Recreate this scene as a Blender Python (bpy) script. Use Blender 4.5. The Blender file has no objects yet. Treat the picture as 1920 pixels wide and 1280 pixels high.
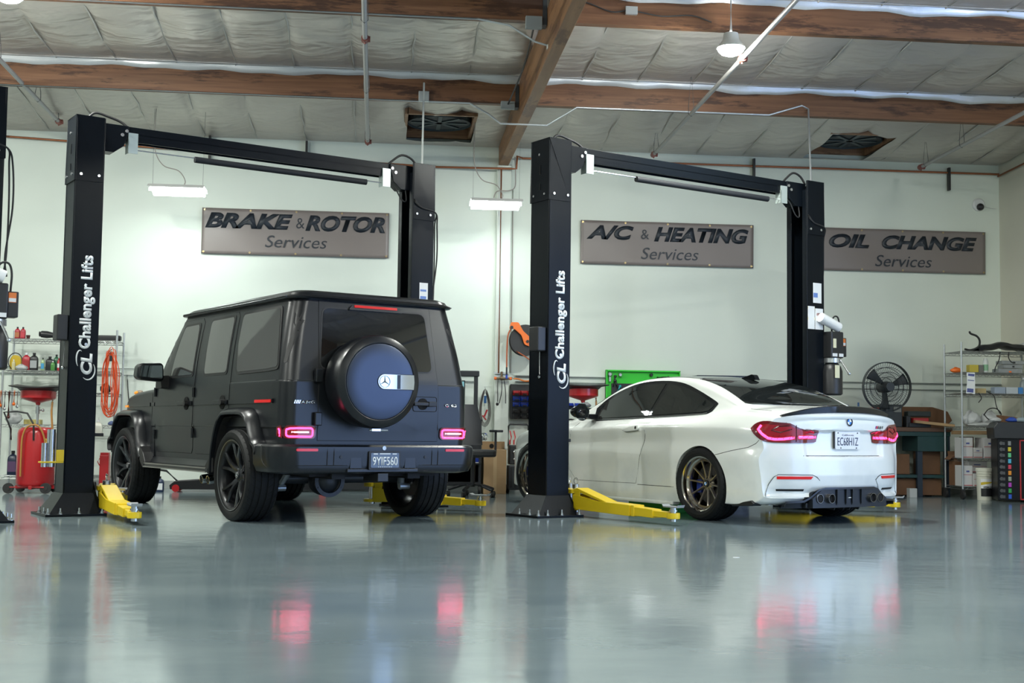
import bpy, bmesh, math, random
import numpy as np
from mathutils import Vector, Matrix
from mathutils.bvhtree import BVHTree

random.seed(7)
sc = bpy.context.scene
COL = sc.collection
PI = math.pi

# ------------------------------------------------------------------ camera
F_PX, PITCH, ROLL, YAW, CAM_H = 2399.3, .0700, .0130, .1048, .795
cam_data = bpy.data.cameras.new('camera')
cam_data.sensor_width = 36.0
cam_data.lens = 36.0 * F_PX / 1920.0
cam_data.clip_end = 200
cam = bpy.data.objects.new('camera', cam_data)
COL.objects.link(cam)
fwd = Vector((math.sin(YAW)*math.cos(PITCH), math.cos(YAW)*math.cos(PITCH), math.sin(PITCH)))
rgt = Vector((math.cos(YAW), -math.sin(YAW), 0))
upv = rgt.cross(fwd)
cx = rgt*math.cos(ROLL) + upv*math.sin(ROLL)
cy = upv*math.cos(ROLL) - rgt*math.sin(ROLL)
m = Matrix((cx, cy, -fwd)).transposed().to_4x4()
m.translation = Vector((0, 0, CAM_H))
cam.matrix_world = m
cam_data.dof.use_dof = True
cam_data.dof.focus_distance = 11.6
cam_data.dof.aperture_fstop = 5.6
sc.camera = cam

# ------------------------------------------------------------------ world: overcast daylight seen through the open bay doors
world = bpy.data.worlds.new('world')
sc.world = world
world.use_nodes = True
bg = world.node_tree.nodes['Background']
bg.inputs[0].default_value = (.62, .78, 1.0, 1)
bg.inputs[1].default_value = .9

# ------------------------------------------------------------------ exposure
sc.view_settings.view_transform = 'Standard'
sc.view_settings.look = 'None'
sc.view_settings.gamma = 1
sc.view_settings.use_curve_mapping = False
sc.view_settings.exposure = 0.55

def light(name, kind, loc, power, color=(1, 1, 1), size=1, size_y=None, rot=(0, 0, 0), parent=None, shape=None):
    ld = bpy.data.lights.new(name, kind)
    ld.energy = power
    ld.color = color
    if kind == 'AREA':
        ld.shape = shape or ('RECTANGLE' if size_y else 'SQUARE')
        ld.size = size
        if size_y: ld.size_y = size_y
    else:
        ld.shadow_soft_size = size
    o = bpy.data.objects.new(name, ld)
    o.location = loc
    o.rotation_euler = rot
    if parent: o.parent = parent
    COL.objects.link(o)
    return o

# daylight coming in through the open roll-up doors in the right-hand wall (the lights fill the door openings)
light('daylight_bay_door', 'AREA', (8.70, 3.4, 1.85), 105, (.29, .49, 1.0), 3.6, 3.6, (math.radians(90), 0, math.radians(90)))
light('daylight_bay_door', 'AREA', (8.70, 7.6, 1.85), 105, (.29, .49, 1.0), 3.6, 3.6, (math.radians(90), 0, math.radians(90)))

# ------------------------------------------------------------------ materials
MATS = {}
def mat(name, col=(.5, .5, .5), rough=.5, metal=0., spec=.5, coat=0., coat_rough=.05, emis=None, emis_s=0.,
        noise=None, bump=0., bscale=50., trans=0., alpha=1., ior=1.5):
    """procedural principled material; noise=(scale, amount) varies the colour; bump adds grain"""
    if name in MATS: return MATS[name]
    m = bpy.data.materials.new(name)
    m.use_nodes = True
    nt = m.node_tree
    b = nt.nodes['Principled BSDF']
    b.inputs['Base Color'].default_value = (*col, 1)
    b.inputs['Roughness'].default_value = rough
    b.inputs['Metallic'].default_value = metal
    b.inputs['IOR'].default_value = ior
    b.inputs['Specular IOR Level'].default_value = spec
    b.inputs['Coat Weight'].default_value = coat
    b.inputs['Coat Roughness'].default_value = coat_rough
    b.inputs['Transmission Weight'].default_value = trans
    b.inputs['Alpha'].default_value = alpha
    if emis:
        b.inputs['Emission Color'].default_value = (*emis, 1)
        b.inputs['Emission Strength'].default_value = emis_s
    tc = None
    if noise or bump:
        tc = nt.nodes.new('ShaderNodeTexCoord')
    if noise:
        n = nt.nodes.new('ShaderNodeTexNoise'); n.inputs['Scale'].default_value = noise[0]; n.inputs['Detail'].default_value = 5
        nt.links.new(tc.outputs['Object'], n.inputs['Vector'])
        r = nt.nodes.new('ShaderNodeValToRGB')
        a = noise[1]
        r.color_ramp.elements[0].position = .3; r.color_ramp.elements[1].position = .7
        r.color_ramp.elements[0].color = (*[max(0, c*(1-a)) for c in col], 1)
        r.color_ramp.elements[1].color = (*[min(1, c*(1+a)) for c in col], 1)
        nt.links.new(n.outputs['Fac'], r.inputs[0]); nt.links.new(r.outputs[0], b.inputs['Base Color'])
    if bump:
        n = nt.nodes.new('ShaderNodeTexNoise'); n.inputs['Scale'].default_value = bscale; n.inputs['Detail'].default_value = 3
        nt.links.new(tc.outputs['Object'], n.inputs['Vector'])
        bp = nt.nodes.new('ShaderNodeBump'); bp.inputs['Strength'].default_value = bump; bp.inputs['Distance'].default_value = .01
        nt.links.new(n.outputs['Fac'], bp.inputs['Height']); nt.links.new(bp.outputs[0], b.inputs['Normal'])
    MATS[name] = m
    return m

# ------------------------------------------------------------------ mesh helpers
def frame(d):
    d = Vector(d).normalized()
    a = Vector((0, 0, 1)) if abs(d.z) < .9 else Vector((1, 0, 0))
    u = d.cross(a).normalized(); v = u.cross(d).normalized()
    return u, v, d

class MB:
    """collects shapes into one mesh"""
    def __init__(s): s.v = []; s.f = []
    def add(s, vs, fs):
        n = len(s.v); s.v += [tuple(v) for v in vs]; s.f += [tuple(i+n for i in f) for f in fs]; return s
    def box(s, c, d, rot=None):
        x, y, z = d[0]/2, d[1]/2, d[2]/2
        vs = [Vector(p) for p in ((-x,-y,-z),(x,-y,-z),(x,y,-z),(-x,y,-z),(-x,-y,z),(x,-y,z),(x,y,z),(-x,y,z))]
        if rot is not None:
            R = rot if isinstance(rot, Matrix) else Matrix.Rotation(rot, 3, 'Z')
            vs = [R @ v for v in vs]
        c = Vector(c)
        return s.add([v+c for v in vs], [(0,3,2,1),(4,5,6,7),(0,1,5,4),(1,2,6,5),(2,3,7,6),(3,0,4,7)])
    def bx(s, x0, x1, y0, y1, z0, z1):
        return s.box(((x0+x1)/2, (y0+y1)/2, (z0+z1)/2), (abs(x1-x0), abs(y1-y0), abs(z1-z0)))
    def cyl(s, p0, p1, r, r2=None, n=20, caps=True):
        p0, p1 = Vector(p0), Vector(p1); r2 = r if r2 is None else r2
        u, v, d = frame(p1-p0)
        vs = []
        for p, q in ((p0, r), (p1, r2)):
            for i in range(n):
                a = 2*PI*i/n; vs.append(p + u*math.cos(a)*q + v*math.sin(a)*q)
        fs = [((i+1) % n, i, n+i, n+(i+1) % n) for i in range(n)]
        if caps: fs += [tuple(range(n)), tuple(reversed(range(n, 2*n)))]
        return s.add(vs, fs)
    def tube(s, pts, r, n=8, closed=False, taper=None):
        pts = [Vector(p) for p in pts]; k = len(pts); vs = []; fs = []
        pu = None
        for i, p in enumerate(pts):
            if closed: d = pts[(i+1) % k]-pts[i-1]
            else: d = pts[min(i+1, k-1)]-pts[max(i-1, 0)]
            if d.length < 1e-9: d = Vector((0, 0, 1))
            d.normalize()
            if pu is None: u, v, _ = frame(d)
            else:
                u = pu - d*pu.dot(d)
                if u.length < 1e-6: u = frame(d)[0]
                u.normalize(); v = d.cross(u)
            pu = u
            rr = r if taper is None else r*taper[i]
            for j in range(n):
                a = 2*PI*j/n; vs.append(p+u*math.cos(a)*rr+v*math.sin(a)*rr)
        m = k if closed else k-1
        for i in range(m):
            for j in range(n):
                a, b = i*n+j, i*n+(j+1) % n; c, e = ((i+1) % k)*n+(j+1) % n, ((i+1) % k)*n+j
                fs.append((a, b, c, e))
        if not closed: fs += [tuple(reversed(range(n))), tuple(range((k-1)*n, k*n))]
        return s.add(vs, fs)
    def lathe(s, prof, c=(0, 0, 0), axis=(0, 0, 1), n=32, closed=False, caps=False):
        """prof: list of (r, h) along axis"""
        u, v, d = frame(axis); c = Vector(c); vs = []; fs = []
        for r, h in prof:
            for i in range(n):
                a = 2*PI*i/n; vs.append(c + d*h + (u*math.cos(a)+v*math.sin(a))*r)
        k = len(prof)
        for i in range(k if closed else k-1):
            for j in range(n):
                a, b = i*n+j, i*n+(j+1) % n; e, g = ((i+1) % k)*n+(j+1) % n, ((i+1) % k)*n+j
                fs.append((b, a, g, e))
        if caps and not closed:
            if prof[0][0] > 1e-4: fs.append(tuple(range(n)))
            if prof[-1][0] > 1e-4: fs.append(tuple(reversed(range((k-1)*n, k*n))))
        return s.add(vs, fs)
    def prism(s, pts, a, b, plane='xz'):
        """2D outline pts extruded from a to b along the remaining axis"""
        def P(p, h):
            return {'xz': (p[0], h, p[1]), 'yz': (h, p[0], p[1]), 'xy': (p[0], p[1], h)}[plane]
        n = len(pts)
        vs = [P(p, a) for p in pts]+[P(p, b) for p in pts]
        fs = [(i, (i+1) % n, n+(i+1) % n, n+i) for i in range(n)]+[tuple(reversed(range(n))), tuple(range(n, 2*n))]
        return s.add(vs, fs)
    def grid(s, rows, closed_u=False, closed_v=False):
        R = len(rows); C = len(rows[0]); vs = [p for r in rows for p in r]; fs = []
        for i in range(R if closed_v else R-1):
            for j in range(C if closed_u else C-1):
                fs.append((i*C+j, i*C+(j+1) % C, ((i+1) % R)*C+(j+1) % C, ((i+1) % R)*C+j))
        return s.add(vs, fs)
    def sphere(s, c, r, n=16, sc_=(1, 1, 1)):
        prof = [(max(1e-5, math.sin(PI*i/(n//2))*r), -math.cos(PI*i/(n//2))*r) for i in range(n//2+1)]
        o = MB().lathe(prof, n=n)
        return s.add([(v[0]*sc_[0]+c[0], v[1]*sc_[1]+c[1], v[2]*sc_[2]+c[2]) for v in o.v], o.f)
    def build(s, name, m, parent=None, smooth=None, bevel=0, loc=None, rot=None, seg=2, recalc=True, mods=()):
        me = bpy.data.meshes.new(name)
        me.from_pydata(s.v, [], s.f)
        if recalc:
            bm = bmesh.new(); bm.from_mesh(me)
            bmesh.ops.remove_doubles(bm, verts=bm.verts, dist=1e-6)
            bmesh.ops.recalc_face_normals(bm, faces=bm.faces)
            bm.to_mesh(me); bm.free()
        me.materials.append(m)
        o = bpy.data.objects.new(name, me)
        COL.objects.link(o)
        if parent: o.parent = parent
        if loc is not None: o.location = loc
        if rot is not None: o.rotation_euler = rot
        if bevel:
            b = o.modifiers.new('bevel', 'BEVEL'); b.width = bevel; b.segments = seg; b.limit_method = 'ANGLE'; b.angle_limit = math.radians(40)
            b.harden_normals = False
        if smooth is not None:
            me.shade_smooth()
            me.set_sharp_from_angle(angle=math.radians(smooth))
        return o

def build2(name, b1, m1, b2, m2, parent, smooth):
    """one mesh with a surface pattern in a second material"""
    o = b1.build(name, m1, parent, smooth=smooth); me = o.data
    p = b2.build('tmp', m2, None, recalc=False); me.materials.append(m2)
    bm = bmesh.new(); bm.from_mesh(me); k = len(bm.faces); bm.from_mesh(p.data); bm.faces.ensure_lookup_table()
    for f in bm.faces[k:]: f.material_index = 1; f.smooth = False
    bm.to_mesh(me); bm.free(); q = p.data; bpy.data.objects.remove(p); bpy.data.meshes.remove(q)
    return o

def weight(o):
    w = o.modifiers.new('weighted', 'WEIGHTED_NORMAL'); w.keep_sharp = True; w.mode = 'FACE_AREA'; w.weight = 100
    return o

def tag(o, label, cat, group=None):
    o['label'] = label; o['category'] = cat
    if group: o['group'] = group
    return o
def thing(name, label, cat, loc=(0, 0, 0), rz=0, group=None):
    o = bpy.data.objects.new(name, None); o.empty_display_size = .1
    COL.objects.link(o); o.location = loc; o.rotation_euler = (0, 0, rz)
    return tag(o, label, cat, group)
def struct(o):
    o['kind'] = 'structure'; return o
def lab(o, s):
    o['label'] = s; return o
def copy_tree(o, parent=None):
    c = o.copy(); COL.objects.link(c); c.parent = parent
    for ch in list(o.children): copy_tree(ch, c)
    return c

def catmull(P, n):
    """smooth interpolation through rows of control points; n samples per span"""
    P = np.asarray(P, float); k = len(P); out = []
    for i in range(k-1):
        p1, p2 = P[i], P[i+1]
        m1 = (P[i+1]-P[i-1])/2 if i > 0 else p2-p1
        m2 = (P[i+2]-P[i])/2 if i < k-2 else p2-p1
        for j in range(n):
            t = j/n; t2, t3 = t*t, t*t*t
            out.append((2*t3-3*t2+1)*p1+(t3-2*t2+t)*m1+(-2*t3+3*t2)*p2+(t3-t2)*m2)
    out.append(P[-1]); return np.array(out)
def smooth_pts(pts, n=6): return [tuple(p) for p in catmull(pts, n)]
def rrect(x0, x1, z0, z1, r, n=5):
    if not isinstance(r, (tuple, list)): r = (r,)*4      # BL, BR, TR, TL
    out = []
    for (cx_, cz_, a0, rr) in ((x0+r[0], z0+r[0], 180, r[0]), (x1-r[1], z0+r[1], 270, r[1]), (x1-r[2], z1-r[2], 0, r[2]), (x0+r[3], z1-r[3], 90, r[3])):
        for i in range(n+1):
            a = math.radians(a0+90*i/n); out.append((cx_+rr*math.cos(a), cz_+rr*math.sin(a)))
    return out
def round_poly(pts, r, n=4):
    """round the corners of any 2D polygon"""
    out = []; k = len(pts)
    for i in range(k):
        p = Vector(pts[i]); a = Vector(pts[i-1]); b = Vector(pts[(i+1) % k])
        ri = r[i] if isinstance(r, (list, tuple)) else r
        da, db = (a-p), (b-p); t = min(ri, da.length*.45, db.length*.45)
        pa = p+da.normalized()*t; pb = p+db.normalized()*t
        for j in range(n+1):
            q = j/n; out.append(tuple((1-q)**2*pa+2*q*(1-q)*p+q*q*pb))
    return out
def text_mesh(name, s, size, m, parent, loc, rot, shear=0, bold=0, extrude=.001, sx=1., align='CENTER', space=1.):
    cu = bpy.data.curves.new(name, 'FONT'); cu.body = s; cu.size = size; cu.shear = shear; cu.offset = bold
    cu.extrude = extrude; cu.align_x = align; cu.align_y = 'CENTER'; cu.space_character = space
    cu.resolution_u = 4
    t = bpy.data.objects.new('tmp', cu); COL.objects.link(t)
    dg = bpy.context.evaluated_depsgraph_get()
    me = bpy.data.meshes.new_from_object(t.evaluated_get(dg))
    bpy.data.objects.remove(t); bpy.data.curves.remove(cu)
    for v in me.vertices: v.co.x *= sx
    me.materials.clear(); me.materials.append(m); me.name = name
    o = bpy.data.objects.new(name, me); COL.objects.link(o); o.parent = parent
    o.location = loc; o.rotation_euler = rot
    return o

# ---- projecting flat outlines onto a body surface
AX = {'left': (Vector((1, 0, 0)), lambda a, b: Vector((-3, a, b))), 'right': (Vector((-1, 0, 0)), lambda a, b: Vector((3, a, b))),
      'corner': (Vector((.622, .783, 0)), lambda a, b: Vector((.783*a-.622*4, -.622*a-.783*4, b))),
      'rear': (Vector((0, 1, 0)), lambda a, b: Vector((a, -4, b))), 'top': (Vector((0, 0, -1)), lambda a, b: Vector((a, b, 4)))}
class Body:
    def __init__(s, verts, faces):
        s.t = BVHTree.FromPolygons([tuple(v) for v in verts], faces)
    def hit(s, side, a, b):
        d, f = AX[side]; p = f(a, b)
        co, no, _, _ = s.t.ray_cast(p, d)
        if co is None:
            best = None
            co, no, _, _ = s.t.find_nearest(p + d*(2.2 if side in ('left', 'right') else 3.1))
        if no.dot(d) > 0: no = -no
        return co, no
    def drape(s, side, pts, name, m, parent, off=.003, skirt=.02, res=.04, mirror=False, smooth=35):
        bm = bmesh.new()
        vs = [bm.verts.new((p[0], p[1], 0)) for p in pts]
        bm.faces.new(vs)
        bmesh.ops.triangulate(bm, faces=bm.faces[:], ngon_method='EAR_CLIP')
        xs = [p[0] for p in pts]; ys = [p[1] for p in pts]
        for ax, lo, hi in ((0, min(xs), max(xs)), (1, min(ys), max(ys))):
            k = int((hi-lo)/res)
            for i in range(1, k+1):
                c = lo+(hi-lo)*i/(k+1); n = (1, 0, 0) if ax == 0 else (0, 1, 0); co = (c, 0, 0) if ax == 0 else (0, c, 0)
                bmesh.ops.bisect_plane(bm, geom=bm.verts[:]+bm.edges[:]+bm.faces[:], plane_co=co, plane_no=n, dist=1e-6)
        nor = {}
        bm.verts.ensure_lookup_table()
        for v in bm.verts:
            co, no = s.hit(side, v.co.x, v.co.y)
            v.co = co+no*off; nor[v.index] = no
        bm.verts.index_update()
        be = [e for e in bm.edges if e.is_boundary]
        keep = {v.index: v for v in bm.verts}
        if skirt:
            ret = bmesh.ops.extrude_edge_only(bm, edges=be)
            for v in ret['geom']:
                if isinstance(v, bmesh.types.BMVert):
                    for e in v.link_edges:
                        w = e.other_vert(v)
                        if w.index in nor and w not in ret['geom']:
                            v.co = v.co - nor[w.index]*skirt; break
        if mirror:
            for v in bm.verts: v.co.x *= -1
        bmesh.ops.recalc_face_normals(bm, faces=bm.faces)
        me = bpy.data.meshes.new(name); bm.to_mesh(me); bm.free()
        # make sure the outside faces outwards
        me.materials.append(m); me.shade_smooth(); me.set_sharp_from_angle(angle=math.radians(smooth))
        o = bpy.data.objects.new(name, me); COL.objects.link(o); o.parent = parent
        return o
    def line(s, mb, side, pts, r=.003, off=0, step=.04, mirror=False, closed=False):
        """thin cord following the surface (shut lines, trims)"""
        P = []
        q = list(pts)+([pts[0]] if closed else [])
        for i in range(len(q)-1):
            a, b = Vector(q[i]), Vector(q[i+1]); k = max(1, int((b-a).length/step))
            for j in range(k): P.append(a.lerp(b, j/k))
        P.append(Vector(q[-1]))
        out = []
        for p in P:
            co, no = s.hit(side, p.x, p.y); co = co+no*off
            if mirror: co.x *= -1
            out.append(co)
        mb.tube(out, r, 6); return mb
def boolean_cut(o, cutters, solver='EXACT'):
    for c in cutters:
        md = o.modifiers.new('cut', 'BOOLEAN'); md.object = c; md.operation = 'DIFFERENCE'; md.solver = solver
    dg = bpy.context.evaluated_depsgraph_get(); dg.update()
    me = bpy.data.meshes.new_from_object(o.evaluated_get(dg))
    old = o.data; o.modifiers.clear(); o.data = me; bpy.data.meshes.remove(old)
    for c in cutters: bpy.data.objects.remove(c)
    return o

def round_opening(o, yc, zc, r, xmin, n=56, lip=.05):
    """cuts clean round wheel openings into both flanks of a shell and folds the edge inwards"""
    me = o.data; bm = bmesh.new(); bm.from_mesh(me)
    for i in range(n):
        a = 2*PI*i/n; nrm = Vector((0, math.cos(a), math.sin(a))); co = Vector((0, yc, zc))+nrm*r
        fs = []
        for f in bm.faces:
            c = f.calc_center_median(); d = math.hypot(c.y-yc, c.z-zc)
            if abs(c.x) > xmin and r*.82 < d < r*1.22 and abs((math.atan2(c.z-zc, c.y-yc)-a+PI) % (2*PI)-PI) < .35: fs.append(f)
        if fs:
            g = set(fs)
            for f in fs: g.update(f.edges); g.update(f.verts)
            bmesh.ops.bisect_plane(bm, geom=list(g), plane_co=co, plane_no=nrm, dist=1e-5)
    dead = []
    for f in bm.faces:
        c = f.calc_center_median(); dy, dz = c.y-yc, c.z-zc
        if abs(c.x) > xmin and math.hypot(dy, dz) < r*1.02:
            a = math.atan2(dz, dy); k = round(a/(2*PI/n))*(2*PI/n)
            if dy*math.cos(k)+dz*math.sin(k) < r-1e-5: dead.append(f)
    bmesh.ops.delete(bm, geom=dead, context='FACES')
    be = [e for e in bm.edges if e.is_boundary and abs(e.verts[0].co.x) > xmin and math.hypot(e.verts[0].co.y-yc, e.verts[0].co.z-zc) < r*1.05]
    ret = bmesh.ops.extrude_edge_only(bm, edges=be)
    for v in ret['geom']:
        if isinstance(v, bmesh.types.BMVert): v.co.x -= math.copysign(lip, v.co.x)
    bm.to_mesh(me); bm.free()
# ================================================================== THE ROOM
WY, XL, XR, YF = 17.02, -7.6, 8.66, -5.0          # back wall, side walls, front wall with the bay doors
def ceil_z(y):                                     # roof rises gently away from the back wall
    return 4.62+.115*(WY-y) if y > 14.58 else 4.90+.078*(14.58-y)
def purl_z(y): return 4.38+.08*(WY-y)

def floor_mat():
    m = mat('floor_epoxy', (.30, .335, .36), .10, spec=.6)
    nt = m.node_tree; b = nt.nodes['Principled BSDF']
    tc = nt.nodes.new('ShaderNodeTexCoord')
    mp = nt.nodes.new('ShaderNodeMapping'); mp.inputs['Scale'].default_value = (.35, .9, 1)
    nt.links.new(tc.outputs['Object'], mp.inputs[0])
    n = nt.nodes.new('ShaderNodeTexNoise'); n.inputs['Scale'].default_value = 1.6; n.inputs['Detail'].default_value = 8; n.inputs['Roughness'].default_value = .62
    nt.links.new(mp.outputs[0], n.inputs['Vector'])
    r = nt.nodes.new('ShaderNodeValToRGB'); e = r.color_ramp.elements
    e[0].position = .3; e[0].color = (.160, .215, .238, 1); e[1].position = .72; e[1].color = (.240, .298, .312, 1)
    nt.links.new(n.outputs['Fac'], r.inputs[0]); nt.links.new(r.outputs[0], b.inputs['Base Color'])
    r2 = nt.nodes.new('ShaderNodeMapRange'); r2.inputs['To Min'].default_value = .07; r2.inputs['To Max'].default_value = .16
    nt.links.new(n.outputs['Fac'], r2.inputs[0]); nt.links.new(r2.outputs[0], b.inputs['Roughness'])
    n2 = nt.nodes.new('ShaderNodeTexNoise'); n2.inputs['Scale'].default_value = 5; n2.inputs['Detail'].default_value = 2
    nt.links.new(tc.outputs['Object'], n2.inputs['Vector'])
    bp = nt.nodes.new('ShaderNodeBump'); bp.inputs['Strength'].default_value = .06; bp.inputs['Distance'].default_value = .02
    nt.links.new(n2.outputs['Fac'], bp.inputs['Height']); nt.links.new(bp.outputs[0], b.inputs['Normal'])
    return m
M_floor = floor_mat()
M_wall = mat('painted_wall', (.70, .76, .69), .55, noise=(.7, .04), bump=.05, bscale=30)
M_wallR = mat('painted_side_wall', (.62, .61, .52), .6, noise=(.7, .04), bump=.05, bscale=30)

struct(MB().bx(XL, XR, YF-6, WY, -.2, 0).build('floor', M_floor))
struct(MB().bx(XL-.2, XR+.2, WY, WY+.2, -.2, 5.2).build('wall_back', M_wall))
rw = MB()                                          # right wall with two open bay doors
for y0, y1, z0, z1 in ((YF-.2, 1.6, 0, 7.2), (5.2, 5.8, 0, 7.2), (9.4, WY, 0, 7.2), (1.6, 5.2, 3.65, 7.2), (5.8, 9.4, 3.65, 7.2)):
    rw.bx(XR, XR+.2, y0, y1, z0, z1)
struct(rw.build('wall_right', M_wallR))
struct(MB().bx(XL-.2, XL, YF-.2, WY, 0, 7.2).build('wall_left', mat('grey_side_wall', (.30, .32, .30), .6)))
struct(MB().bx(XL, XR, YF-.2, YF, 0, 7.2).build('wall_front', M_wall))

# --- foil insulation under the roof deck, hung between the purlins
def foil_mat():
    m = mat('foil_insulation', (.5, .45, .4), .38, metal=.35)
    nt = m.node_tree; b = nt.nodes['Principled BSDF']
    tc = nt.nodes.new('ShaderNodeTexCoord')
    mp = nt.nodes.new('ShaderNodeMapping'); mp.inputs['Scale'].default_value = (.8, 1.9, 1)
    mp.inputs['Rotation'].default_value = (0, 0, .5)
    nt.links.new(tc.outputs['Object'], mp.inputs[0])
    n = nt.nodes.new('ShaderNodeTexNoise'); n.inputs['Scale'].default_value = 2.6; n.inputs['Detail'].default_value = 2.5; n.inputs['Distortion'].default_value = .35
    nt.links.new(mp.outputs[0], n.inputs['Vector'])
    bp = nt.nodes.new('ShaderNodeBump'); bp.inputs['Strength'].default_value = .42; bp.inputs['Distance'].default_value = .12
    nt.links.new(n.outputs['Fac'], bp.inputs['Height']); nt.links.new(bp.outputs[0], b.inputs['Normal'])
    n3 = nt.nodes.new('ShaderNodeTexNoise'); n3.inputs['Scale'].default_value = .6
    nt.links.new(tc.outputs['Object'], n3.inputs['Vector'])
    r = nt.nodes.new('ShaderNodeValToRGB'); e = r.color_ramp.elements
    e[0].position = .35; e[0].color = (.46, .42, .385, 1); e[1].position = .7; e[1].color = (.60, .555, .50, 1)
    nt.links.new(n3.outputs['Fac'], r.inputs[0]); nt.links.new(r.outputs[0], b.inputs['Base Color'])
    return m
M_foil = foil_mat()
PURL = [14.58, 12.14, 9.70, 7.26, 4.82, 2.38, -.06, -2.5]
SKY = [(.31, 1.15, 15.62, 16.86), (5.80, 6.68, 15.80, 16.95)]       # two square roof openings near the back wall
def foil():
    b = MB(); rnd = random.Random(3)
    edges = [WY]+PURL+[YF]
    for k in range(len(edges)-1):
        yb, ya = edges[k], edges[k+1]               # far, near
        xs = np.arange(XL, XR+.001, .066); seam = .66
        ys = [yb] + [yb-.05-i*(yb-ya-.1)/14 for i in range(15)] + [ya]
        if k < 2: ys = sorted(set(ys), reverse=True)
        rows = []
        for iy, y in enumerate(ys):
            row = []
            for x in xs:
                t = (yb-y)/(yb-ya)
                sag = math.sin(PI*t)*.05*(1 if k else .5)
                ph = (x-XL)/seam; u = ph-math.floor(ph)
                pillow = abs(math.sin(PI*u))**.5*.055*math.sin(PI*min(1, max(0, t*1.0)))
                wr = .015*math.sin(x*3.1+y*5+k)+.012*math.sin(x*7.7-y*3.3)+.006*rnd.uniform(-1, 1)
                z = ceil_z(y)-sag-pillow+wr*math.sin(PI*t)
                if 0 < k and iy == 0: z = purl_z(y)+.26+.012*math.sin(x*6+k)       # stapled down over the side of the purlin
                if iy == len(ys)-1 and k < len(PURL): z = ceil_z(y)-.01
                row.append((x, y, z))
            rows.append(row)
        # skip the cells over the roof openings
        C = len(xs); fs = []
        for i in range(len(rows)-1):
            for j in range(C-1):
                cxm = (rows[i][j][0]+rows[i][j+1][0])/2; cym = (rows[i][j][1]+rows[i+1][j][1])/2
                if any(a < cxm < c and p < cym < q for a, c, p, q in SKY): continue
                fs.append((i*C+j, i*C+j+1, (i+1)*C+j+1, (i+1)*C+j))
        b.add([p for r in rows for p in r], fs)
    return b
o = struct(foil().build('ceiling', M_foil, smooth=60))
# roof deck above it
struct(MB().prism([(WY+.2, 5.0), (YF-.2, 6.75), (YF-.2, 6.95), (WY+.2, 5.2)], XL-.2, XR+.2, 'yz').build('ceiling', mat('roof_deck', (.12, .10, .08), .8)))
# seams of the foil sheets
sm = MB(); rnd = random.Random(5)
for k, (yb, ya) in enumerate(zip([WY]+PURL[:4], PURL[:4]+[7.0])):
    x = XL+.66
    while x < XR:
        if not any(a-.1 < x < c+.1 for a, c, _, _ in SKY) or k:
            pts = []
            for i in range(9):
                t = .03+.94*i/8; y = yb+(ya-yb)*t
                pts.append((x+rnd.uniform(-.012, .012), y, ceil_z(y)-math.sin(PI*t)*.05*(1 if k else .5)-.004))
            sm.tube(pts, .011, 5)
        x += .66
struct(sm.build('ceiling', mat('foil_seam_tape', (.50, .48, .45), .4, metal=.3)))
# bright folded foil hems stapled along the purlins
for k, y in enumerate(PURL[:5]):
    hem = MB(); rows = []
    for i in range(int((XR-XL)/.12)+1):
        x = XL+i*.12
        dz = .010*math.sin(x*4.7+k)+.008*math.sin(x*11)+.02*(abs(math.sin(x*1.1+k*2))**8)
        zb = purl_z(y)+.255-dz
        rows.append([(x, y-.055-.004*math.sin(x*9), zb), (x, y-.062, zb+.05), (x, y-.085-.01*math.sin(x*5), zb+.095), (x, y-.16, ceil_z(y)-.015)])
    hem.grid(rows)
    o = struct(hem.build('ceiling', mat('foil_hem', (.60, .61, .62), .36, metal=.45, bump=.3, bscale=14), smooth=60))
    o.modifiers.new('s', 'SOLIDIFY').thickness = .004

# --- timber
def wood_mat(name, c1, c2, axis=0, dark=.35):
    m = mat(name, c1, .55)
    nt = m.node_tree; b = nt.nodes['Principled BSDF']
    tc = nt.nodes.new('ShaderNodeTexCoord'); mp = nt.nodes.new('ShaderNodeMapping')
    s = [9, 9, 22]; s[axis] = .8; mp.inputs['Scale'].default_value = s
    nt.links.new(tc.outputs['Object'], mp.inputs[0])
    n = nt.nodes.new('ShaderNodeTexNoise'); n.inputs['Scale'].default_value = 1.4; n.inputs['Detail'].default_value = 7; n.inputs['Distortion'].default_value = .6
    nt.links.new(mp.outputs[0], n.inputs['Vector'])
    r = nt.nodes.new('ShaderNodeValToRGB'); e = r.color_ramp.elements
    e[0].position = .3; e[0].color = (*c1, 1); e[1].position = .7; e[1].color = (*c2, 1)
    nt.links.new(n.outputs['Fac'], r.inputs[0])
    # water stains
    mp2 = nt.nodes.new('ShaderNodeMapping'); s2 = [3, 3, 7]; s2[axis] = 1.1; mp2.inputs['Scale'].default_value = s2
    nt.links.new(tc.outputs['Object'], mp2.inputs[0])
    n2 = nt.nodes.new('ShaderNodeTexNoise'); n2.inputs['Scale'].default_value = 1.; n2.inputs['Detail'].default_value = 9; n2.inputs['Roughness'].default_value = .7
    nt.links.new(mp2.outputs[0], n2.inputs['Vector'])
    r2 = nt.nodes.new('ShaderNodeValToRGB'); f = r2.color_ramp.elements
    f[0].position = .53; f[0].color = (1, 1, 1, 1); f[1].position = .60; f[1].color = (dark, dark*.85, dark*.8, 1)
    nt.links.new(n2.outputs['Fac'], r2.inputs[0])
    mx = nt.nodes.new('ShaderNodeMix'); mx.data_type = 'RGBA'; mx.blend_type = 'MULTIPLY'; mx.inputs[0].default_value = 1
    nt.links.new(r.outputs[0], mx.inputs[6]); nt.links.new(r2.outputs[0], mx.inputs[7])
    nt.links.new(mx.outputs[2], b.inputs['Base Color'])
    return m
M_wood = wood_mat('timber_purlin', (.120, .048, .020), (.215, .098, .044))
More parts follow.
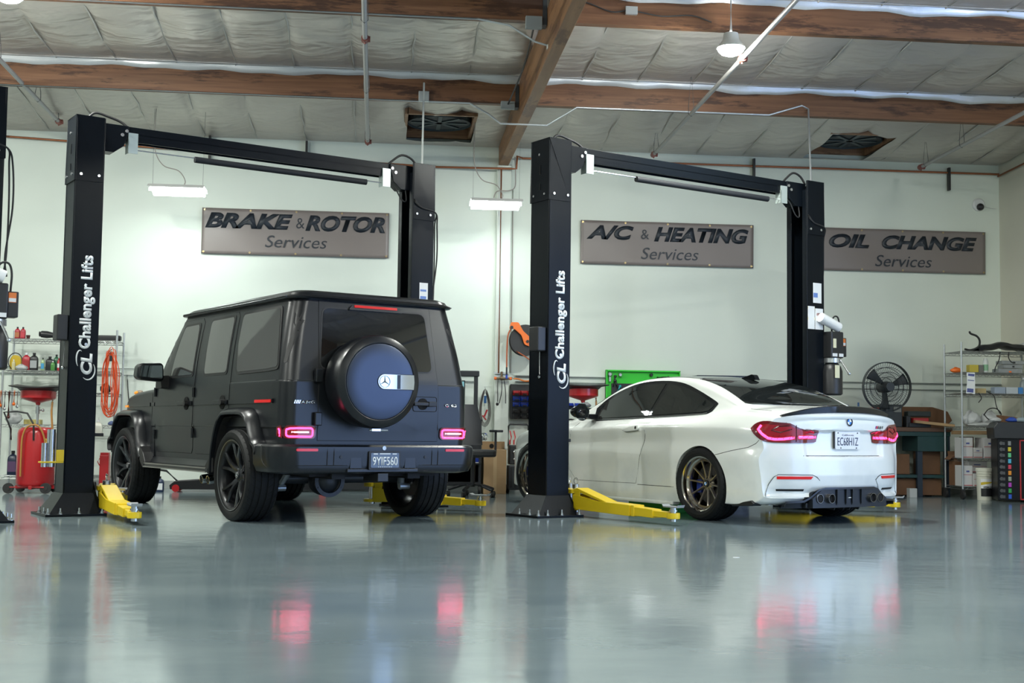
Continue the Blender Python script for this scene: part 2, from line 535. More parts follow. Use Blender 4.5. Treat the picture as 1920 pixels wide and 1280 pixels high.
M_woodB = wood_mat('timber_girder', (.19, .088, .036), (.29, .145, .062), axis=1, dark=.55)
for k, y in enumerate(PURL[:5]):
    z = purl_z(y)
    for a, c in ((XL, 1.575), (1.705, XR)):
        struct(MB().bx(a, c, y-.05, y+.05, z, ceil_z(y)+.05).build('roof_beam', M_wood, bevel=.004))
struct(MB().prism([(WY-.02, 4.36), (YF, 4.62), (YF, 5.3), (WY-.02, 4.80)], 1.575, 1.705, 'yz').build('roof_beam', M_woodB, bevel=.006))
# steel straps hanging the purlins on the girder
for y in PURL[:3]:
    for x in (1.55, 1.73):
        struct(MB().bx(x-.02, x+.02, y-.07, y+.07, purl_z(y)-.04, purl_z(y)+.22).build('trim_hanger', mat('black_steel_strap', (.03, .035, .04), .5)))
# pilaster carrying the girder on the back wall
struct(MB().bx(1.555, 1.745, WY-.10, WY+.02, 0, 4.36).build('wall_back', M_wall, bevel=.008))
# base of wall
struct(MB().bx(XL, XR, WY-.012, WY, 0, .10).build('baseboard_back', mat('baseboard', (.32, .34, .33), .5)))
struct(MB().bx(XR-.012, XR, 9.4, WY, 0, .10).build('baseboard_right', mat('baseboard')))
# --- the two roof openings with timber curbs and a dark fan throat
M_curb = wood_mat('timber_curb', (.20, .10, .05), (.34, .19, .10))
for i, (a, c, p, q_) in enumerate(SKY):
    t = tag(thing('roof_vent', ['square roof vent opening with dark round fan, left of the girder', 'square roof vent opening with dark round fan, right of the girder near the corner'][i], 'vent', ((a+c)/2, (p+q_)/2, 4.70)), ['square timber roof vent opening left of the big girder', 'square timber roof vent opening right of the girder, towards the corner'][i], 'roof vent')
    w, h = (c-a)/2, (q_-p)/2; b = MB()
    for x0, x1, y0, y1 in ((-w-.03, -w+.01, -h-.03, h+.03), (w-.01, w+.03, -h-.03, h+.03), (-w, w, -h-.03, -h+.01), (-w, w, h-.01, h+.03)):
        b.bx(x0, x1, y0, y1, -.02, .42)
    b.build('curb', M_curb, t)
    f = MB().cyl((0, 0, .045), (0, 0, .10), w*.95, n=32).build('fan_throat', mat('dark_vent', (.02, .025, .03), .6), t)
    MB().cyl((0, 0, .02), (0, 0, .12), w*.97, w*.97, 32, caps=False).build('throat_ring', mat('vent_ring', (.05, .07, .08), .5), t)
    g = MB(); [g.box((0, 0, .035), (w*1.7, .05, .01), Matrix.Rotation(j*PI/4, 3, 'Z')) for j in range(4)]
    g.build('fan_blade', mat('vent_blade', (.03, .045, .05), .4), t)

# --- pipes, conduits, struts on the walls and the roof
M_gal = mat('galvanised', (.50, .53, .54), .35, metal=.7)
M_pipe = mat('painted_sprinkler_pipe', (.36, .35, .34), .45)
M_cu = mat('copper_pipe', (.36, .13, .06), .38, metal=.6)
M_red = mat('pipe_fitting_red', (.22, .06, .045), .5)
M_cond = mat('conduit_steel', (.55, .58, .60), .3, metal=.6)
for i, (x, z0, y1, ym, lb) in enumerate([(-4.0, 4.56, 4., [15.2, 13.6], 'grey sprinkler pipe crossing the upper left corner above the dark post'),
        (-.18, 4.45, 4., [13.9, 11.6], 'grey sprinkler pipe hanging straight up and down left of the girder'),
        (3.53, 4.42, 4., [14.2], 'pale sprinkler pipe running diagonally past the round ceiling lamp'),
        (7.16, 4.38, 4., [15.0], 'grey sprinkler pipe in the upper right corner')]):
    t = thing('sprinkler_pipe', lb, 'pipe', (x, 16.2, z0))
    sl = .02
    MB().cyl((0, 0, 0), (0, y1-16.2, (16.2-y1)*sl), .024, n=14).build('pipe', M_pipe, t, smooth=40)
    for ys_ in [0]+[y-16.2 for y in PURL[1:3]]:
        zz = -ys_*sl
        MB().cyl((0, ys_-.05, zz), (0, ys_+.04, zz), .036, n=14).cyl((-.03, ys_, zz), (.05, ys_, zz), .03, n=12).cyl((0, ys_, zz), (0, ys_, zz-.05), .018, .008, 10).build('sprinkler_fitting', M_red, t, smooth=40)
    for yy in ym+[16.05]:
        zz = (16.2-yy)*sl; top = ceil_z(yy)-z0+.02
        hb = MB(); hb.tube([(-.03, yy-16.2, zz+.09), (-.032, yy-16.2, zz), (0, yy-16.2, zz-.03), (.032, yy-16.2, zz), (.03, yy-16.2, zz+.09)], .004, 6)
        hb.tube([(-.03, yy-16.2, zz+.09), (0, yy-16.2, top)], .004, 6); hb.tube([(.03, yy-16.2, zz+.09), (0, yy-16.2, top)], .004, 6)
        hb.build('pipe_hanger', mat('hanger_rod', (.12, .12, .12), .4, metal=.6), t)

def run(name, pts, r, m, label, cat='pipe', n=8, sm=0):
    P = smooth_pts(pts, sm) if sm else pts
    return tag(MB().tube(P, r, n).build(name, m, smooth=50), label, cat)
y_ = WY-.05
run('copper_pipe', [(XL+.01, y_, 4.66), (-4.8, y_, 4.52), (-2.4, y_, 4.42), (.7, y_, 4.315), (1.72, y_-.13, 4.30), (1.80, y_-.13, 4.30), (1.81, y_-.13, 4.47), (1.9, y_, 4.475), (XR-.02, y_, 4.485)], .014, M_cu, 'thin copper pipe running along the top of the white back wall')
run('copper_pipe', [(XR-.05, y_-.03, 4.45), (XR-.05, 10, 4.75)], .014, M_cu, 'thin copper pipe running along the top of the right wall')
run('copper_pipe', [(1.60, WY-.16, 4.30), (1.60, WY-.16, 1.56)], .012, M_cu, 'vertical copper pipe coming down the pilaster behind the right hanging shop light')
run('air_line', smooth_pts([(1.78, WY-.18, 4.46), (1.79, WY-.18, 4.2), (1.78, WY-.18, 4.05), (1.70, WY-.18, 4.0), (1.55, WY-.18, 3.99), (1.50, WY-.16, 3.9)], 5), .007, mat('grey_cable', (.33, .30, .27), .5), 'thin grey cable looping below the girder end', 'cable')
run('conduit', [(XL+.02, WY-.03, 1.545), (1.34, WY-.03, 1.53)], .013, M_cond, 'upper of the two grey conduits across the left half of the back wall', 'conduit')
run('conduit', [(XL+.02, WY-.03, 1.46), (1.34, WY-.03, 1.445)], .013, M_cond, 'lower of the two grey conduits across the left half of the back wall', 'conduit')
run('conduit', [(1.84, WY-.03, 1.53), (XR-.02, WY-.03, 1.525)], .014, M_cond, 'upper of the two grey conduits across the right half of the back wall', 'conduit')
run('conduit', [(1.84, WY-.03, 1.455), (XR-.02, WY-.03, 1.435)], .010, M_cond, 'lower of the two grey conduits across the right half of the back wall', 'conduit')
y1 = PURL[0]; z1 = purl_z(y1)
run('conduit', [(XL+.02, y1-.06, z1-.01), (.44, y1-.06, z1-.01), (1.0, y1-.06, z1-.01), (1.22, y1-.06, z1-.13), (1.36, y1-.06, z1-.235), (1.9, y1-.06, z1-.235), (2.25, y1-.06, z1-.01), (4.55, y1-.06, z1-.01), (4.95, y1-.06, z1+.12), (5.03, y1-.06, z1+.08), (4.76, 13.66, 3.60)], .011, M_cond, 'long thin conduit along the lower purlin dipping under the girder', 'conduit')
run('conduit', [(.47, y1-.07, z1+.2), (.43, 13.46, 3.60)], .011, mat('pale_conduit', (.62, .66, .64), .4), 'pale vertical conduit dropping from the lower purlin to the left lift', 'conduit')
tag(MB().bx(.41, .53, y1-.10, y1-.05, z1-.02, z1+.10).build('junction_box', M_gal, bevel=.004), 'small grey junction box on the lower purlin above the left lift', 'junction box')
y2 = PURL[1]; z2 = purl_z(y2)
run('conduit', [(XL+.02, y2-.06, z2-.01), (.9, y2-.06, z2-.01), (1.2, y2-.07, z2-.06), (1.45, y2-.1, z2-.22), (1.64, y2-.1, z2-.27)], .011, M_cond, 'thin conduit along the upper purlin curving down to the round box on the girder', 'conduit')
tag(MB().cyl((1.64, y2-.1, z2-.29), (1.64, y2-.1, z2-.25), .075, n=20).build('junction_box', mat('white_box', (.6, .6, .56), .5)), 'white round junction box under the girder at the upper purlin', 'junction box')
tag(MB().bx(1.36, 1.52, y2-.11, y2-.05, z2-.09, z2+.03).build('junction_box', mat('grey_box', (.25, .28, .29), .5), bevel=.004), 'dark grey junction box on the upper purlin left of the girder', 'junction box')
tag(MB().bx(2.34, 2.46, y2-.09, y2-.05, z2+.10, z2+.18).build('junction_box', M_gal, bevel=.004), 'small grey junction box on the upper purlin right of the girder', 'junction box')
run('cable', smooth_pts([(1.72, y2-.07, z2+.20), (1.95, y2-.07, z2+.2), (2.2, y2-.07, z2+.12), (2.4, y2-.07, z2+.14), (2.7, y2-.07, z2+.10), (3.0, y2-.07, z2+.12), (3.2, y2-.08, z2+.06)], 5), .007, mat('dark_cable', (.03, .03, .03), .5), 'dark cable sagging along the upper purlin towards the round ceiling lamp', 'cable')
tag(MB().bx(1.36, 1.52, y1-.11, y1-.05, z1-.07, z1+.02).build('junction_box', mat('grey_box'), bevel=.004), 'dark grey junction box on the lower purlin left of the girder', 'junction box')
run('cable', smooth_pts([(1.44, y1-.09, z1-.02), (1.52, 13.6, 4.75), (1.50, 12.6, 4.85), (1.44, y2-.1, z2-.05)], 4), .010, mat('dark_cable'), 'dark cable running under the foil beside the girder', 'cable')
# black drop straps on the wall above the left lift
for i, (x, z) in enumerate([(-2.25, 4.62), (-.99, 4.60), (5.1, 4.58), (7.9, 4.55)]):
    tag(MB().bx(x-.014, x+.014, WY-.09, WY-.03, z-.32, z).build('pipe_strap', mat('black_strap', (.02, .02, .02), .5)), ['black strap on the wall top above the left shop light', 'black strap on the wall top above the first banner', 'black strap on the wall top above the right lift', 'black strap on the wall top nearest the right corner'][i], 'strap')
# cables inside the pilaster corner
run('cable', smooth_pts([(1.775, WY-.012, 4.05), (1.78, WY-.012, 3.0), (1.775, WY-.012, 1.7), (1.775, WY-.012, 1.60)], 4), .006, mat('grey_cable'), 'thin grey cable down the right edge of the pilaster', 'cable')

# --- ceiling lamps (round high-bay lamps)
M_em = mat('lamp_lens', (1, 1, 1), .4, emis=(.97, 1, .93), emis_s=620)
def bay(x, y, label, rod):
    z = 4.50+.07*max(0, 12-y)
    t = thing('high_bay_lamp', label, 'ceiling lamp', (x, y, z), group='round high-bay ceiling lamps')
    MB().lathe([(.03, .17), (.07, .165), (.08, .10), (.12, .05), (.136, .02), (.130, .02), (.10, .05), (.04, .07)], n=28).build('housing', mat('lamp_housing', (.6, .62, .6), .35), t, smooth=40)
    MB().lathe([(1e-5, -.055), (.05, -.050), (.095, -.032), (.122, -.005), (.130, .03)], n=28).build('lens', M_em, t, smooth=60)
    MB().tube([(0, 0, .19), (0, 0, ceil_z(y)-z-.05)], .012, 8).build('stem', M_gal, t)
    return t
bay(3.35, 11.90, 'bright round ceiling lamp beside the diagonal pipe, upper right', 1)
bay(-3.28, 11.40, 'bright round ceiling lamp at the very upper left corner', 1)
for i, (x, y) in enumerate([(-3.3, 5.5), (3.2, 5.5), (-3.3, -.5), (3.2, -.5), (7.2, 8.2), (-5.9, 12.4), (-5.9, 7.6)]):  # out of view; the left pair is added to brighten left-facing car sides
    bay(x, y, 'unseen round ceiling lamp over the shop, out of view', 1)

# --- two hanging LED shop lights by the back wall
def shop_light(x0, x1, y, z, label, droop):
    w = (x1-x0)/2; t = thing('shop_light', label, 'shop light', ((x0+x1)/2, y, z), group='hanging shop lights')
    MB().prism(round_poly([(-.20, -.01), (-.13, .03), (.13, .03), (.20, -.01), (.20, .0), (.13, .042), (-.13, .042), (-.20, .0)], .004, 2), -w, w, 'yz').build('housing', mat('white_metal', (.75, .77, .76), .4), t)
    for s in (-1, 1):
        MB().box((0, s*.10, -.012), (2*w-.04, .16, .03), Matrix.Rotation(-s*.32, 3, 'X')).build('diffuser', mat('tube_light', (1, 1, 1), .4, emis=(.92, 1, .97), emis_s=14), t)
    for s in (-1, 1):
        MB().tube([(s*w*.9, 0, .04), (s*w*.92, 0, ceil_z(y)-z-.02)], .0022, 5).build('hanging_wire', mat('wire_dark', (.15, .15, .14), .5), t)
    c = MB(); c.tube(smooth_pts([(w*.2, 0, .04), (w*.25, .02, .12), (w*.0, .03, .24), (-w*.55, .02, .30), (-w*.85, 0, .48), (-w*.88, 0, .8), (-w*.86, 0, ceil_z(y)-z-.02)], 6), .006, 6)
    c.build('power_cord', mat('grey_cable'), t, smooth=50)
    light('shop_tube_light', 'AREA', (0, 0, -.06), 8, (.90, 1.0, .96), 2*w-.05, .34, parent=t)
    # light also leaves upwards over the wall behind
    return t
shop_light(-2.816, -2.147, 15.9, 3.70, 'bright hanging shop light left, above the first banner', 1)
shop_light(1.123, 1.772, 15.9, 3.655, 'bright hanging shop light right, in front of the pilaster', 1)

# --- security camera dome on the wall
t = thing('security_camera', 'small white dome security camera high on the wall near the right corner', 'security camera', (8.35, WY-.06, 4.03))
MB().lathe([(.09, 0), (.09, .03), (.07, .05), (.001, .05)], c=(0, .06, .02), axis=(0, -1, 0), n=24).build('base', mat('white_plastic', (.7, .72, .72), .35), t, smooth=40)
MB().sphere((0, -.01, -.02), .052, 18).build('dome', mat('dark_glass_dome', (.02, .02, .025), .08), t, smooth=60)
MB().tube(smooth_pts([(.09, .04, .0), (.16, .04, -.02), (.26, .05, -.03)], 4), .004, 5).build('cable', mat('white_plastic'), t)

# --- banners
M_ban = mat('banner_vinyl', (.205, .175, .165), .42, bump=.05, bscale=4)
M_ink = mat('banner_ink', (.016, .022, .032), .5)
def text_fit(name, s, w, h, m, parent, c, M3, shear=0, bold=0, depth=.002):
    o = text_mesh(name, s, 1, m, parent, (0, 0, 0), (0, 0, 0), shear, bold, 0.0)
    me = o.data
    xs = [v.co.x for v in me.vertices]; ys = [v.co.y for v in me.vertices]
    x0, x1, y0, y1 = min(xs), max(xs), min(ys), max(ys)
    for v in me.vertices:
        p = Vector(((v.co.x-(x0+x1)/2)*w/(x1-x0), (v.co.y-(y0+y1)/2)*h/(y1-y0), 0)); v.co = M3 @ p
    o.location = c
    if depth:
        sd = o.modifiers.new('s', 'SOLIDIFY'); sd.thickness = depth; sd.offset = 0
    return o
WALLM = Matrix(((1, 0, 0), (0, 0, -1), (0, 1, 0)))       # text facing -y
def banner(x0, x1, z0, z1, label, words, sub, subc, xs0=0):
    w, h = x1-x0, z1-z0; t = thing('banner', label, 'banner', ((x0+x1)/2, WY-.03, (z0+z1)/2))
    rows = []; rnd = random.Random(int(x0*10))
    for i in range(15):
        z = -h/2+h*i/14; row = []
        for j in range(49):
            x = -w/2+w*j/48
            pull = .012*math.sin(j*PI/12)*math.exp(-(h/2-abs(z))*9)
            row.append((x, -.008-.006*math.sin(x*5+z*4)+pull*.5, z+(pull*.5 if z > 0 else -pull*.5)*0))
        rows.append(row)
    s = MB().grid(rows).build('sheet', M_ban, t, smooth=60); s.modifiers.new('s', 'SOLIDIFY').thickness = .003
    for (txt, xa, xb, za, zb, sh, bd) in words+[sub]:
        text_fit('lettering', txt, xb-xa, zb-za, M_ink, t, ((xa+xb)/2, -.0165, (za+zb)/2), WALLM, sh, bd, .001)
    for zz in (h/2-.025, -h/2+.025):
        for j in range(5):
            MB().lathe([(.006, 0), (.012, 0), (.012, .004), (.006, .004)], c=(-w/2+.03+(w-.06)*j/4, -.016, zz), axis=(0, -1, 0), n=12).build('grommet', mat('brass', (.55, .42, .2), .35, metal=.9), t)
    return t
banner(-2.325, .12, 3.066, 3.672, 'banner reading BRAKE & ROTOR Services, leftmost of the three wall banners',
       [('BRAKE', -1.18, -.045, .04, .245, .28, .048), ('&', .0, .11, .06, .20, 0, .0), ('ROTOR', .12, 1.17, .03, .245, .28, .048)], ('Services', -.40, .41, -.20, -.04, .25, 0), 0)
banner(2.70, 5.10, 3.066, 3.66, 'banner reading A/C & HEATING Services, middle of the three wall banners',
       [('A/C', -1.12, -.47, .04, .235, .28, .048), ('&', -.37, -.26, .06, .19, 0, 0), ('HEATING', -.19, 1.13, .03, .235, .28, .048)], ('Services', -.37, .43, -.215, -.055, .25, 0), 0)
banner(6.02, 8.43, 3.066, 3.66, 'banner reading OIL CHANGE Services, rightmost of the three wall banners',
       [('OIL', -1.06, -.48, .02, .215, .28, .048), ('CHANGE', -.30, 1.08, .02, .215, .28, .048)], ('Services', -.40, .42, -.225, -.065, .25, 0), 0)
# ================================================================== TWO-POST LIFTS
def powder(name, col, rough=.32):
    return mat(name, col, rough, bump=.09, bscale=230, spec=.14)
M_post = powder('black_powder_coat', (.004, .006, .009), .28)
M_postd = mat('dark_channel', (.003, .0035, .005), .35, spec=.2)
M_yel = mat('yellow_paint', (.78, .56, .015), .35)
M_zinc = mat('zinc_steel', (.62, .64, .66), .25, metal=.9)
M_white = mat('white_lettering', (.80, .84, .86), .5)
M_rub = mat('black_rubber', (.018, .018, .018), .6)
M_blk = mat('black_plastic', (.015, .016, .018), .4)
M_stW = mat('sticker_white', (.75, .77, .78), .4)
M_stO = mat('sticker_orange', (.75, .20, .04), .4)
M_stY = mat('sticker_yellow', (.85, .68, .08), .4)
M_stB = mat('sticker_blue', (.12, .22, .55), .4)
M_stR = mat('sticker_red', (.55, .04, .04), .4)
UPM = Matrix(((0, -1, 0), (0, 0, -1), (1, 0, 0)))   # text on a face towards -y, reading upwards
S_, H_ = 3.705, 3.585
LA = .4772

def column(side, root, logo):
    """side -1: near column at the left end, +1: far column; opening faces the middle"""
    s = side; xo = s*S_/2; xi = xo-s*.26; D = .305; th = .014
    def bxs(b, xa, xb, y0, y1, z0, z1): return b.bx(min(xa, xb), max(xa, xb), y0, y1, z0, z1)
    b = MB()
    bxs(b, xo, xo-s*th, 0, D, .015, H_)
    bxs(b, xo, xi, 0, th, .015, H_)
    bxs(b, xo, xi, D-th, D, .015, H_)
    bxs(b, xi, xi-s*-.012, th, .07, .015, H_-.1)
    bxs(b, xi, xi-s*-.012, D-.07, D-th, .015, H_-.1)
    c = b.build('column', M_post, root, bevel=.005)
    lab(c, 'black upright with white lettering' if logo else 'black upright with open inner channel')
    # upper extension sleeve
    b = MB()
    bxs(b, xo+s*.005, xo-s*.01, -.005, D+.005, 2.99, H_+.002)
    bxs(b, xo+s*.005, xi+s*.01, -.005, .009, 2.99, H_+.002)
    bxs(b, xo+s*.005, xi+s*.01, D-.009, D+.005, 2.99, H_+.002)
    b.build('column_extension', M_post, root, bevel=.003)
    # carriage inside the channel
    b = MB(); bxs(b, xo-s*.05, xi+s*.012, .05, D-.05, .10, .95)
    b.build('carriage', M_postd, root, bevel=.006)
    # base plate with gussets
    b = MB()
    xa, xb = xo+s*.17, xi-s*.10
    bxs(b, xa, xb, -.11, D+.12, 0, .022)
    pl = b.build('base_plate', M_post, root, bevel=.003)
    g = MB()
    x_in = xi-s*.02
    # flared skirt: four sloping faces
    lo = [(xo+s*.13, -.075), (x_in-s*.02, -.075), (x_in-s*.02, D+.075), (xo+s*.13, D+.075)]
    hi = [(xo+s*.003, -.003), (xi, -.003), (xi, D+.003), (xo+s*.003, D+.003)]
    g.add([(*p, .022) for p in lo]+[(*p, .20) for p in hi], [(0, 1, 5, 4), (1, 2, 6, 5), (2, 3, 7, 6), (3, 0, 4, 7)])
    g.build('base_skirt', M_post, root)
    gs = MB().prism([(xi, .02), (xi-s*.14, .02), (xi-s*.14, .08), (xi-s*.012, .52), (xi, .52)], D-.012, D, 'xz')
    gs.prism([(xi, .02), (xi-s*.10, .02), (xi-s*.10, .06), (xi-s*.012, .22), (xi, .22)], 0.0, .012, 'xz')
    gs.build('base_gusset', M_post, root, bevel=.002)
    for (bx_, by_) in ((xo+s*.145, -.09), (xo+s*.145, .05), (xo+s*.145, .22), (xo+s*.04, -.09), (xo-s*.12, -.09), (xi-s*.06, -.09), (xi-s*.06, D+.09), (xo+s*.04, D+.09)):
        MB().cyl((bx_, by_, .022), (bx_, by_, .026), .022, n=14).cyl((bx_, by_, .026), (bx_, by_, .044), .014, n=6).cyl((bx_, by_, .044), (bx_, by_, .075), .008, n=10).build('anchor_bolt', M_zinc, pl)
    for (bx_, bz_) in ((xo-s*.05, 3.05), (xi+s*.05, 3.05)):
        MB().cyl((bx_, -.005, bz_), (bx_, -.016, bz_), .013, n=10).build('bolt', M_zinc, c)
    for (by_, bz_) in ((.06, 3.05), (.15, 3.44), (.24, 3.05)):
        MB().cyl((xo+s*.005, by_, bz_), (xo+s*.018, by_, bz_), .012, n=10).build('bolt', M_zinc, c)
    # slots on the outer side
    MB().bx(min(xo, xo+s*.007), max(xo, xo+s*.007), .14, .16, 3.25, 3.34).bx(min(xo, xo+s*.007), max(xo, xo+s*.007), .14, .16, 3.10, 3.16).build('slot', M_postd, c)
    if logo:
        text_fit('lettering', 'Challenger Lifts', .84, .135, M_white, c, (-S_/2+.152, -.003, 1.90), UPM, 0, .034)
        text_fit('lettering', 'CL', .19, .105, M_white, c, (-S_/2+.160, -.003, 1.345), UPM, .12, .045)
        sw = MB()
        P = []
        for i in range(41):
            a = math.radians(-60+250*i/40); P.append((-S_/2+.155+.088*math.cos(a)*(.75), -.004, 1.345+.115*math.sin(a)*1.1))
        P2 = [(-S_/2+.10+.030*math.cos(math.radians(a)), -.004, 1.39+.075*math.sin(math.radians(a))) for a in range(60, 250, 10)]
        sw.tube(P2, .007, 6, taper=[.3+.7*math.sin(PI*i/(len(P2)-1)) for i in range(len(P2))])
        P3 = [(-S_/2+.175+.062*math.cos(math.radians(a)), -.004, 1.29+.085*math.sin(math.radians(a))) for a in range(-130, 50, 10)]
        sw.tube(P3, .007, 6, taper=[.3+.7*math.sin(PI*i/(len(P3)-1)) for i in range(len(P3))])
        sw.build('logo_swoosh', M_white, c)
        MB().cyl((-S_/2+.15, -.006, 1.52), (-S_/2+.15, .01, 1.52), .014, n=12).build('bolt', M_zinc, c)
    return c

def arm(root, pivot, end, pad_z=.12, thick=.14):
    """telescoping arm from the carriage pivot to the pad"""
    p = Vector((*pivot, 0)); e = Vector((*end, 0)); L = (e-p).length; a = math.atan2(e.y-p.y, e.x-p.x)
    R = Matrix.Rotation(a, 4, 'Z'); R.translation = p
    def put(b): b.v = [tuple(R @ Vector(v)) for v in b.v]; return b
    l1, l2 = L*.62, L*.84
    b = MB()
    # outer arm: tapering box with raised heel
    b.prism([(0, .07), (l1, .05), (l1, .05+thick*.72), (l1*.45, .05+thick*.80), (0, .07+thick)], -.075, .075, 'xz')
    b.prism([(-.05, .25), (.06, .27), (l1*.72, .135), (l1*.72, .12), (.06, .235), (-.05, .225)], -.07, .07, 'xz')
    b.prism([(.02, .06), (.10, .06), (.10, .25), (.02, .25)], -.072, -.06, 'xz').prism([(.02, .06), (.10, .06), (.10, .25), (.02, .25)], .06, .072, 'xz')
    b.cyl((-.04, 0, .06), (-.04, 0, .09), .085, n=20).cyl((-.04, 0, .215), (-.04, 0, .255), .085, n=20)
    o = put(b).build('lift_arm', M_yel, root, bevel=.005)
    b = MB().prism([(l1-.05, .06), (l2, .05), (l2, .125), (l1-.05, .14)], -.058, .058, 'xz')
    b.prism([(l1+.01, .05), (l1+.05, .05), (l1+.05, .15), (l1+.01, .15)], -.066, .066, 'xz')
    put(b).build('middle_section', M_yel, o, bevel=.005)
    b = MB().prism([(l2-.05, .065), (L-.03, .06), (L-.03, .11), (l2-.05, .115)], -.042, .042, 'xz')
    b.lathe([(.03, .055), (.058, .055), (.058, .105), (.03, .105)], c=(L, 0, 0), n=24, closed=True)
    put(b).build('inner_section', M_yel, o, bevel=.004)
    b = MB().cyl((L, 0, .03), (L, 0, .15), .027, n=20).cyl((L, 0, .118), (L, 0, .132), .036, n=20)
    put(b).build('screw_post', M_zinc, o, smooth=40)
    b = MB().prism([(L-.085, .152), (L+.085, .152), (L+.10, .178), (L+.075, .165), (L-.075, .165), (L-.10, .178)], -.045, .045, 'xz')
    put(b).build('pad', mat('grey_pad', (.42, .44, .46), .35, metal=.4), o, bevel=.003)
    b = MB().cyl((-.04, 0, .04), (-.04, 0, .30), .032, n=16)
    put(b).build('pivot_pin', M_zinc, o, smooth=40)
    b = MB().tube([(-.04+.03*math.cos(t*PI/8), 0, .33+.03*math.sin(t*PI/8)) for t in range(16)], .004, 6, closed=True)
    put(b).build('pin_ring', M_zinc, o)
    return o

def power_unit(root, dx=0):
    """pump and tank on the outer side of the far column"""
    xo = S_/2; x = xo+.095+dx; y = -.02-abs(dx)*.9
    b = MB().lathe([(1e-4, 1.235), (.10, 1.235), (.118, 1.25), (.118, 1.50), (.10, 1.55), (.06, 1.60), (1e-4, 1.60)], c=(x, y, 0), n=28)
    p = b.build('power_unit', M_blk, root, smooth=35)
    lab(p, 'black hydraulic pump with tank')
    MB().bx(x-.105, x+.085, y-.10, y+.08, 1.64, 1.93).build('motor_housing', M_blk, p, bevel=.012)
    MB().bx(x+.088, x+.175, y-.06, y+.06, 1.66, 1.87).build('capacitor_box', M_blk, p, bevel=.008)
    MB().cyl((x, y, 1.59), (x, y, 1.64), .10, n=24).build('valve_block', M_zinc, p, smooth=40)
    MB().cyl((x+.03, y-.10, 1.62), (x+.08, y-.17, 1.48), .010, n=10).sphere((x+.085, y-.175, 1.47), .018, 10).build('release_lever', M_zinc, p)
    MB().bx(x-.08, x-.01, y-.127, y-.122, 1.42, 1.56).build('hang_tag', mat('cream_tag', (.72, .70, .50), .6), p, bevel=.002)
    for (x0, x1, z0, z1, m_) in ((-.08, -.035, 1.75, 1.85, mat('cream_tag')), (-.09, -.02, 1.655, 1.69, M_stW), (.01, .075, 1.655, 1.69, M_stW)):
        MB().bx(x+x0, x+x1, y-.104, y-.10, z0, z1).build('label', m_, p)
    MB().bx(x+.095, x+.155, y-.063, y-.06, 1.78, 1.86).build('label', M_stO, p)
    MB().bx(x+.097, x+.153, y-.065, y-.062, 1.785, 1.815).build('label', M_stW, p)
    MB().tube(smooth_pts([(x+.01, y, 1.92), (x+.0, y, 2.02), (x+.04, y, 2.10), (x+.10, y, 2.10), (x+.125, y, 2.02), (x+.12, y, 1.87)], 6), .009, 8).build('hose', M_rub, p, smooth=50)
    b = MB().cyl((x-.20, y-.03, 2.08), (x+.06, y-.05, 1.98), .055, n=18)
    lab(b.build('manual_roll', mat('manual_bag', (.78, .80, .80), .3, bump=.4, bscale=25), p, smooth=40), 'white rolled manual in a bag')

def stickers(root, c, k):
    xo = S_/2
    L = [(.17, .04, 2.10+.14, 2.10+.36, M_stW), (.165, .10, 2.30, 2.35, M_stB), (.25, .15, 1.95, 2.20, M_stW), (.25, .145, 2.17, 2.20, M_stY), (.25, .145, 2.05, 2.08, M_stY), (.14, .02, 1.95, 2.18, M_stW), (.14, .02, 2.15, 2.18, M_stR), (.14, .02, 2.05, 2.075, M_stR), (.12, .05, 2.10, 2.13, M_stR), (.235, .16, 2.11, 2.14, M_postd)]
    if k == 1: L = [(.16, .06, 2.05, 2.33, M_stW), (.15, .08, 2.16, 2.19, M_stB), (.15, .08, 2.24, 2.26, M_stB)]
    for i, (a, b_, z0, z1, m_) in enumerate(L):
        e = .0015*(i % 3+1)+.001
        MB().bx(xo-a, xo-b_, -e, 0, z0, z1).build('warning_label', m_, c)

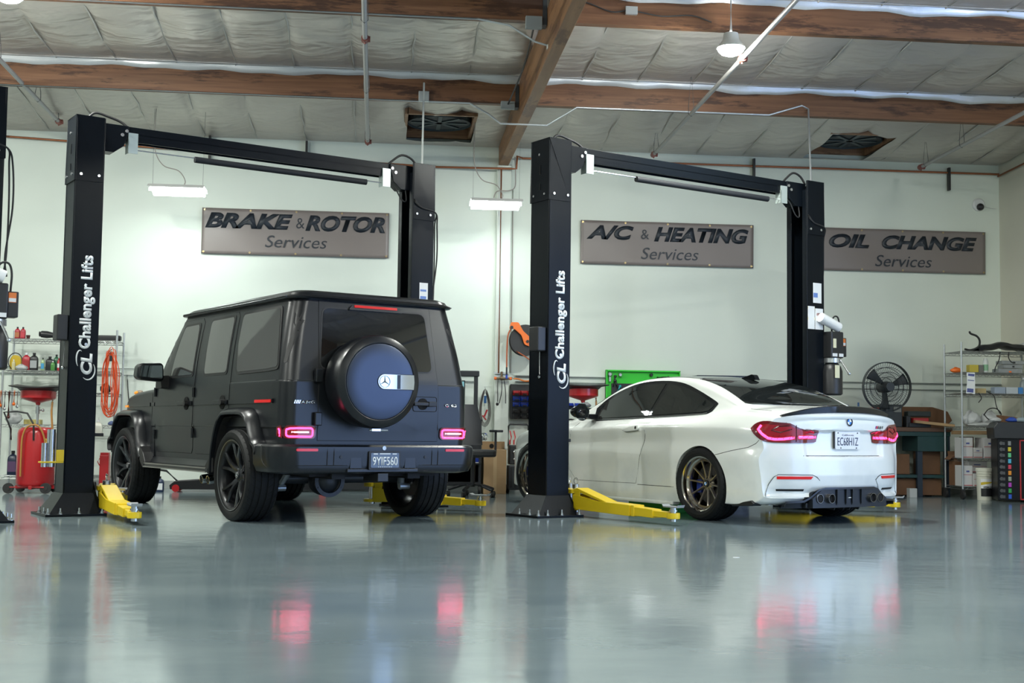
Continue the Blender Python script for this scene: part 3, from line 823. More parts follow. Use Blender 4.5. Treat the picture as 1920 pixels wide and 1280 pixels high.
def make_lift(name, label, O, arms, full=True, pu=False, kind=0, logo=True):
    t = thing(name, label, 'car lift', (O[0], O[1], 0), LA)
    if full: cn = column(-1, t, logo)
    cf = column(1, t, False)
    b = MB().bx(-S_/2+.40, S_/2-.38, .09, .20, 3.485, 3.50).bx(-S_/2+.40, S_/2-.38, .09, .105, 3.42, 3.56).bx(-S_/2+.40, S_/2-.38, .185, .20, 3.42, 3.56)
    if full: b.build('overhead_beam', M_post, t, bevel=.003)
    else: MB().bx(S_/2-1.2, S_/2-.38, .09, .20, 3.42, 3.56).build('overhead_beam', M_post, t, bevel=.003)
    for s in ((-1, 1) if full else (1,)):
        MB().prism([(s*(S_/2-.26), 3.30), (s*(S_/2-.36), 3.30), (s*(S_/2-.45), 3.37), (s*(S_/2-.49), 3.50), (s*(S_/2-.49), 3.56), (s*(S_/2-.20), 3.56)], .07, .22, 'xz').build('pulley_bracket', M_post, t, bevel=.004)
        MB().cyl((s*(S_/2-.43), .06, 3.47), (s*(S_/2-.43), .075, 3.47), .016, n=10).cyl((s*(S_/2-.47), .06, 3.51), (s*(S_/2-.47), .075, 3.51), .016, n=10).build('bracket_bolt', M_zinc, t)
        MB().tube(smooth_pts([(s*(S_/2-.12), .16, 3.58), (s*(S_/2-.2), .16, 3.66), (s*(S_/2-.32), .15, 3.68 if s > 0 else 3.64), (s*(S_/2-.44), .14, 3.60), (s*(S_/2-.52), .12, 3.53)], 6), .012, 8).build('hydraulic_hose', M_rub, t, smooth=50)
    if full:
        for s, z in ((-1, 3.40), (1, 3.40)):
            xx = s*1.32; b = MB().bx(xx-.045, xx+.045, .07, .085, 3.31, 3.50).bx(xx-.045, xx-.04, .07, .16, 3.31, 3.45).build('switch_bracket', mat('pale_zinc', (.52, .60, .58), .35, metal=.5), t)
        MB().cyl((-.72, .10, 3.335), (1.10, .10, 3.335), .030, n=16).build('shutoff_bar', mat('foam_black', (.01, .012, .016), .7), t, smooth=50)
        MB().cyl((-1.32, .10, 3.35), (1.32, .10, 3.35), .006, n=8).build('bar_rod', M_zinc, t)
        MB().tube(smooth_pts([(1.36, .08, 3.36), (1.42, .08, 3.32), (1.50, .08, 3.20), (1.56, .08, 3.19), (1.55, .09, 3.33)], 6), .007, 6).build('switch_cable', M_rub, t)
    # cable bundle down the outer side of the far column
    xo = S_/2
    for k, dx in enumerate((0, .03)):
        MB().tube(smooth_pts([(xo-.25, -.012, 3.20-k*.02), (xo-.16, -.014, 3.12), (xo+.02, .0, 3.08), (xo+.055+dx, .08, 2.95), (xo+.07+dx, .10, 2.6), (xo+.065-dx*.3, .10, 2.2), (xo+.04+dx, .08, 2.02)], 6), .008, 7).build('power_cable', M_rub, t, smooth=50)
    if pu: power_unit(t, 0 if full else -.16)
    stickers(t, cf, kind)
    if full:
        # lock box and safety cover on the outer side of the near column
        xo = -S_/2
        MB().bx(xo-.10, xo, .02, .17, 1.55, 1.78).build('lock_cover', M_blk, t, bevel=.01)
        MB().tube([(xo-.006, .12, 1.55), (xo-.006, .12, 1.42), (xo-.012, .11, 1.33)], .004, 6).sphere((xo-.015, .11, 1.31), .016, 10).build('lock_pull', M_zinc, t)
    for pv, en in arms: arm(t, pv, en)
    if full:
        MB().bx(-S_/2+.25, -S_/2+.37, .12, .16, .70, .73).build('arm_restraint', M_blk, t, bevel=.004)
    return t
L1 = make_lift('two_post_lift', 'black two-post car lift around the black off-roader, white lettering on its near post', (-1.082, 12.535), [((-1.46, .02), (-1.60, -1.25)), ((1.28, .10), (1.98, -.80)), ((-1.40, .26), (-.95, 1.30))], kind=1)
L2 = make_lift('two_post_lift', 'black two-post car lift around the white coupe, white lettering on its near post', (3.232, 12.740), [((-1.46, .02), (-1.38, -1.26)), ((1.22, .16), (2.06, -.78)), ((-1.40, .26), (-.95, 1.30))], pu=True)
L3 = make_lift('two_post_lift', 'black lift post with pump and warning labels, cut by the left picture edge', (-4.745, 9.985), [], full=False, pu=True)
# adapter caddy on the outer side of the near left post
o = L1
cd = MB().bx(-S_/2-.20, -S_/2-.005, .0, .10, .465, .478).bx(-S_/2-.07, -S_/2-.005, -.005, .01, .478, .58).build('adapter_rack', M_yel, o, bevel=.003)
for (dx, dy, z1, r) in ((-.165, .03, .64, .026), (-.105, .05, .76, .036), (-.14, .07, .62, .024)):
    MB().cyl((-S_/2+dx, dy, .43), (-S_/2+dx, dy, z1), r, n=18).build('height_adapter', M_zinc, cd, smooth=40)
# ================================================================== WHEELS
M_tyre = mat('tyre_rubber', (.009, .010, .011), .55, spec=.25)
M_groove = mat('tyre_groove', (.004, .004, .004), .9)
def tyre_mesh(R, rim, W, n=96, grooves=4, blocks=True):
    """tyre around the x axis, outer side towards -x; tread with grooves and block edges"""
    w = W/2
    prof = [(rim-.004, -w*.86), (rim+.012, -w*.93), (rim+(R-rim)*.35, -w*1.0), (rim+(R-rim)*.68, -w*.99), (R-.020, -w*.93), (R-.007, -w*.84)]
    tread = []
    gx = [(-.58), (-.20), (.20), (.58)] if grooves == 4 else [(-.5), (0), (.5)]
    for g in gx:
        c = g*w
        tread += [(R-.0015*abs(g)*2, c-.010), (R-.009, c-.006), (R-.009, c+.006), (R-.0015*abs(g)*2, c+.010)]
    prof += tread
    prof += [(r, -h) for r, h in reversed(prof[:6])]
    b = MB().lathe([(r, h) for r, h in prof]+[(rim-.004, w*.5), (rim-.004, -w*.5)], axis=(1, 0, 0), n=n, closed=True)
    return b
def tread_cuts(R, W, n=44):
    b = MB(); w = W/2
    for i in range(n):
        a = 2*PI*i/n
        for (x0, x1, off) in ((-w*.90, -w*.62, 0), (-w*.54, -w*.24, .5), (.24*w, .54*w, .3), (.62*w, .90*w, .8)):
            aa = a+off*2*PI/n; slant = .035*(1 if x0 < 0 else -1)
            v = []
            for (x, da) in ((x0, -slant), (x1, slant)):
                rr = R+.0006-(.010 if abs(x) > .85*w else 0)
                for t in (-.0040, .0040):
                    ang = aa+da+t/R*1.1; v.append((x, math.cos(ang)*rr, math.sin(ang)*rr))
            b.add(v, [(0, 1, 3, 2)])
    return b

def wheel_offroader(parent, pos, side, spin=0.):
    """22 inch dark wheel with five forked spokes; local outer side is -x"""
    R, rim, W = .395, .298, .295
    rz = 0 if side < 0 else PI
    b = MB().lathe([(rim, .13), (rim-.012, .125), (.262, .06), (.262, -.10), (rim-.022, -.128), (rim-.004, -.138), (rim+.006, -.138), (rim+.006, -.128), (rim, -.10)], axis=(1, 0, 0), n=72)
    w = b.build('wheel', mat('dark_wheel_barrel', (.012, .013, .015), .35, metal=.3), parent, smooth=35, loc=pos, rot=(0, 0, rz))
    build2('tyre', tyre_mesh(R, rim+.002, W), M_tyre, tread_cuts(R, W, 40), M_groove, w, 30)
    M_rim = mat('satin_black_spokes', (.060, .064, .070), .24, metal=.75)
    s = MB()
    for k in range(5):
        a0 = 2*PI*k/5+PI/2+spin
        for sg in (-1, 1):
            # hub to fork, then fork to rim
            P = []
            for (r, da, x, hw, th) in ((.045, .10, -.060, .030, .050), (.115, .12, -.085, .020, .040), (.165, .17, -.100, .017, .032), (.235, .235, -.112, .015, .026), (.292, .275, -.122, .018, .020)):
                a = a0+sg*da; c = Vector((0, math.cos(a), math.sin(a))); tdir = Vector((0, -math.sin(a), math.cos(a)))
                q = c*r
                P.append([(x, *(q+tdir*hw*.62)[1:]), (x, *(q-tdir*hw*.62)[1:]), (x+th*.5, *(q-tdir*hw)[1:]), (x+th, *(q-tdir*hw*.8)[1:]), (x+th, *(q+tdir*hw*.8)[1:]), (x+th*.5, *(q+tdir*hw)[1:])])
            s.grid(P, closed_u=True)
    s.lathe([(1e-4, -.070), (.040, -.070), (.062, -.062), (.085, -.045), (.085, -.0), (1e-4, .0)], axis=(1, 0, 0), n=40)
    s.build('spokes', M_rim, w, smooth=35)
    MB().lathe([(1e-4, -.084), (.030, -.084), (.034, -.078), (.036, -.06)], axis=(1, 0, 0), n=28).build('centre_cap', mat('satin_cap', (.05, .052, .056), .3, metal=.7), w, smooth=35)
    e = MB().lathe([(.021, -.084), (.025, -.084), (.025, -.088), (.021, -.088)], axis=(1, 0, 0), n=28, closed=True)
    for k in range(3):
        a = PI/2+2*PI*k/3; e.cyl((-.087, 0, 0), (-.087, .022*math.cos(a), .022*math.sin(a)), .003, .0012, n=6)
    e.build('cap_emblem', M_zinc, w)
    MB().lathe([(rim-.004, -.137), (rim+.005, -.141), (rim+.003, -.134)], axis=(1, 0, 0), n=72, closed=True).build('rim_edge', mat('rim_edge_grey', (.20, .21, .22), .3, metal=.8), w, smooth=40)
    d = MB().lathe([(.10, .02), (.205, .02), (.205, .045), (.10, .045)], axis=(1, 0, 0), n=48, closed=True)
    d.build('brake_disc', mat('brake_disc', (.09, .09, .095), .4, metal=.8), w, smooth=35)
    d = MB().prism([(.11, -.10), (.22, -.12), (.235, 0), (.22, .12), (.11, .10)], -.0, .065, 'yz'); d.build('brake_caliper', mat('dark_caliper', (.03, .03, .03), .4), w, bevel=.006)
    return w

def wheel_coupe(parent, pos, side, spin=0., W=.275):
    """19 inch bronze deep-lip wheel with ten thin spokes"""
    R, rim = .3375, .252
    rz = 0 if side < 0 else PI
    M_lip = mat('polished_lip', (.52, .48, .42), .12, metal=1.)
    M_br = mat('bronze_face', (.38, .345, .30), .28, metal=.85)
    b = MB().lathe([(rim, .12), (rim-.012, .115), (.222, .06), (.218, -.04), (.220, -.06), (.236, -.075), (.240, -.115), (rim, -.124), (rim+.006, -.126), (rim+.006, -.118), (rim, -.09)], axis=(1, 0, 0), n=80)
    w = b.build('wheel', M_lip, parent, smooth=35, loc=pos, rot=(0, 0, rz))
    lab(w, 'bronze wheel with polished deep lip')
    build2('tyre', tyre_mesh(R, rim+.002, W, 88), M_tyre, tread_cuts(R, W, 44), M_groove, w, 30)
    s = MB()
    s.lathe([(.206, -.052), (.222, -.052), (.222, -.064), (.206, -.064)], axis=(1, 0, 0), n=72, closed=True)
    for k in range(10):
        a = 2*PI*k/10+spin; c = Vector((0, math.cos(a), math.sin(a))); tdir = Vector((0, -math.sin(a), math.cos(a))); P = []
        for (r, x, hw, th) in ((.05, -.035, .014, .035), (.12, -.045, .0095, .028), (.17, -.055, .008, .022), (.214, -.066, .010, .018)):
            q = c*r
            P.append([(x, *(q+tdir*hw*.45)[1:]), (x, *(q-tdir*hw*.45)[1:]), (x+th*.4, *(q-tdir*hw)[1:]), (x+th, *(q-tdir*hw*.9)[1:]), (x+th, *(q+tdir*hw*.9)[1:]), (x+th*.4, *(q+tdir*hw)[1:])])
        s.grid(P, closed_u=True)
    s.lathe([(1e-4, -.032), (.046, -.032), (.060, -.028), (.072, -.012), (.072, .0), (1e-4, .0)], axis=(1, 0, 0), n=40)
    s.build('spokes', M_br, w, smooth=35)
    MB().lathe([(1e-4, -.046), (.030, -.046), (.034, -.042), (.034, -.03)], axis=(1, 0, 0), n=28).build('centre_cap', mat('cap_black', (.01, .01, .012), .15), w, smooth=35)
    roundel(w, (-.047, 0, 0), .027, 'x')
    for k in range(5):
        a = 2*PI*k/5+.3
        MB().cyl((-.034, .052*math.cos(a), .052*math.sin(a)), (-.020, .052*math.cos(a), .052*math.sin(a)), .009, n=6).build('lug_bolt', mat('cap_black'), w)
    MB().lathe([(.08, .02), (.19, .02), (.19, .045), (.08, .045)], axis=(1, 0, 0), n=48, closed=True).build('brake_disc', mat('brake_disc'), w, smooth=35)
    for yy in (-.15, .15):
        MB().prism([(yy-.035, -.09), (yy+.035, -.09), (yy+.035, .03), (yy-.035, .03)], -.0, .06, 'yz').build('brake_caliper', mat('blue_caliper', (.01, .03, .22), .3), w, bevel=.008)
    return w

def roundel(parent, c, r, axis='x', M3=None):
    """blue and white quartered badge with dark ring; axis x: facing -x"""
    M3 = M3 or (Matrix.Identity(3) if axis == 'x' else Matrix(((0, 1, 0), (1, 0, 0), (0, 0, 1))))
    c = Vector(c)
    def T(b): b.v = [tuple(c+M3 @ Vector(v)) for v in b.v]; return b
    o = T(MB().lathe([(r*.62, 0), (r*.98, 0), (r*1.0, -.002), (r*.97, -.004), (r*.62, -.004)], axis=(1, 0, 0), n=32, closed=True)).build('badge', mat('badge_ring', (.012, .012, .014), .2), parent, smooth=40)
    T(MB().lathe([(r*.97, -.002), (r*1.04, -.002), (r*1.04, -.005), (r*.97, -.005)], axis=(1, 0, 0), n=32, closed=True)).build('badge_rim', M_zinc, parent if parent.parent else o)
    for k in range(4):
        pts = [(0, 0)]+[(r*.62*math.cos(PI/2*k+PI/2*i/6), r*.62*math.sin(PI/2*k+PI/2*i/6)) for i in range(7)]
        T(MB().prism(pts, -.0035, 0, 'yz')).build('badge_quarter', mat('badge_blue', (.02, .20, .62), .3) if k % 2 else mat('badge_white', (.8, .82, .84), .3), parent if parent.parent else o)
    return o
# ================================================================== BLACK OFF-ROADER
M_bk = mat('satin_black_paint', (.0048, .0062, .0088), .31, metal=.0, spec=.5, coat=.0)
M_gls = mat('tinted_glass', (.13, .13, .13), .025, metal=.6, spec=.5, ior=1.9)
M_gls2 = mat('rear_tinted_glass', (.008, .009, .010), .02, spec=.5, ior=1.7)
M_seam = mat('shut_line', (.002, .002, .002), .8)
M_trim = mat('black_trim', (.012, .012, .013), .45)
M_tlr = mat('tail_lamp_red', (.13, .003, .007), .15, coat=.5)
M_tle = mat('tail_lamp_lit', (.8, .02, .08), .3, emis=(1, .035, .14), emis_s=4.6)
M_tle2 = mat('tail_lamp_core', (1, .4, .5), .3, emis=(1, .30, .42), emis_s=6)
M_refl = mat('red_reflector', (.55, .012, .012), .2, emis=(1, .02, .02), emis_s=.10)
M_chr = mat('chrome', (.8, .8, .8), .08, metal=1.)

G = thing('offroad_car', 'matte black boxy off-road car with a round spare wheel cover on its tail', 'car', (-.3402, 11.585, 0), .4945)
WB = 2.95; RY = .06
def plan(hw, yr, yf, rr, rf, z, n=10):
    """rounded rectangle in plan at height z, counter-clockwise, 8n points"""
    out = []
    for (cx_, cy_, a0, r) in ((hw-rr, yr+rr, 270, rr), (hw-rf, yf-rf, 0, rf), (-hw+rf, yf-rf, 90, rf), (-hw+rr, yr+rr, 180, rr)):
        for i in range(n+1):
            a = math.radians(a0+90*i/n); out.append((cx_+r*math.cos(a), cy_+r*math.sin(a), z))
    return out
def plan_loft(levels, cap=True):
    rows = [plan(*l) for l in levels]; b = MB().grid(rows, closed_u=True)
    if cap:
        n = len(rows[0]); k = len(b.v)
        b.f.append(tuple(range(n))); b.f.append(tuple(reversed(range(k-n, k))))
    return b
# lower tub
tub = plan_loft([(.850, -.76, 2.40, .10, .03, .44), (.872, -.775, 2.40, .11, .03, .50), (.880, -.785, 2.40, .12, .03, .60), (.884, -.79, 2.40, .12, .03, .79),
                 (.896, -.795, 2.40, .12, .03, .806), (.893, -.795, 2.40, .12, .03, .82), (.890, -.795, 2.38, .12, .03, 1.0), (.886, -.795, 2.36, .12, .03, 1.17), (.880, -.79, 2.35, .12, .03, 1.187)])
body = tub.build('body', M_bk, G, smooth=25)
cut = []
def arch_cut(y0, z0, x0=-1.3, x1=1.3, k=1.):
    pts = round_poly([(y0+.48, .30), (y0+.47, .62), (y0+.36, .84), (y0+.22, .895), (y0-.20, .895), (y0-.34, .82), (y0-.46, .62), (y0-.47, .30)], .10, 4)
    return MB().prism(pts, x0, x1, 'yz').build('cutter', M_trim)
boolean_cut(body, [arch_cut(RY, 0)])
body.data.shade_smooth(); body.data.set_sharp_from_angle(angle=math.radians(25))
# inner wheel housing / floor pan
MB().bx(-.60, .60, -.70, 3.15, .40, .95).bx(-.82, .82, .62, 2.40, .42, .60).build('floor_pan', mat('underbody_black', (.006, .006, .007), .7), G)
# front clip: fenders + bonnet
fc = MB()
rows = []
for (y, hw, zt, zb) in ((2.30, .885, 1.180, .50), (2.60, .885, 1.168, .50), (2.95, .885, 1.145, .50), (3.15, .880, 1.115, .50), (3.26, .865, 1.07, .52), (3.34, .83, .99, .54), (3.37, .79, .90, .56), (3.38, .76, .75, .58)):
    r = .045; row = [(-hw, y, zb), (-hw, y, (zb+zt)/2), (-hw, y, zt-r)]
    for i in range(1, 5):
        a = PI/2*i/4; row.append((-hw+r-r*math.cos(a), y, zt-r+r*math.sin(a)))
    row += [(-hw*.80, y, zt+.004), (-hw*.72, y, zt+.035), (-hw*.3, y, zt+.05)]
    row += [(-p[0], p[1], p[2]) for p in reversed(row)]
    rows.append(row)
fc.grid(rows); n = len(rows[0]); k = len(fc.v); fc.f.append(tuple(reversed(range(n)))); fc.f.append(tuple(range(k-n, k)))
fc.f.append((0, n-1, n*2-1, n)) if False else None
for i in range(len(rows)-1): fc.f.append((i*n, (i+1)*n, (i+1)*n+n-1, i*n+n-1))
front = fc.build('front_wings', M_bk, G, smooth=30)
boolean_cut(front, [arch_cut(RY+WB, 0)])
front.data.shade_smooth(); front.data.set_sharp_from_angle(angle=math.radians(30))
# greenhouse
lev = []
for i in range(19):
    t = i/18; z = 1.187+.698*t
    lev.append((.880-.130*t-.012*math.sin(PI*t)*-1, -.79+.120*t, 2.34-.49*t, .135, .06, z))
gh = plan_loft(lev)
cabin = gh.build('cabin', M_bk, G, smooth=25)
# roof with gutter lip
rows = [plan(*l) for l in ((.752, -.672, 1.86, .15, .11, 1.868), (.790, -.715, 1.925, .16, .12, 1.872), (.798, -.725, 1.935, .165, .12, 1.885), (.785, -.715, 1.92, .16, .12, 1.897), (.760, -.70, 1.88, .15, .12, 1.903), (.745, -.69, 1.80, .15, .14, 1.925), (.70, -.65, 1.68, .14, .2, 1.945), (.52, -.45, 1.35, .12, .25, 1.962), (.2, -.1, .9, .08, .12, 1.970))]
rb = MB().grid(rows, closed_u=True); n = len(rows[0]); k = len(rb.v); rb.f += [tuple(range(n)), tuple(reversed(range(k-n, k)))]
weight(rb.build('roof', M_bk, G, smooth=30))
rg = MB()
for sg in (-1, 1):
    rg.tube([(sg*.800, -.60, 1.889), (sg*.800, 1.80, 1.889)], .006, 6)
rg.build('roof_gutter', mat('gutter_edge', (.05, .052, .055), .25, metal=.4), G, smooth=50)

def grab(o):
    me = o.data; return [v.co.copy() for v in me.vertices], [tuple(p.vertices) for p in me.polygons]
av, af = [], []
for o_ in (body, front, cabin):
    v, f = grab(o_); n0 = len(av); av += v; af += [tuple(i+n0 for i in q) for q in f]
GB = Body(av, af)
for o_ in (body, front, cabin): weight(o_)

# --- side windows and doors
WIN = {
 'front_door': [(1.905, 1.288), (1.885, 1.42), (1.815, 1.64), (1.765, 1.765), (1.385, 1.772), (1.345, 1.60), (1.325, 1.40), (1.320, 1.290)],
 'rear_door': [(1.010, 1.286), (1.045, 1.50), (1.075, 1.782), (.530, 1.788), (.505, 1.60), (.475, 1.286)],
 'quarter': [(.235, 1.280), (.30, 1.50), (.325, 1.792), (-.455, 1.800), (-.55, 1.55), (-.625, 1.300), (-.40, 1.288)]}
def off_poly(pts, d):
    c = Vector((sum(p[0] for p in pts)/len(pts), sum(p[1] for p in pts)/len(pts)))
    return [(p[0]+(1 if p[0] > c.x else -1)*d, p[1]+(1 if p[1] > c.y else -1)*d) for p in pts]
DOORS = {'front_door': [(2.258, .60), (2.255, 1.18), (2.19, 1.25), (1.99, 1.78), (1.92, 1.825), (1.34, 1.828), (1.283, 1.79), (1.245, 1.25), (1.235, 1.18), (1.235, .60), (1.265, .552), (2.21, .552)],
 'rear_door': [(1.185, .60), (1.185, 1.18), (1.19, 1.25), (1.225, 1.79), (1.17, 1.828), (.48, 1.832), (.435, 1.79), (.368, 1.25), (.355, 1.18), (.355, .97), (.45, .86), (.51, .70), (.53, .60), (.60, .552), (1.155, .552)]}
for mir in (False, True):
    s = 1 if mir else -1
    dr = {}
    for k, pts in DOORS.items():
        dr[k] = GB.drape('left', pts, k, M_bk, G, off=.0035, skirt=.006, res=.07, mirror=mir, smooth=25)
        ln = MB(); GB.line(ln, 'left', pts, r=.0045, off=-.0015, mirror=mir, closed=True); ln.build('door_seal', M_seam, dr[k])
    for k, pts in WIN.items():
        par = dr.get(k, G)
        fr = GB.drape('left', round_poly(off_poly(pts, .022), .05), 'window_frame', M_trim, par, off=.007, skirt=.01, res=.12, mirror=mir)
        GB.drape('left', round_poly(pts, .045), 'window_glass', M_gls, par, off=.010, skirt=.008, res=.12, mirror=mir)
    vent = GB.drape('left', rrect(-.715, -.685, 1.33, 1.77, .014, 3), 'air_vent', M_trim, G, off=.003, skirt=.008, res=.1, mirror=mir)
    ln = MB(); GB.line(ln, 'left', [(2.38, 1.17), (2.40, .56)], r=.0045, off=-.0015, mirror=mir); ln.build('wing_shut_line', M_seam, G)
    # rubbing ridge with beading
    rd = MB()
    for (a, b_) in ((3.10, 2.42), (2.38, 2.28), (2.25, 1.24), (1.18, .37), (.33, -.60)):
        P = [(a, 1.0), (b_, 1.0), (b_, 1.036), (a, 1.036)]
        o_ = GB.drape('left', P, 'side_moulding', M_bk, G, off=.016, skirt=.02, res=.3, mirror=mir)
    s = 1 if mir else -1
    # side markers, indicator
    GB.drape('left', rrect(-.585, -.25, 1.005, 1.030, .008, 2), 'side_marker', M_refl, G, off=.021, skirt=.02, res=.2, mirror=mir)
    GB.drape('left', rrect(3.12, 3.26, .995, 1.018, .008, 2), 'side_indicator', mat('amber', (.85, .28, .02), .2, emis=(1, .35, .03), emis_s=.25), G, off=.02, skirt=.03, res=.2, mirror=mir)
    # door handles: round recess with bar and push button
    for y in (1.40, .50):
        h = dr['front_door' if y > 1 else 'rear_door']
        MB().cyl((s*.880, y, 1.018), (s*.899, y, 1.018), .062, n=24).build('handle_recess', M_seam, h, smooth=40)
        MB().prism(rrect(y-.05, y+.16, .998, 1.038, .018, 4), s*.905, s*.932, 'yz').build('door_handle', M_bk, h, bevel=.006)
        MB().cyl((s*.89, y-.055, 1.018), (s*.94, y-.055, 1.018), .026, n=16).build('push_button', M_trim, h, bevel=.003)
    for (y, z) in ((2.275, 1.14), (2.275, .72), (1.21, 1.12), (1.21, .74)):
        MB().cyl((s*.898, y, z-.045), (s*.898, y, z+.045), .014, n=12).build('door_hinge', M_bk, G, smooth=40)
    # flares: body line to lip
    for yc in (RY, RY+WB):
        A = [(.56, .42), (.50, .62), (.42, .84), (.33, .935), (.20, .966), (-.20, .966), (-.31, .94), (-.38, .88), (-.47, .72), (-.53, .66), (-.54, .60)]
        B_ = [(.49, .40), (.465, .60), (.39, .80), (.28, .91), (.16, .932), (-.15, .932), (-.25, .905), (-.33, .84), (-.42, .70), (-.50, .655), (-.52, .60)]
        if yc > 1:
            A = [(-a*1.0, z) for a, z in A]; B_ = [(-a, z) for a, z in B_]
            A[-1] = (.52, .56); B_[-1] = (.49, .56)
            A = [(-.62, .50)]+A[1:]; B_ = [(-.56, .49)]+B_[1:]
        A = [tuple(p) for p in catmull(A, 5)]; B_ = [tuple(p) for p in catmull(B_, 5)]
        rows = [[(s*.878, yc+a, z) for a, z in A], [(s*.915, yc+a*.995+b*.005, z*.995+w*.005) for (a, z), (b, w) in zip(A, B_)],
                [(s*.982, yc+b, w+.006) for b, w in B_], [(s*.990, yc+b*.985, w-.010) for b, w in B_], [(s*.984, yc+b*.965, w-.024) for b, w in B_], [(s*.86, yc+b*.95, w-.035) for b, w in B_]]
        fl = MB().grid(rows); o_ = fl.build('wheel_arch_flare', M_bk, G, smooth=50)
        # dark liner
        rows = [[(s*.955, yc+b*.93, w-.045) for b, w in B_], [(s*.60, yc+b*.93, w-.05) for b, w in B_]]
        MB().grid(rows).build('arch_liner', mat('underbody_black'), G)
    # sill and side step
    st = MB().prism([(.43, .43), (.50, .40), (.53, .44), (.60, .44)] if False else [(s*.80, .44), (s*.955, .395), (s*.975, .402), (s*.975, .432), (s*.93, .445), (s*.87, .50), (s*.80, .51)], .60, 2.36, 'xz')
    stp = st.build('side_step', M_bk, G, bevel=.004)
    for z in (.432, .398):
        MB().bx(s*.968, s*.980, .64, 2.34, z-.006, z+.006).build('step_trim', mat('satin_steel', (.34, .33, .31), .3, metal=.8), stp)
    MB().prism([(.50, .40), (.62, .385), (.70, .44), (.60, .52), (.52, .56)], s*.84, s*.97, 'yz').build('step_end', M_trim, G, bevel=.006)
    MB().prism([(2.50, .50), (2.36, .385), (2.28, .44), (2.36, .54), (2.46, .60)], s*.84, s*.98, 'yz').build('step_end', M_trim, G, bevel=.006)
    # side exhaust pipes
    for y in (.86, .70):
        MB().lathe([(.030, .10), (.034, 0), (.0375, 0), (.040, .01), (.040, .12)], c=(s*.93, y, .325), axis=(-s, 0, .15), n=28).build('side_exhaust', M_chr, G, smooth=40)
        MB().cyl((s*.915, y, .325), (s*.90, y, .325), .034, n=20).build('exhaust_bore', M_seam, G)
    # mirror
    mp = [(-.10, .0), (-.10, .125), (-.06, .155), (.09, .14), (.13, .10), (.14, .0), (.10, -.015), (-.06, -.02)]
    mb = MB().prism(round_poly([(s*.93, 1.255), (s*.935, 1.395), (s*.96, 1.42), (s*1.155, 1.41), (s*1.19, 1.38), (s*1.20, 1.28), (s*1.17, 1.25), (s*.96, 1.235)], .02, 3), 1.93, 2.07, 'xz')
    mi = mb.build('side_mirror', M_bk, G, bevel=.025, seg=3, smooth=40)
    MB().prism(round_poly([(s*.95, 1.265), (s*.955, 1.395), (s*1.155, 1.385), (s*1.175, 1.28)], .015, 3), 1.925, 1.932, 'xz').build('mirror_glass', mat('mirror', (.35, .4, .42), .03, metal=1.), mi)
    MB().prism(round_poly([(1.92, 1.17), (2.10, 1.17), (2.08, 1.30), (1.97, 1.30)], .02, 3), s*.86, s*.96, 'yz').build('mirror_foot', M_trim, mi, bevel=.01)
    # bonnet-top indicator
    MB().sphere((s*.78, 3.12, 1.155), .05, 14, (.7, 1.4, .55)).build('turn_signal', mat('amber_cover', (.30, .24, .18), .3), G, smooth=50)
    MB().sphere((s*.80, 3.13, 1.150), .042, 12, (.8, 1.2, .5)).build('turn_signal_lens', mat('amber'), G, smooth=50)
    # wheels
    wheel_offroader(G, (s*.835, RY, .39), s, .15)
    wheel_offroader(G, (s*.835, RY+WB, .39), s, .75)

# front lamps, grille and bumper (away from the camera, kept simple but real)
for s in (-1, 1):
    MB().lathe([(1e-4, .04), (.08, .03), (.105, 0), (.10, -.02)], c=(s*.60, 3.37, .92), axis=(0, 1, 0), n=28).build('headlamp', mat('lamp_glass', (.5, .52, .55), .08), G, smooth=40)
gr = MB(); [gr.bx(-.36+i*.05, -.345+i*.05, 3.37, 3.40, .70, 1.0) for i in range(15)]
gr.bx(-.40, .40, 3.36, 3.385, .68, 1.02); gr.build('grille', M_trim, G, bevel=.003)
MB().prism(round_poly([(3.15, .40), (3.62, .44), (3.68, .60), (3.60, .70), (3.30, .70), (3.15, .62)], .05, 3), -.88, .88, 'yz').build('front_bumper', M_bk, G, bevel=.03)
GBW = GB.drape
# windscreen
MB().add([(-.70, 2.30, 1.24), (.70, 2.30, 1.24), (.62, 1.90, 1.83), (-.62, 1.90, 1.83)], [(0, 1, 2, 3)]).build('windscreen', M_gls, G).modifiers.new('s', 'SOLIDIFY').thickness = .02
# headlight bar / roof end seen above the mirror
# --- rear face
tgp = [(-.580, .700), (-.580, 1.185), (-.570, 1.30), (-.540, 1.862), (.520, 1.862), (.550, 1.30), (.560, 1.185), (.560, .700)]
TG = GB.drape('rear', tgp, 'tailgate', M_bk, G, off=.0035, skirt=.006, res=.08, smooth=25)
rear_ln = MB(); GB.line(rear_ln, 'rear', tgp, r=.0045, off=-.001, closed=True); rear_ln.build('tailgate_seal', M_seam, TG)
bl = MB(); GB.line(bl, 'rear', [(-.84, 1.188), (.84, 1.188)], r=.005, off=.0); 
for sd in ('left',):
    GB.line(bl, sd, [(-.66, 1.188), (1.15, 1.182)], r=.004, off=0); GB.line(bl, sd, [(-.66, 1.188), (1.15, 1.182)], r=.004, off=0, mirror=True)
bl.build('belt_line', mat('belt_edge', (.04, .042, .045), .25), G, smooth=50)
wn = [(-.565, 1.30), (-.55, 1.31), (-.505, 1.80), (.455, 1.80), (.475, 1.78), (.50, 1.31), (.48, 1.295)]
wn = [(-.560, 1.295), (-.505, 1.80), (.462, 1.80), (.505, 1.295)]
GB.drape('rear', round_poly([(a+(.012 if a > 0 else -.012), z+(.012 if z > 1.5 else -.012)) for a, z in wn], .07), 'rear_window_seal', M_trim, TG, off=.007, skirt=.01, res=.12)
GB.drape('rear', round_poly(wn, .06, 5), 'rear_window', M_gls2, TG, off=.010, skirt=.01, res=.08)
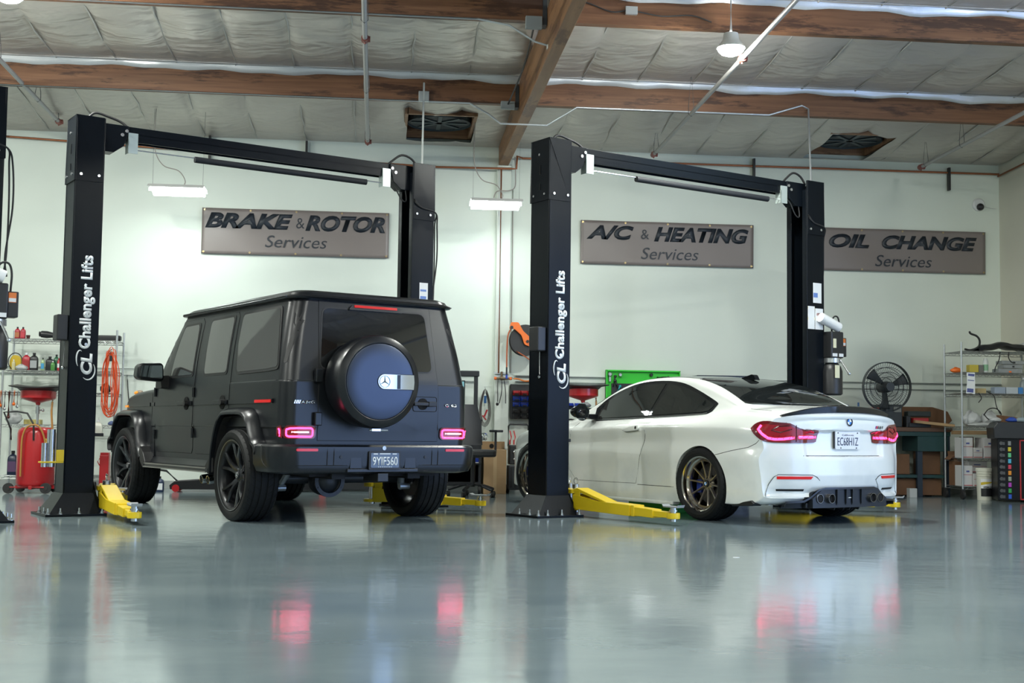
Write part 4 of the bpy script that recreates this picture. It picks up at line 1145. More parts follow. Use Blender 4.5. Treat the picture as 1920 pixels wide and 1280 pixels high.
bk = GB.drape('rear', round_poly([(-.28, 1.795), (-.235, 1.842), (.20, 1.842), (.25, 1.795)], .02), 'brake_light', M_trim, G, off=.028, skirt=.03, res=.1)
GB.drape('rear', [(-.225, 1.815), (.185, 1.815), (.185, 1.836), (-.225, 1.836)], 'brake_lens', M_refl, bk, off=.034, skirt=.01, res=.1)
# tail lamps wrapping the corners
for s in (-1, 1):
    x0, x1 = (-.862, -.600) if s < 0 else (.582, .862)
    def lamp_ring(bx0, bx1, z0, z1, off, nm, m_, par, sk=.02):
        return GB.drape('rear', rrect(bx0, bx1, z0, z1, ((z1-z0)*.3,)*4, 3), nm, m_, par, off=off, skirt=sk, res=.03)
    tl = lamp_ring(x0, x1, .712, .820, .012, 'tail_lamp', M_tlr, G)
    GB.drape('left', [(-.735, .715), (-.675, .735), (-.675, .797), (-.735, .818)], 'tail_lamp_side', M_tlr, tl, off=.010, skirt=.02, res=.03, mirror=s > 0)
    ln = MB()
    GB.line(ln, 'left', [(-.715, .730), (-.715, .802)], r=.007, off=.012, step=.02, mirror=s > 0); ln.build('tail_lamp_side_bar', M_tle, tl, smooth=60)
    ln = MB()
    GB.line(ln, 'rear', rrect(x0+s*0+.022, x1-.030, .730, .802, .020, 4), r=.0085, off=.014, step=.02, closed=True)
    ln.build('tail_lamp_ring', M_tle, tl, smooth=60)
    ln = MB(); GB.line(ln, 'rear', [(x0+.055, .766), (x1-.065, .766)], r=.0065, off=.014, step=.02); ln.build('tail_lamp_bar', M_tle2, tl, smooth=60)
# hinges, door handle, badges
for z in (1.23, .875):
    MB().bx(-.625, -.560, -.835, -.79, z-.055, z+.055).build('tailgate_hinge', M_bk, G, bevel=.008)
hp = GB.drape('rear', rrect(.31, .545, .955, 1.080, .02, 3), 'handle_plate', M_bk, TG, off=.006, skirt=.01, res=.2)
ln = MB(); GB.line(ln, 'rear', rrect(.31, .545, .955, 1.080, .02, 3), r=.003, off=.006, closed=True); ln.build('plate_edge', M_seam, TG)
MB().cyl((.405, -.79, 1.018), (.405, -.806, 1.018), .050, n=24).build('handle_recess', M_seam, TG)
MB().bx(.30, .52, -.845, -.815, 1.003, 1.033).bx(.44, .52, -.85, -.80, .998, 1.040).build('tailgate_handle', M_trim, TG, bevel=.005)
RM = Matrix(((1, 0, 0), (0, 0, -1), (0, 1, 0)))
text_fit('badge_lettering', 'AMG', .135, .030, M_chr, G, (-.675, -.802, 1.012), RM, .15, .03, .004)
bb = MB(); [bb.add([(-.80+i*.014, -.802, .998), (-.793+i*.014, -.802, .998), (-.783+i*.014, -.802, 1.026), (-.790+i*.014, -.802, 1.026)], [(0, 1, 2, 3)]) for i in range(4)]
o_ = bb.build('badge_bars', M_chr, G); o_.modifiers.new('s', 'SOLIDIFY').thickness = .004
text_fit('badge_lettering', 'G 63', .12, .026, M_chr, G, (.690, -.802, 1.012), RM, 0, .02, .004)
# spare wheel cover
SX, SZ, SR = -.165, 1.188, .385
cv = MB().lathe([(.30, .80-.03), (.365, .80), (SR-.006, .86), (SR, .93), (SR, 1.035), (SR-.010, 1.062), (SR-.03, 1.075), (.322, 1.088), (.316, 1.086), (.314, 1.082)], c=(SX, 0, SZ), axis=(0, -1, 0), n=96)
c_ = cv.build('spare_wheel_cover', M_bk, G, smooth=30)
MB().lathe([(1e-4, 1.097), (.20, 1.095), (.295, 1.090), (.311, 1.086), (.313, 1.078)], c=(SX, 0, SZ), axis=(0, -1, 0), n=96).build('cover_disc', mat('satin_disc', (.05, .06, .085), .30, metal=.75), c_, smooth=40)
pl = [(-.20, 1.13)]
ep = []
for i in range(13):
    a = math.radians(90+180*i/12); ep.append((-.135+.060*math.cos(a), 1.188+.060*math.sin(a)))
ep += [(.140, 1.128), (.145, 1.188), (.140, 1.248)]
MB().prism([(a+(.004 if a > 0 else -.004), (z-1.188)*1.08+1.188) for a, z in ep], -1.100, -1.094, 'xz').build('emblem_frame', M_trim, c_)
em = MB().prism(ep, -1.104, -1.098, 'xz').build('emblem_plate', mat('mirror_plate', (.55, .58, .6), .06, metal=1.), c_)
MB().bx(-.018, .012, -1.106, -1.103, 1.130, 1.246).build('emblem_bar', M_bk, c_)
st = MB().lathe([(.046, 0), (.050, 0), (.050, .004), (.046, .004)], c=(-.135, -1.104, 1.188), axis=(0, -1, 0), n=36, closed=True)
for k in range(3):
    a = PI/2+2*PI*k/3; st.cyl((-.135, -1.106, 1.188), (-.135+.046*math.cos(a), -1.106, 1.188+.046*math.sin(a)), .006, .0012, n=6)
st.build('star_emblem', mat('star_grey', (.22, .23, .25), .25, metal=.9), c_)
MB().bx(SX-.05, SX+.03, -1.05, -1.0, .782, .800).cyl((SX-.06, -1.02, .79), (SX+.10, -1.04, .790), .008, n=10).build('cover_lock', M_chr, c_)
MB().cyl((SX, -.78, SZ), (SX, -.86, SZ), .20, n=32).build('spare_carrier', M_trim, G)
# bumper
rows = [plan(*l) for l in ((.86, -.80, -.40, .16, .02, .425), (.945, -.845, -.40, .20, .02, .440), (.975, -.865, -.40, .21, .02, .50), (.982, -.870, -.40, .21, .02, .60), (.975, -.868, -.40, .21, .02, .648), (.955, -.855, -.40, .20, .02, .664), (.90, -.80, -.42, .15, .02, .668))]
bb = MB().grid(rows, closed_u=True); n = len(rows[0]); k = len(bb.v); bb.f += [tuple(range(n)), tuple(reversed(range(k-n, k)))]
bump = bb.build('rear_bumper', M_bk, G, smooth=30)
cuts = [MB().bx(-.325, .315, -.95, -.80, .452, .622).build('cutter', M_trim), MB().bx(-.325, .315, -.95, -.80, .40, .50).build('cutter', M_trim)]
arch = MB().cyl((-1.2, RY, .39), (1.2, RY, .39), .47, n=48).build('cutter', M_trim)
boolean_cut(bump, cuts[:1]+[arch]); bpy.data.objects.remove(cuts[1])
bump.data.shade_smooth(); bump.data.set_sharp_from_angle(angle=math.radians(30))
v, f = grab(bump); BB = Body(v, f); weight(bump)
MB().bx(-.32, .31, -.805, -.795, .452, .622).build('plate_recess', M_trim, G)
for x0, x1 in ((-.33, -.19), (.185, .325)):
    MB().prism([(x0+.012, .47), (x1-.012, .47), (x1-.02, .605), (x0+.02, .605)], -.868, -.80, 'xz').build('recess_cheek', M_bk, bump, bevel=.004)
MB().bx(-.34, .335, -.866, -.79, .438, .470).build('lower_lip', M_bk, bump, bevel=.006)
for s, (a, b_) in ((-1, (-.80, -.61)), (1, (.60, .79))):
    BB.drape('rear', rrect(a, b_, .612, .634, .008, 2), 'bumper_reflector', M_refl, bump, off=.006, skirt=.01, res=.05)
    ln = MB(); BB.line(ln, 'rear', [(s*.465, .655), (s*.465, .50)], r=.004); BB.line(ln, 'rear', [(s*.525, .655), (s*.525, .50)], r=.004); BB.line(ln, 'rear', [(s*.34, .497), (s*.80, .497)], r=.003)
    ln.build('bumper_seam', M_seam, bump)
    MB().cyl((s*.40, -.862, .565), (s*.40, -.874, .565), .013, n=16).build('parking_sensor', M_trim, bump, smooth=40)
MB().cyl((0, -.875, .640), (0, -.83, .640), .018, n=16).build('reversing_camera', mat('mirror_plate'), bump)
ln = MB()
for s in (-1, 1):
    P = [(s*.965, -.56, .655), (s*.985, -.60, .64), (s*.988, -.61, .56), (s*.975, -.64, .50), (s*.93, -.72, .452), (s*.84, -.80, .438)]
    ln.tube(smooth_pts(P, 5), .0035, 6)
ln.build('corner_seam', mat('belt_edge'), bump)
# licence plate, dark with light lettering
pt = MB().prism(rrect(-.150, .150, .458, .614, .012, 3), -.885, -.872, 'xz').build('licence_plate', M_trim, G, bevel=.002)
lab(pt, 'dark licence plate reading 9YIF560')
MB().prism(rrect(-.133, .133, .478, .600, .008, 3), -.889, -.884, 'xz').build('plate_face', mat('plate_blue', (.10, .14, .22), .3), pt)
text_fit('lettering', '9YIF560', .235, .072, M_white, pt, (0, -.891, .532), RM, 0, .005, .003)
MB().bx(-.11, -.07, -.891, -.888, .588, .596).bx(-.05, .05, -.891, -.888, .589, .597).bx(.07, .11, -.891, -.888, .588, .596).build('plate_stickers', M_white, pt)
text_fit('plate_foot_text', '- - - - - - - -', .13, .006, M_white, pt, (0, -.891, .484), RM)
# underbody seen below the bumper
ub = MB().bx(-.05, .05, -.86, -.60, .36, .43).build('tow_hitch', M_blk, G, bevel=.004)
MB().cyl((-.80, RY, .36), (.80, RY, .36), .050, n=16).sphere((-.12, RY-.05, .34), .15, 18, (1, .75, .9)).build('rear_axle', mat('axle_grey', (.035, .04, .045), .45), G, smooth=45)
b = MB()
for i in range(12):
    a = 2*PI*i/12; b.cyl((-.12+.13*math.cos(a), RY-.17, .34+.12*math.sin(a)), (-.12+.13*math.cos(a), RY-.15, .34+.12*math.sin(a)), .008, n=6)
b.lathe([(.11, 0), (.145, 0), (.145, .02), (.11, .02)], c=(-.12, RY-.15, .34), axis=(0, -1, 0), n=28, closed=True)
b.build('differential_flange', mat('axle_grey'), G)
for s in (-1, 1):
    MB().cyl((s*.50, -.30, .58), (s*.60, -.10, .30), .032, n=16).cyl((s*.58, -.12, .34), (s*.61, -.08, .26), .018, n=12).cyl((s*.56, -.14, .285), (s*.66, -.14, .285), .028, n=14).build('shock_absorber', mat('shock_silver', (.35, .38, .40), .35, metal=.6), G, smooth=40)
MB().bx(-.55, .45, -.70, -.35, .40, .47).bx(-.42, -.30, -.75, 2.6, .38, .46).bx(.30, .42, -.75, 2.6, .38, .46).build('chassis_rails', mat('underbody_black'), G)
MB().cyl((-.70, .75, .38), (.70, .75, .38), .08, n=16).build('muffler', mat('axle_grey'), G)
# ================================================================== WHITE COUPE
def white_paint():
    m = mat('white_paint', (.80, .83, .80), .22, spec=.5, coat=.6, coat_rough=.06)
    nt = m.node_tree; b = nt.nodes['Principled BSDF']
    tc = nt.nodes.new('ShaderNodeTexCoord'); n = nt.nodes.new('ShaderNodeTexNoise'); n.inputs['Scale'].default_value = 2.3; n.inputs['Detail'].default_value = 8
    nt.links.new(tc.outputs['Object'], n.inputs['Vector'])
    sx = nt.nodes.new('ShaderNodeSeparateXYZ'); nt.links.new(tc.outputs['Object'], sx.inputs[0])
    mr = nt.nodes.new('ShaderNodeMapRange'); mr.inputs[1].default_value = .75; mr.inputs[2].default_value = .25; mr.inputs[3].default_value = 0; mr.inputs[4].default_value = 1
    nt.links.new(sx.outputs['Z'], mr.inputs[0])
    r = nt.nodes.new('ShaderNodeValToRGB'); r.color_ramp.elements[0].position = .48; r.color_ramp.elements[1].position = .68
    nt.links.new(n.outputs['Fac'], r.inputs[0])
    mu = nt.nodes.new('ShaderNodeMath'); mu.operation = 'MULTIPLY'; nt.links.new(r.outputs[0], mu.inputs[0]); nt.links.new(mr.outputs[0], mu.inputs[1])
    mx = nt.nodes.new('ShaderNodeMix'); mx.data_type = 'RGBA'; nt.links.new(mu.outputs[0], mx.inputs[0])
    mx.inputs[6].default_value = (.80, .83, .80, 1); mx.inputs[7].default_value = (.62, .66, .66, 1)      # road dust low on the body
    nt.links.new(mx.outputs[2], b.inputs['Base Color'])
    return m
M_wp = white_paint()
M_cf = mat('gloss_black', (.008, .009, .011), .07, spec=.6)
M_roof = mat('carbon_roof', (.030, .026, .024), .12, spec=.7, coat=.5)
M_dif = mat('matt_diffuser', (.010, .013, .018), .35)
M_gl2 = mat('tinted_coupe_glass', (.010, .012, .012), .02, spec=.5, ior=1.75)

B = thing('coupe_car', 'white two-door coupe with black roof, tail spoiler and bronze wheels', 'car', (3.8058, 12.044, 0), .4646)
WB2 = 2.812
# control sections: y, then half-profile points (x, z) from floor centre to top centre
#   0 floor c, 1 floor edge, 2 sill low, 3 sill, 4 low side, 5 mid side, 6 crease, 7 shoulder, 8 belt, 9 glass low, 10 glass mid, 11 rail, 12 roof edge, 13 roof mid, 14 centre
def sec(zb, xs, xm, xcr, zcr, xsh, zsh, xb, zb2, up):
    return [(0, zb), (xs*.75, zb), (xs-.03, zb+.005), (xs, zb+.05), (xm-.012, .42), (xm+.004, .58), (xcr-.012, zcr-.105), (xcr+.006, zcr+.02), (xsh-.004, zsh+.008), (xb, zb2)]+up
def deck(xb, zb2, zc, k=.0):
    # points across a bonnet / boot deck
    return [(xb*.94, zb2+.012+k), (xb*.86, zb2+(zc-zb2)*.45+k), (xb*.74, zb2+(zc-zb2)*.66), (xb*.55, zb2+(zc-zb2)*.83), (xb*.28, zb2+(zc-zb2)*.96), (0, zc)]
def cab(xg0, zg0, xg1, zg1, xr, zr, xe, ze, zc):
    return [(xg0, zg0), (xg1, zg1), (xr, zr), (xe, ze), (xe*.55, ze+(zc-ze)*.75), (0, zc)]
ST = [
 (-.985, sec(.24, .86, .885, .865, .78, .815, .88, .765, .935, deck(.765, .935, .985))),
 (-.93, sec(.20, .875, .905, .885, .79, .835, .90, .785, .955, deck(.785, .955, 1.015))),
 (-.84, sec(.18, .885, .918, .900, .80, .850, .915, .800, .970, deck(.800, .970, 1.035))),
 (-.70, sec(.17, .895, .928, .915, .81, .868, .925, .815, .985, deck(.815, .985, 1.050))),
 (-.50, sec(.16, .905, .934, .925, .82, .880, .935, .825, .995, deck(.825, .995, 1.058))),
 (-.34, sec(.16, .905, .936, .930, .825, .885, .935, .828, .998, cab(.79, 1.01, .755, 1.045, .735, 1.065, .66, 1.078, 1.085))),
 (-.15, sec(.16, .900, .936, .932, .828, .885, .930, .825, .985, cab(.79, 1.02, .750, 1.095, .715, 1.145, .61, 1.165, 1.185))),
 (.05, sec(.15, .895, .934, .930, .830, .880, .925, .820, .975, cab(.785, 1.02, .730, 1.135, .690, 1.215, .585, 1.245, 1.268))),
 (.30, sec(.14, .888, .928, .922, .832, .870, .915, .815, .968, cab(.780, 1.03, .705, 1.190, .660, 1.278, .575, 1.308, 1.330))),
 (.60, sec(.13, .882, .915, .905, .832, .856, .905, .808, .958, cab(.775, 1.03, .690, 1.220, .640, 1.318, .565, 1.345, 1.366))),
 (.95, sec(.13, .880, .900, .890, .830, .845, .895, .803, .948, cab(.772, 1.03, .690, 1.225, .636, 1.325, .560, 1.352, 1.376))),
 (1.25, sec(.13, .880, .893, .882, .822, .840, .885, .802, .938, cab(.772, 1.01, .695, 1.205, .640, 1.303, .560, 1.332, 1.360))),
 (1.55, sec(.13, .880, .890, .878, .812, .838, .875, .802, .928, cab(.775, .99, .708, 1.145, .655, 1.235, .570, 1.270, 1.305))),
 (1.85, sec(.13, .880, .890, .878, .800, .838, .865, .804, .918, cab(.780, .955, .728, 1.06, .695, 1.105, .60, 1.150, 1.185))),
 (2.10, sec(.13, .882, .892, .880, .790, .840, .855, .806, .908, cab(.79, .93, .755, .975, .735, .99, .60, 1.015, 1.040))),
 (2.35, sec(.14, .888, .905, .892, .785, .848, .845, .800, .892, deck(.800, .892, .965))),
 (2.65, sec(.15, .895, .922, .905, .780, .855, .835, .795, .872, deck(.795, .872, .935))),
 (2.95, sec(.16, .900, .925, .905, .765, .850, .815, .780, .848, deck(.780, .848, .900))),
 (3.25, sec(.17, .895, .905, .880, .730, .815, .775, .740, .802, deck(.740, .802, .850))),
 (3.45, sec(.18, .86, .87, .830, .685, .760, .725, .680, .748, deck(.680, .748, .790))),
 (3.60, sec(.19, .78, .78, .740, .640, .68, .675, .60, .695, deck(.60, .695, .725))),
 (3.67, sec(.22, .66, .66, .63, .600, .57, .63, .50, .645, deck(.50, .645, .665))),
]
ctrl = np.array([[(x, y, z) for (x, z) in pts] for y, pts in ST])       # (stations, 15, 3)
# plan bow of the tail and nose
for i, (y, _) in enumerate(ST):
    amp = max(0, (-.30-y)/.685)*.27 if y < -.3 else (max(0, (y-2.9)/.77)*.38 if y > 2.9 else 0)
    sgn = 1 if y < 0 else -1
    ctrl[i, :, 1] += sgn*amp*(np.abs(ctrl[i, :, 0])/.93)**2.6
A1 = np.array([catmull(ctrl[:, j], 8) for j in range(16)])               # 16 x L x 3
Lh = A1.shape[1]
full = np.array([catmull(A1[:, l], 6) for l in range(Lh)])               # L x P x 3
P_ = full.shape[1]
def Yc(z):
    zs = [.10, .20, .26, .34, .44, .58, .600, .612, .66, .74, .822, .834, .842, .90, .955, 1.0, 1.04, 1.1]
    ys = [-.80, -.86, -.915, -.965, -.985, -.982, -.975, -.940, -.932, -.930, -.934, -.955, -.972, -.975, -.968, -.955, -.93, -.90]
    return float(np.interp(z, zs, ys))
def Yc_out(z):
    zs = [.10, .20, .26, .34, .44, .58, .66, .74, .84, .90, .955, 1.0, 1.04, 1.1]
    ys = [-.80, -.86, -.915, -.965, -.985, -.982, -.972, -.965, -.968, -.970, -.965, -.955, -.93, -.90]
    return float(np.interp(z, zs, ys))
def sstep(a, b, x):
    t = min(1, max(0, (x-a)/(b-a))); return t*t*(3-2*t)
def Yrear(x, z):
    ax = abs(x); k = sstep(.47-.10*(.84-z), .53-.10*(.84-z), ax)    # recessed number plate panel in the middle
    y = Yc(z)*(1-k)+Yc_out(z)*k
    y += .27*(ax/.93)**2.6
    # sunken corner vents of the bumper
    return y
ring0 = full[0]
cz = .60
rings = []
NR = 40
for r in range(1, NR+1):
    f = 1-(r/NR)
    row = []
    for p in ring0:
        x, z = p[0]*f, cz+(p[2]-cz)*f
        # blend so that the first rings round the edge over
        e = min(1, r/5.); y = Yrear(x, z); y0 = p[1]
        row.append((x, y0*(1-e)+y*e-(0 if e == 1 else .012*math.sin(PI*e)), z))
    rings.append(row)
rows = [[tuple(p) for p in rg_] for rg_ in reversed(rings)]+[[tuple(p) for p in rr] for rr in full]
b = MB().grid(rows)
m2 = [(-v[0], v[1], v[2]) for v in b.v]
n0 = len(b.v)
b.f = b.f+[tuple(reversed([i+n0 for i in f])) for f in b.f]; b.v = b.v+m2
R_, C_ = len(rows), P_
last = [(R_-1)*C_+j for j in range(C_)]
b.f.append(tuple(last+[n0+i for i in reversed(last)]))
bodyc = b.build('body', M_wp, B, smooth=180)
v_, f_ = grab(bodyc); CB = Body(v_, f_)
# wheel arches
bodyc.data.shade_smooth(); bodyc.data.set_sharp_from_angle(angle=math.radians(40))
round_opening(bodyc, 0, .325, .358, .60); round_opening(bodyc, WB2, .325, .362, .55)
bodyc.data.shade_smooth(); bodyc.data.set_sharp_from_angle(angle=math.radians(40))
MB().bx(-.60, .60, -.75, 3.3, .17, .62).build('floor_pan', mat('underbody_black'), B)
for s in (-1, 1):
    mir = s > 0
    for yy in (0, WB2):
        rows = [[(s*x, yy+.366*math.cos(a), .325+.366*math.sin(a)) for a in [PI*(-.12+1.24*i/24) for i in range(25)]] for x in (.86, .55)]
        MB().grid(rows).build('arch_liner', mat('underbody_black'), B)
    # side windows
    wins = [(1.84, 1.035), (1.70, 1.135), (1.52, 1.210), (1.30, 1.272), (1.08, 1.300), (.78, 1.300), (.52, 1.268), (.28, 1.197), (.06, 1.118), (-.06, 1.070), (-.055, 1.045), (.0, 1.00), (.09, .984), (.55, .968), (.90, .957), (1.30, .942), (1.62, .932), (1.78, .930)]
    ws = [tuple(p) for p in catmull(wins+[wins[0]], 3)][:-1]
    fr = CB.drape('left', off_poly([(y+(.010 if y > .9 else -.010), z+(.012 if z > 1.03 else -.010)) for y, z in ws], .0), 'window_surround', M_cf, B, off=.003, skirt=.008, res=.08, mirror=mir)
    c = [tuple(p) for p in catmull([(1.80, 1.035), (1.68, 1.125), (1.50, 1.196), (1.30, 1.255), (1.08, 1.283), (.80, 1.285), (.905, .970), (1.30, .955), (1.62, .945), (1.77, .943), (1.80, 1.035)], 1)]
    CB.drape('left', [(1.80, 1.035), (1.68, 1.122), (1.50, 1.194), (1.30, 1.253), (1.08, 1.282), (.795, 1.284), (.915, .968), (1.30, .954), (1.62, .944), (1.77, .942)], 'door_glass', M_gl2, fr, off=.007, skirt=.006, res=.08, mirror=mir)
    CB.drape('left', [(.745, 1.282), (.52, 1.252), (.28, 1.182), (.06, 1.104), (-.03, 1.066), (-.025, 1.045), (.02, 1.008), (.10, .995), (.55, .980), (.868, .970)], 'quarter_glass', M_gl2, fr, off=.007, skirt=.006, res=.08, mirror=mir)
    ln = MB(); CB.line(ln, 'left', [(1.80, .924), (1.30, .936), (.90, .951), (.55, .962), (.09, .977), (.02, .988)], r=.005, off=.006, mirror=mir); ln.build('chrome_strip', M_cf if False else mat('dark_chrome', (.25, .26, .26), .15, metal=.9), fr, smooth=50)
    # shut lines
    dpts = [(.800, .938), (.848, .87), (.846, .78), (.905, .58), (.975, .385), (.995, .30), (1.50, .295), (2.02, .295), (2.135, .40), (2.155, .65), (2.095, .85), (2.04, .898), (1.78, .922), (1.30, .930)]
    door = CB.drape('left', dpts, 'door', M_wp, B, off=.002, skirt=.006, res=.05, mirror=mir, smooth=60)
    ln = MB(); CB.line(ln, 'left', dpts[:12], r=.0035, off=-.0012, mirror=mir); ln.build('door_seal', M_seam, door)
    ln = MB(); CB.line(ln, 'left', [(-.19, .597), (-.42, .645), (-.62, .68), (-.70, .715), (-.735, .745)], r=.003, off=-.001, mirror=mir)
    ln.build('bumper_shut_line', M_seam, B)
    ln = MB(); CB.line(ln, 'left', [(.40, .288), (.97, .288)], r=.003, off=-.001, mirror=mir); ln.build('sill_shut_line', M_seam, B)
    # door handle
    h = CB.drape('left', round_poly([(.93, .825), (1.13, .812), (1.185, .822), (1.13, .842), (.93, .862)], .02), 'door_handle', M_wp, door, off=.022, skirt=.03, res=.05, mirror=mir)
    ln = MB(); CB.line(ln, 'left', [(.925, .822), (1.13, .808), (1.19, .822)], r=.003, off=.016, mirror=mir); ln.build('handle_shadow', mat('shadow_gap', (.10, .12, .13), .5), door)  # dark line under the handle, painted in as its shadow
    CB.drape('left', rrect(.955, .978, .833, .855, .01, 4), 'key_lock', M_seam, door, off=.024, skirt=.004, res=.1, mirror=mir)
    # mirror
    mm = MB().sphere((s*1.005, 1.80, 1.005), .105, 20, (1.0, .62, .62)).build('side_mirror', M_cf, B, smooth=60)
    MB().prism(round_poly([(s*.80, .925), (s*.80, .985), (s*.93, .985), (s*.95, .955), (s*.90, .93)], .01, 3), 1.74, 1.86, 'xz').build('mirror_foot', M_cf, mm, bevel=.008)
    MB().lathe([(1e-4, 0), (.085, 0), (.092, .01)], c=(s*1.01, 1.748, 1.005), axis=(0, -1, 0), n=24).build('mirror_glass', mat('mirror'), mm)
    # tail lamps: wrap from the side round to the rear
    K = lambda x, y, z: (.783*x-.622*y, z)
    op = [K(-.888, -.645, .845), K(-.866, -.674, .882), K(-.841, -.721, .905), K(-.813, -.775, .911), K(-.721, -.836, .904), K(-.634, -.87, .897), K(-.575, -.892, .867), K(-.513, -.911, .846), K(-.355, -.938, .837), K(-.358, -.925, .80), K(-.366, -.915, .75), K(-.391, -.910, .729), K(-.573, -.89, .724), K(-.74, -.83, .724), K(-.816, -.778, .730), K(-.873, -.754, .751), K(-.893, -.69, .800)]
    op = [tuple(p) for p in catmull(op+[op[0]], 2)][:-1]
    tl = CB.drape('corner', op, 'tail_lamp', M_tlr, B, off=.010, skirt=.03, res=.025, mirror=mir)
    CB.drape('corner', [(a*.86+.002, (z-.815)*.72+.815) for a, z in op], 'tail_lamp_inner', mat('lamp_inner_red', (.22, .004, .010), .2, emis=(1, .01, .03), emis_s=.05), tl, off=.013, skirt=.005, res=.025, mirror=mir)
    ln = MB()
    CB.line(ln, 'corner', [K(-.37, -.907, .777), K(-.56, -.892, .775)], r=.013, off=.008, step=.02, mirror=mir)
    CB.line(ln, 'corner', [K(-.600, -.881, .770), K(-.70, -.84, .757), K(-.762, -.805, .755), K(-.816, -.778, .764), K(-.860, -.752, .797), K(-.868, -.72, .838), K(-.846, -.735, .872)], r=.013, off=.008, step=.02, mirror=mir)
    ln.build('tail_lamp_bar', M_tle, tl, smooth=60)
    ln = MB()
    for q0, q1 in ((K(-.58, -.885, .735), K(-.58, -.885, .880)),): CB.line(ln, 'corner', [q0, q1], r=.004, off=.013, mirror=mir)
    for k in range(9):
        t = k/8; a0 = K(-.40, -.905, .76)[0]+(K(-.83, -.77, .76)[0]-K(-.40, -.905, .76)[0])*t
        CB.line(ln, 'corner', [(a0-.010, .757), (a0+.012, .790)], r=.0022, off=.021, mirror=mir)
    CB.line(ln, 'corner', [K(-.62, -.87, .845), K(-.72, -.83, .815), K(-.79, -.79, .835), K(-.74, -.825, .87), K(-.64, -.86, .875)], r=.005, off=.015, step=.02, mirror=mir)
    ln.build('tail_lamp_divider', mat('lamp_dark', (.05, .002, .004), .2), tl)
    # bumper corner vents
    vt = CB.drape('rear', [(s*a, z) for a, z in [(.845, .25), (.82, .34), (.775, .425), (.755, .445), (.43, .445), (.39, .415), (.36, .40), (.47, .30), (.50, .245)]], 'corner_vent', M_wp, B, off=.006, skirt=.02, res=.03)
    CB.drape('rear', [(s*a, z) for a, z in [(.752, .408), (.452, .408), (.435, .432), (.755, .432)]], 'bumper_reflector', M_refl, vt, off=.011, skirt=.02, res=.04)
    CB.drape('rear', [(s*a, z) for a, z in [(.735, .305), (.50, .305), (.50, .322), (.745, .322)]], 'vent_slot', M_seam, vt, off=.009, skirt=.01, res=.04)
    ln = MB(); CB.line(ln, 'rear', smooth_pts([(s*.36, .398), (s*.40, .43), (s*.46, .446), (s*.745, .448), (s*.79, .42), (s*.83, .34), (s*.85, .25)], 4) if False else [(s*.36, .398), (s*.39, .425), (s*.44, .444), (s*.745, .446), (s*.775, .425), (s*.81, .36), (s*.84, .25)], r=.004, off=.004, step=.03)
    ln.build('vent_edge', mat('shadow_gap', (.10, .12, .13), .5), vt, smooth=50)
    # rear window pillar line / roof panel edge handled below; wheels
    wheel_coupe(B, (s*.800, 0, .335), s, .12, .285)
    wheel_coupe(B, (s*.795, WB2, .335), s, .4, .255)
    # twin exhaust tips
    for x in (.265, .385) if s > 0 else (.265, .385):
        xx = s*(x+.0)
        MB().lathe([(.030, .12), (.034, .01), (.037, 0), (.041, 0), (.043, .012), (.043, .12)], c=(xx, -1.015+.025*(x > .3), .238), axis=(0, 1, 0), n=28).build('exhaust_tip', mat('tip_chrome', (.40, .40, .40), .12, metal=1.), B, smooth=40)
        MB().cyl((xx, -.985, .238), (xx, -.955, .238), .033, n=20).build('exhaust_bore', M_seam, B)
    # black side splitter
    sp = MB().prism([(-.66, .215), (-.40, .175), (-.40, .15), (-.66, .165), (-.70, .185)], s*.78, s*.895, 'yz'); sp.build('rear_splitter', M_dif, B, bevel=.008)
    MB().bx(s*.80, s*.895, .42, 2.40, .115, .150).build('side_skirt', M_wp, B, bevel=.012)

# roof skin, rear window
CB.drape('top', round_poly([(-.565, .42), (-.575, .95), (-.55, 1.38), (-.45, 1.46), (.45, 1.46), (.55, 1.38), (.575, .95), (.565, .42), (.40, .40), (-.40, .40)], .03), 'roof_panel', M_roof, B, off=.003, skirt=.01, res=.06)
rw_ = [(-.585, .36), (-.60, .10), (-.625, -.12), (-.66, -.33), (-.60, -.365), (-.30, -.39), (0, -.395), (.30, -.39), (.60, -.365), (.66, -.33), (.625, -.12), (.60, .10), (.585, .36), (.40, .385), (0, .395), (-.40, .385)]
CB.drape('top', rw_, 'rear_window', M_gl2, B, off=.004, skirt=.01, res=.05)
ln = MB(); CB.line(ln, 'top', [(-.585, .38), (-.40, .40), (0, .41), (.40, .40), (.585, .38)], r=.004, off=.002); ln.build('roof_joint', M_seam, B)
CB.drape('top', round_poly([(-.60, 1.50), (-.66, 1.80), (-.70, 2.08), (0, 2.16), (.70, 2.08), (.66, 1.80), (.60, 1.50), (0, 1.54)], .03), 'windscreen', M_gl2, B, off=.004, skirt=.01, res=.06)
# shark fin aerial
MB().prism(round_poly([(.20, 1.325), (.23, 1.375), (.26, 1.385), (.30, 1.375), (.42, 1.35), (.42, 1.34)], .01, 3), -.028, .028, 'yz').build('aerial_fin', M_cf, B, bevel=.02, seg=3, smooth=60)
# boot lid lines
ln = MB()
CB.line(ln, 'rear', [(-.52, .612), (.46, .612)], r=.004, off=-.001)
CB.line(ln, 'top', [(-.70, -.45), (-.705, -.60), (-.69, -.70)], r=.003, off=-.001); CB.line(ln, 'top', [(.70, -.45), (.705, -.60), (.69, -.70)], r=.003, off=-.001)
CB.line(ln, 'rear', [(-.69, .97), (-.665, .90)], r=.003, off=-.001)
ln.build('boot_shut_line', M_seam, B)
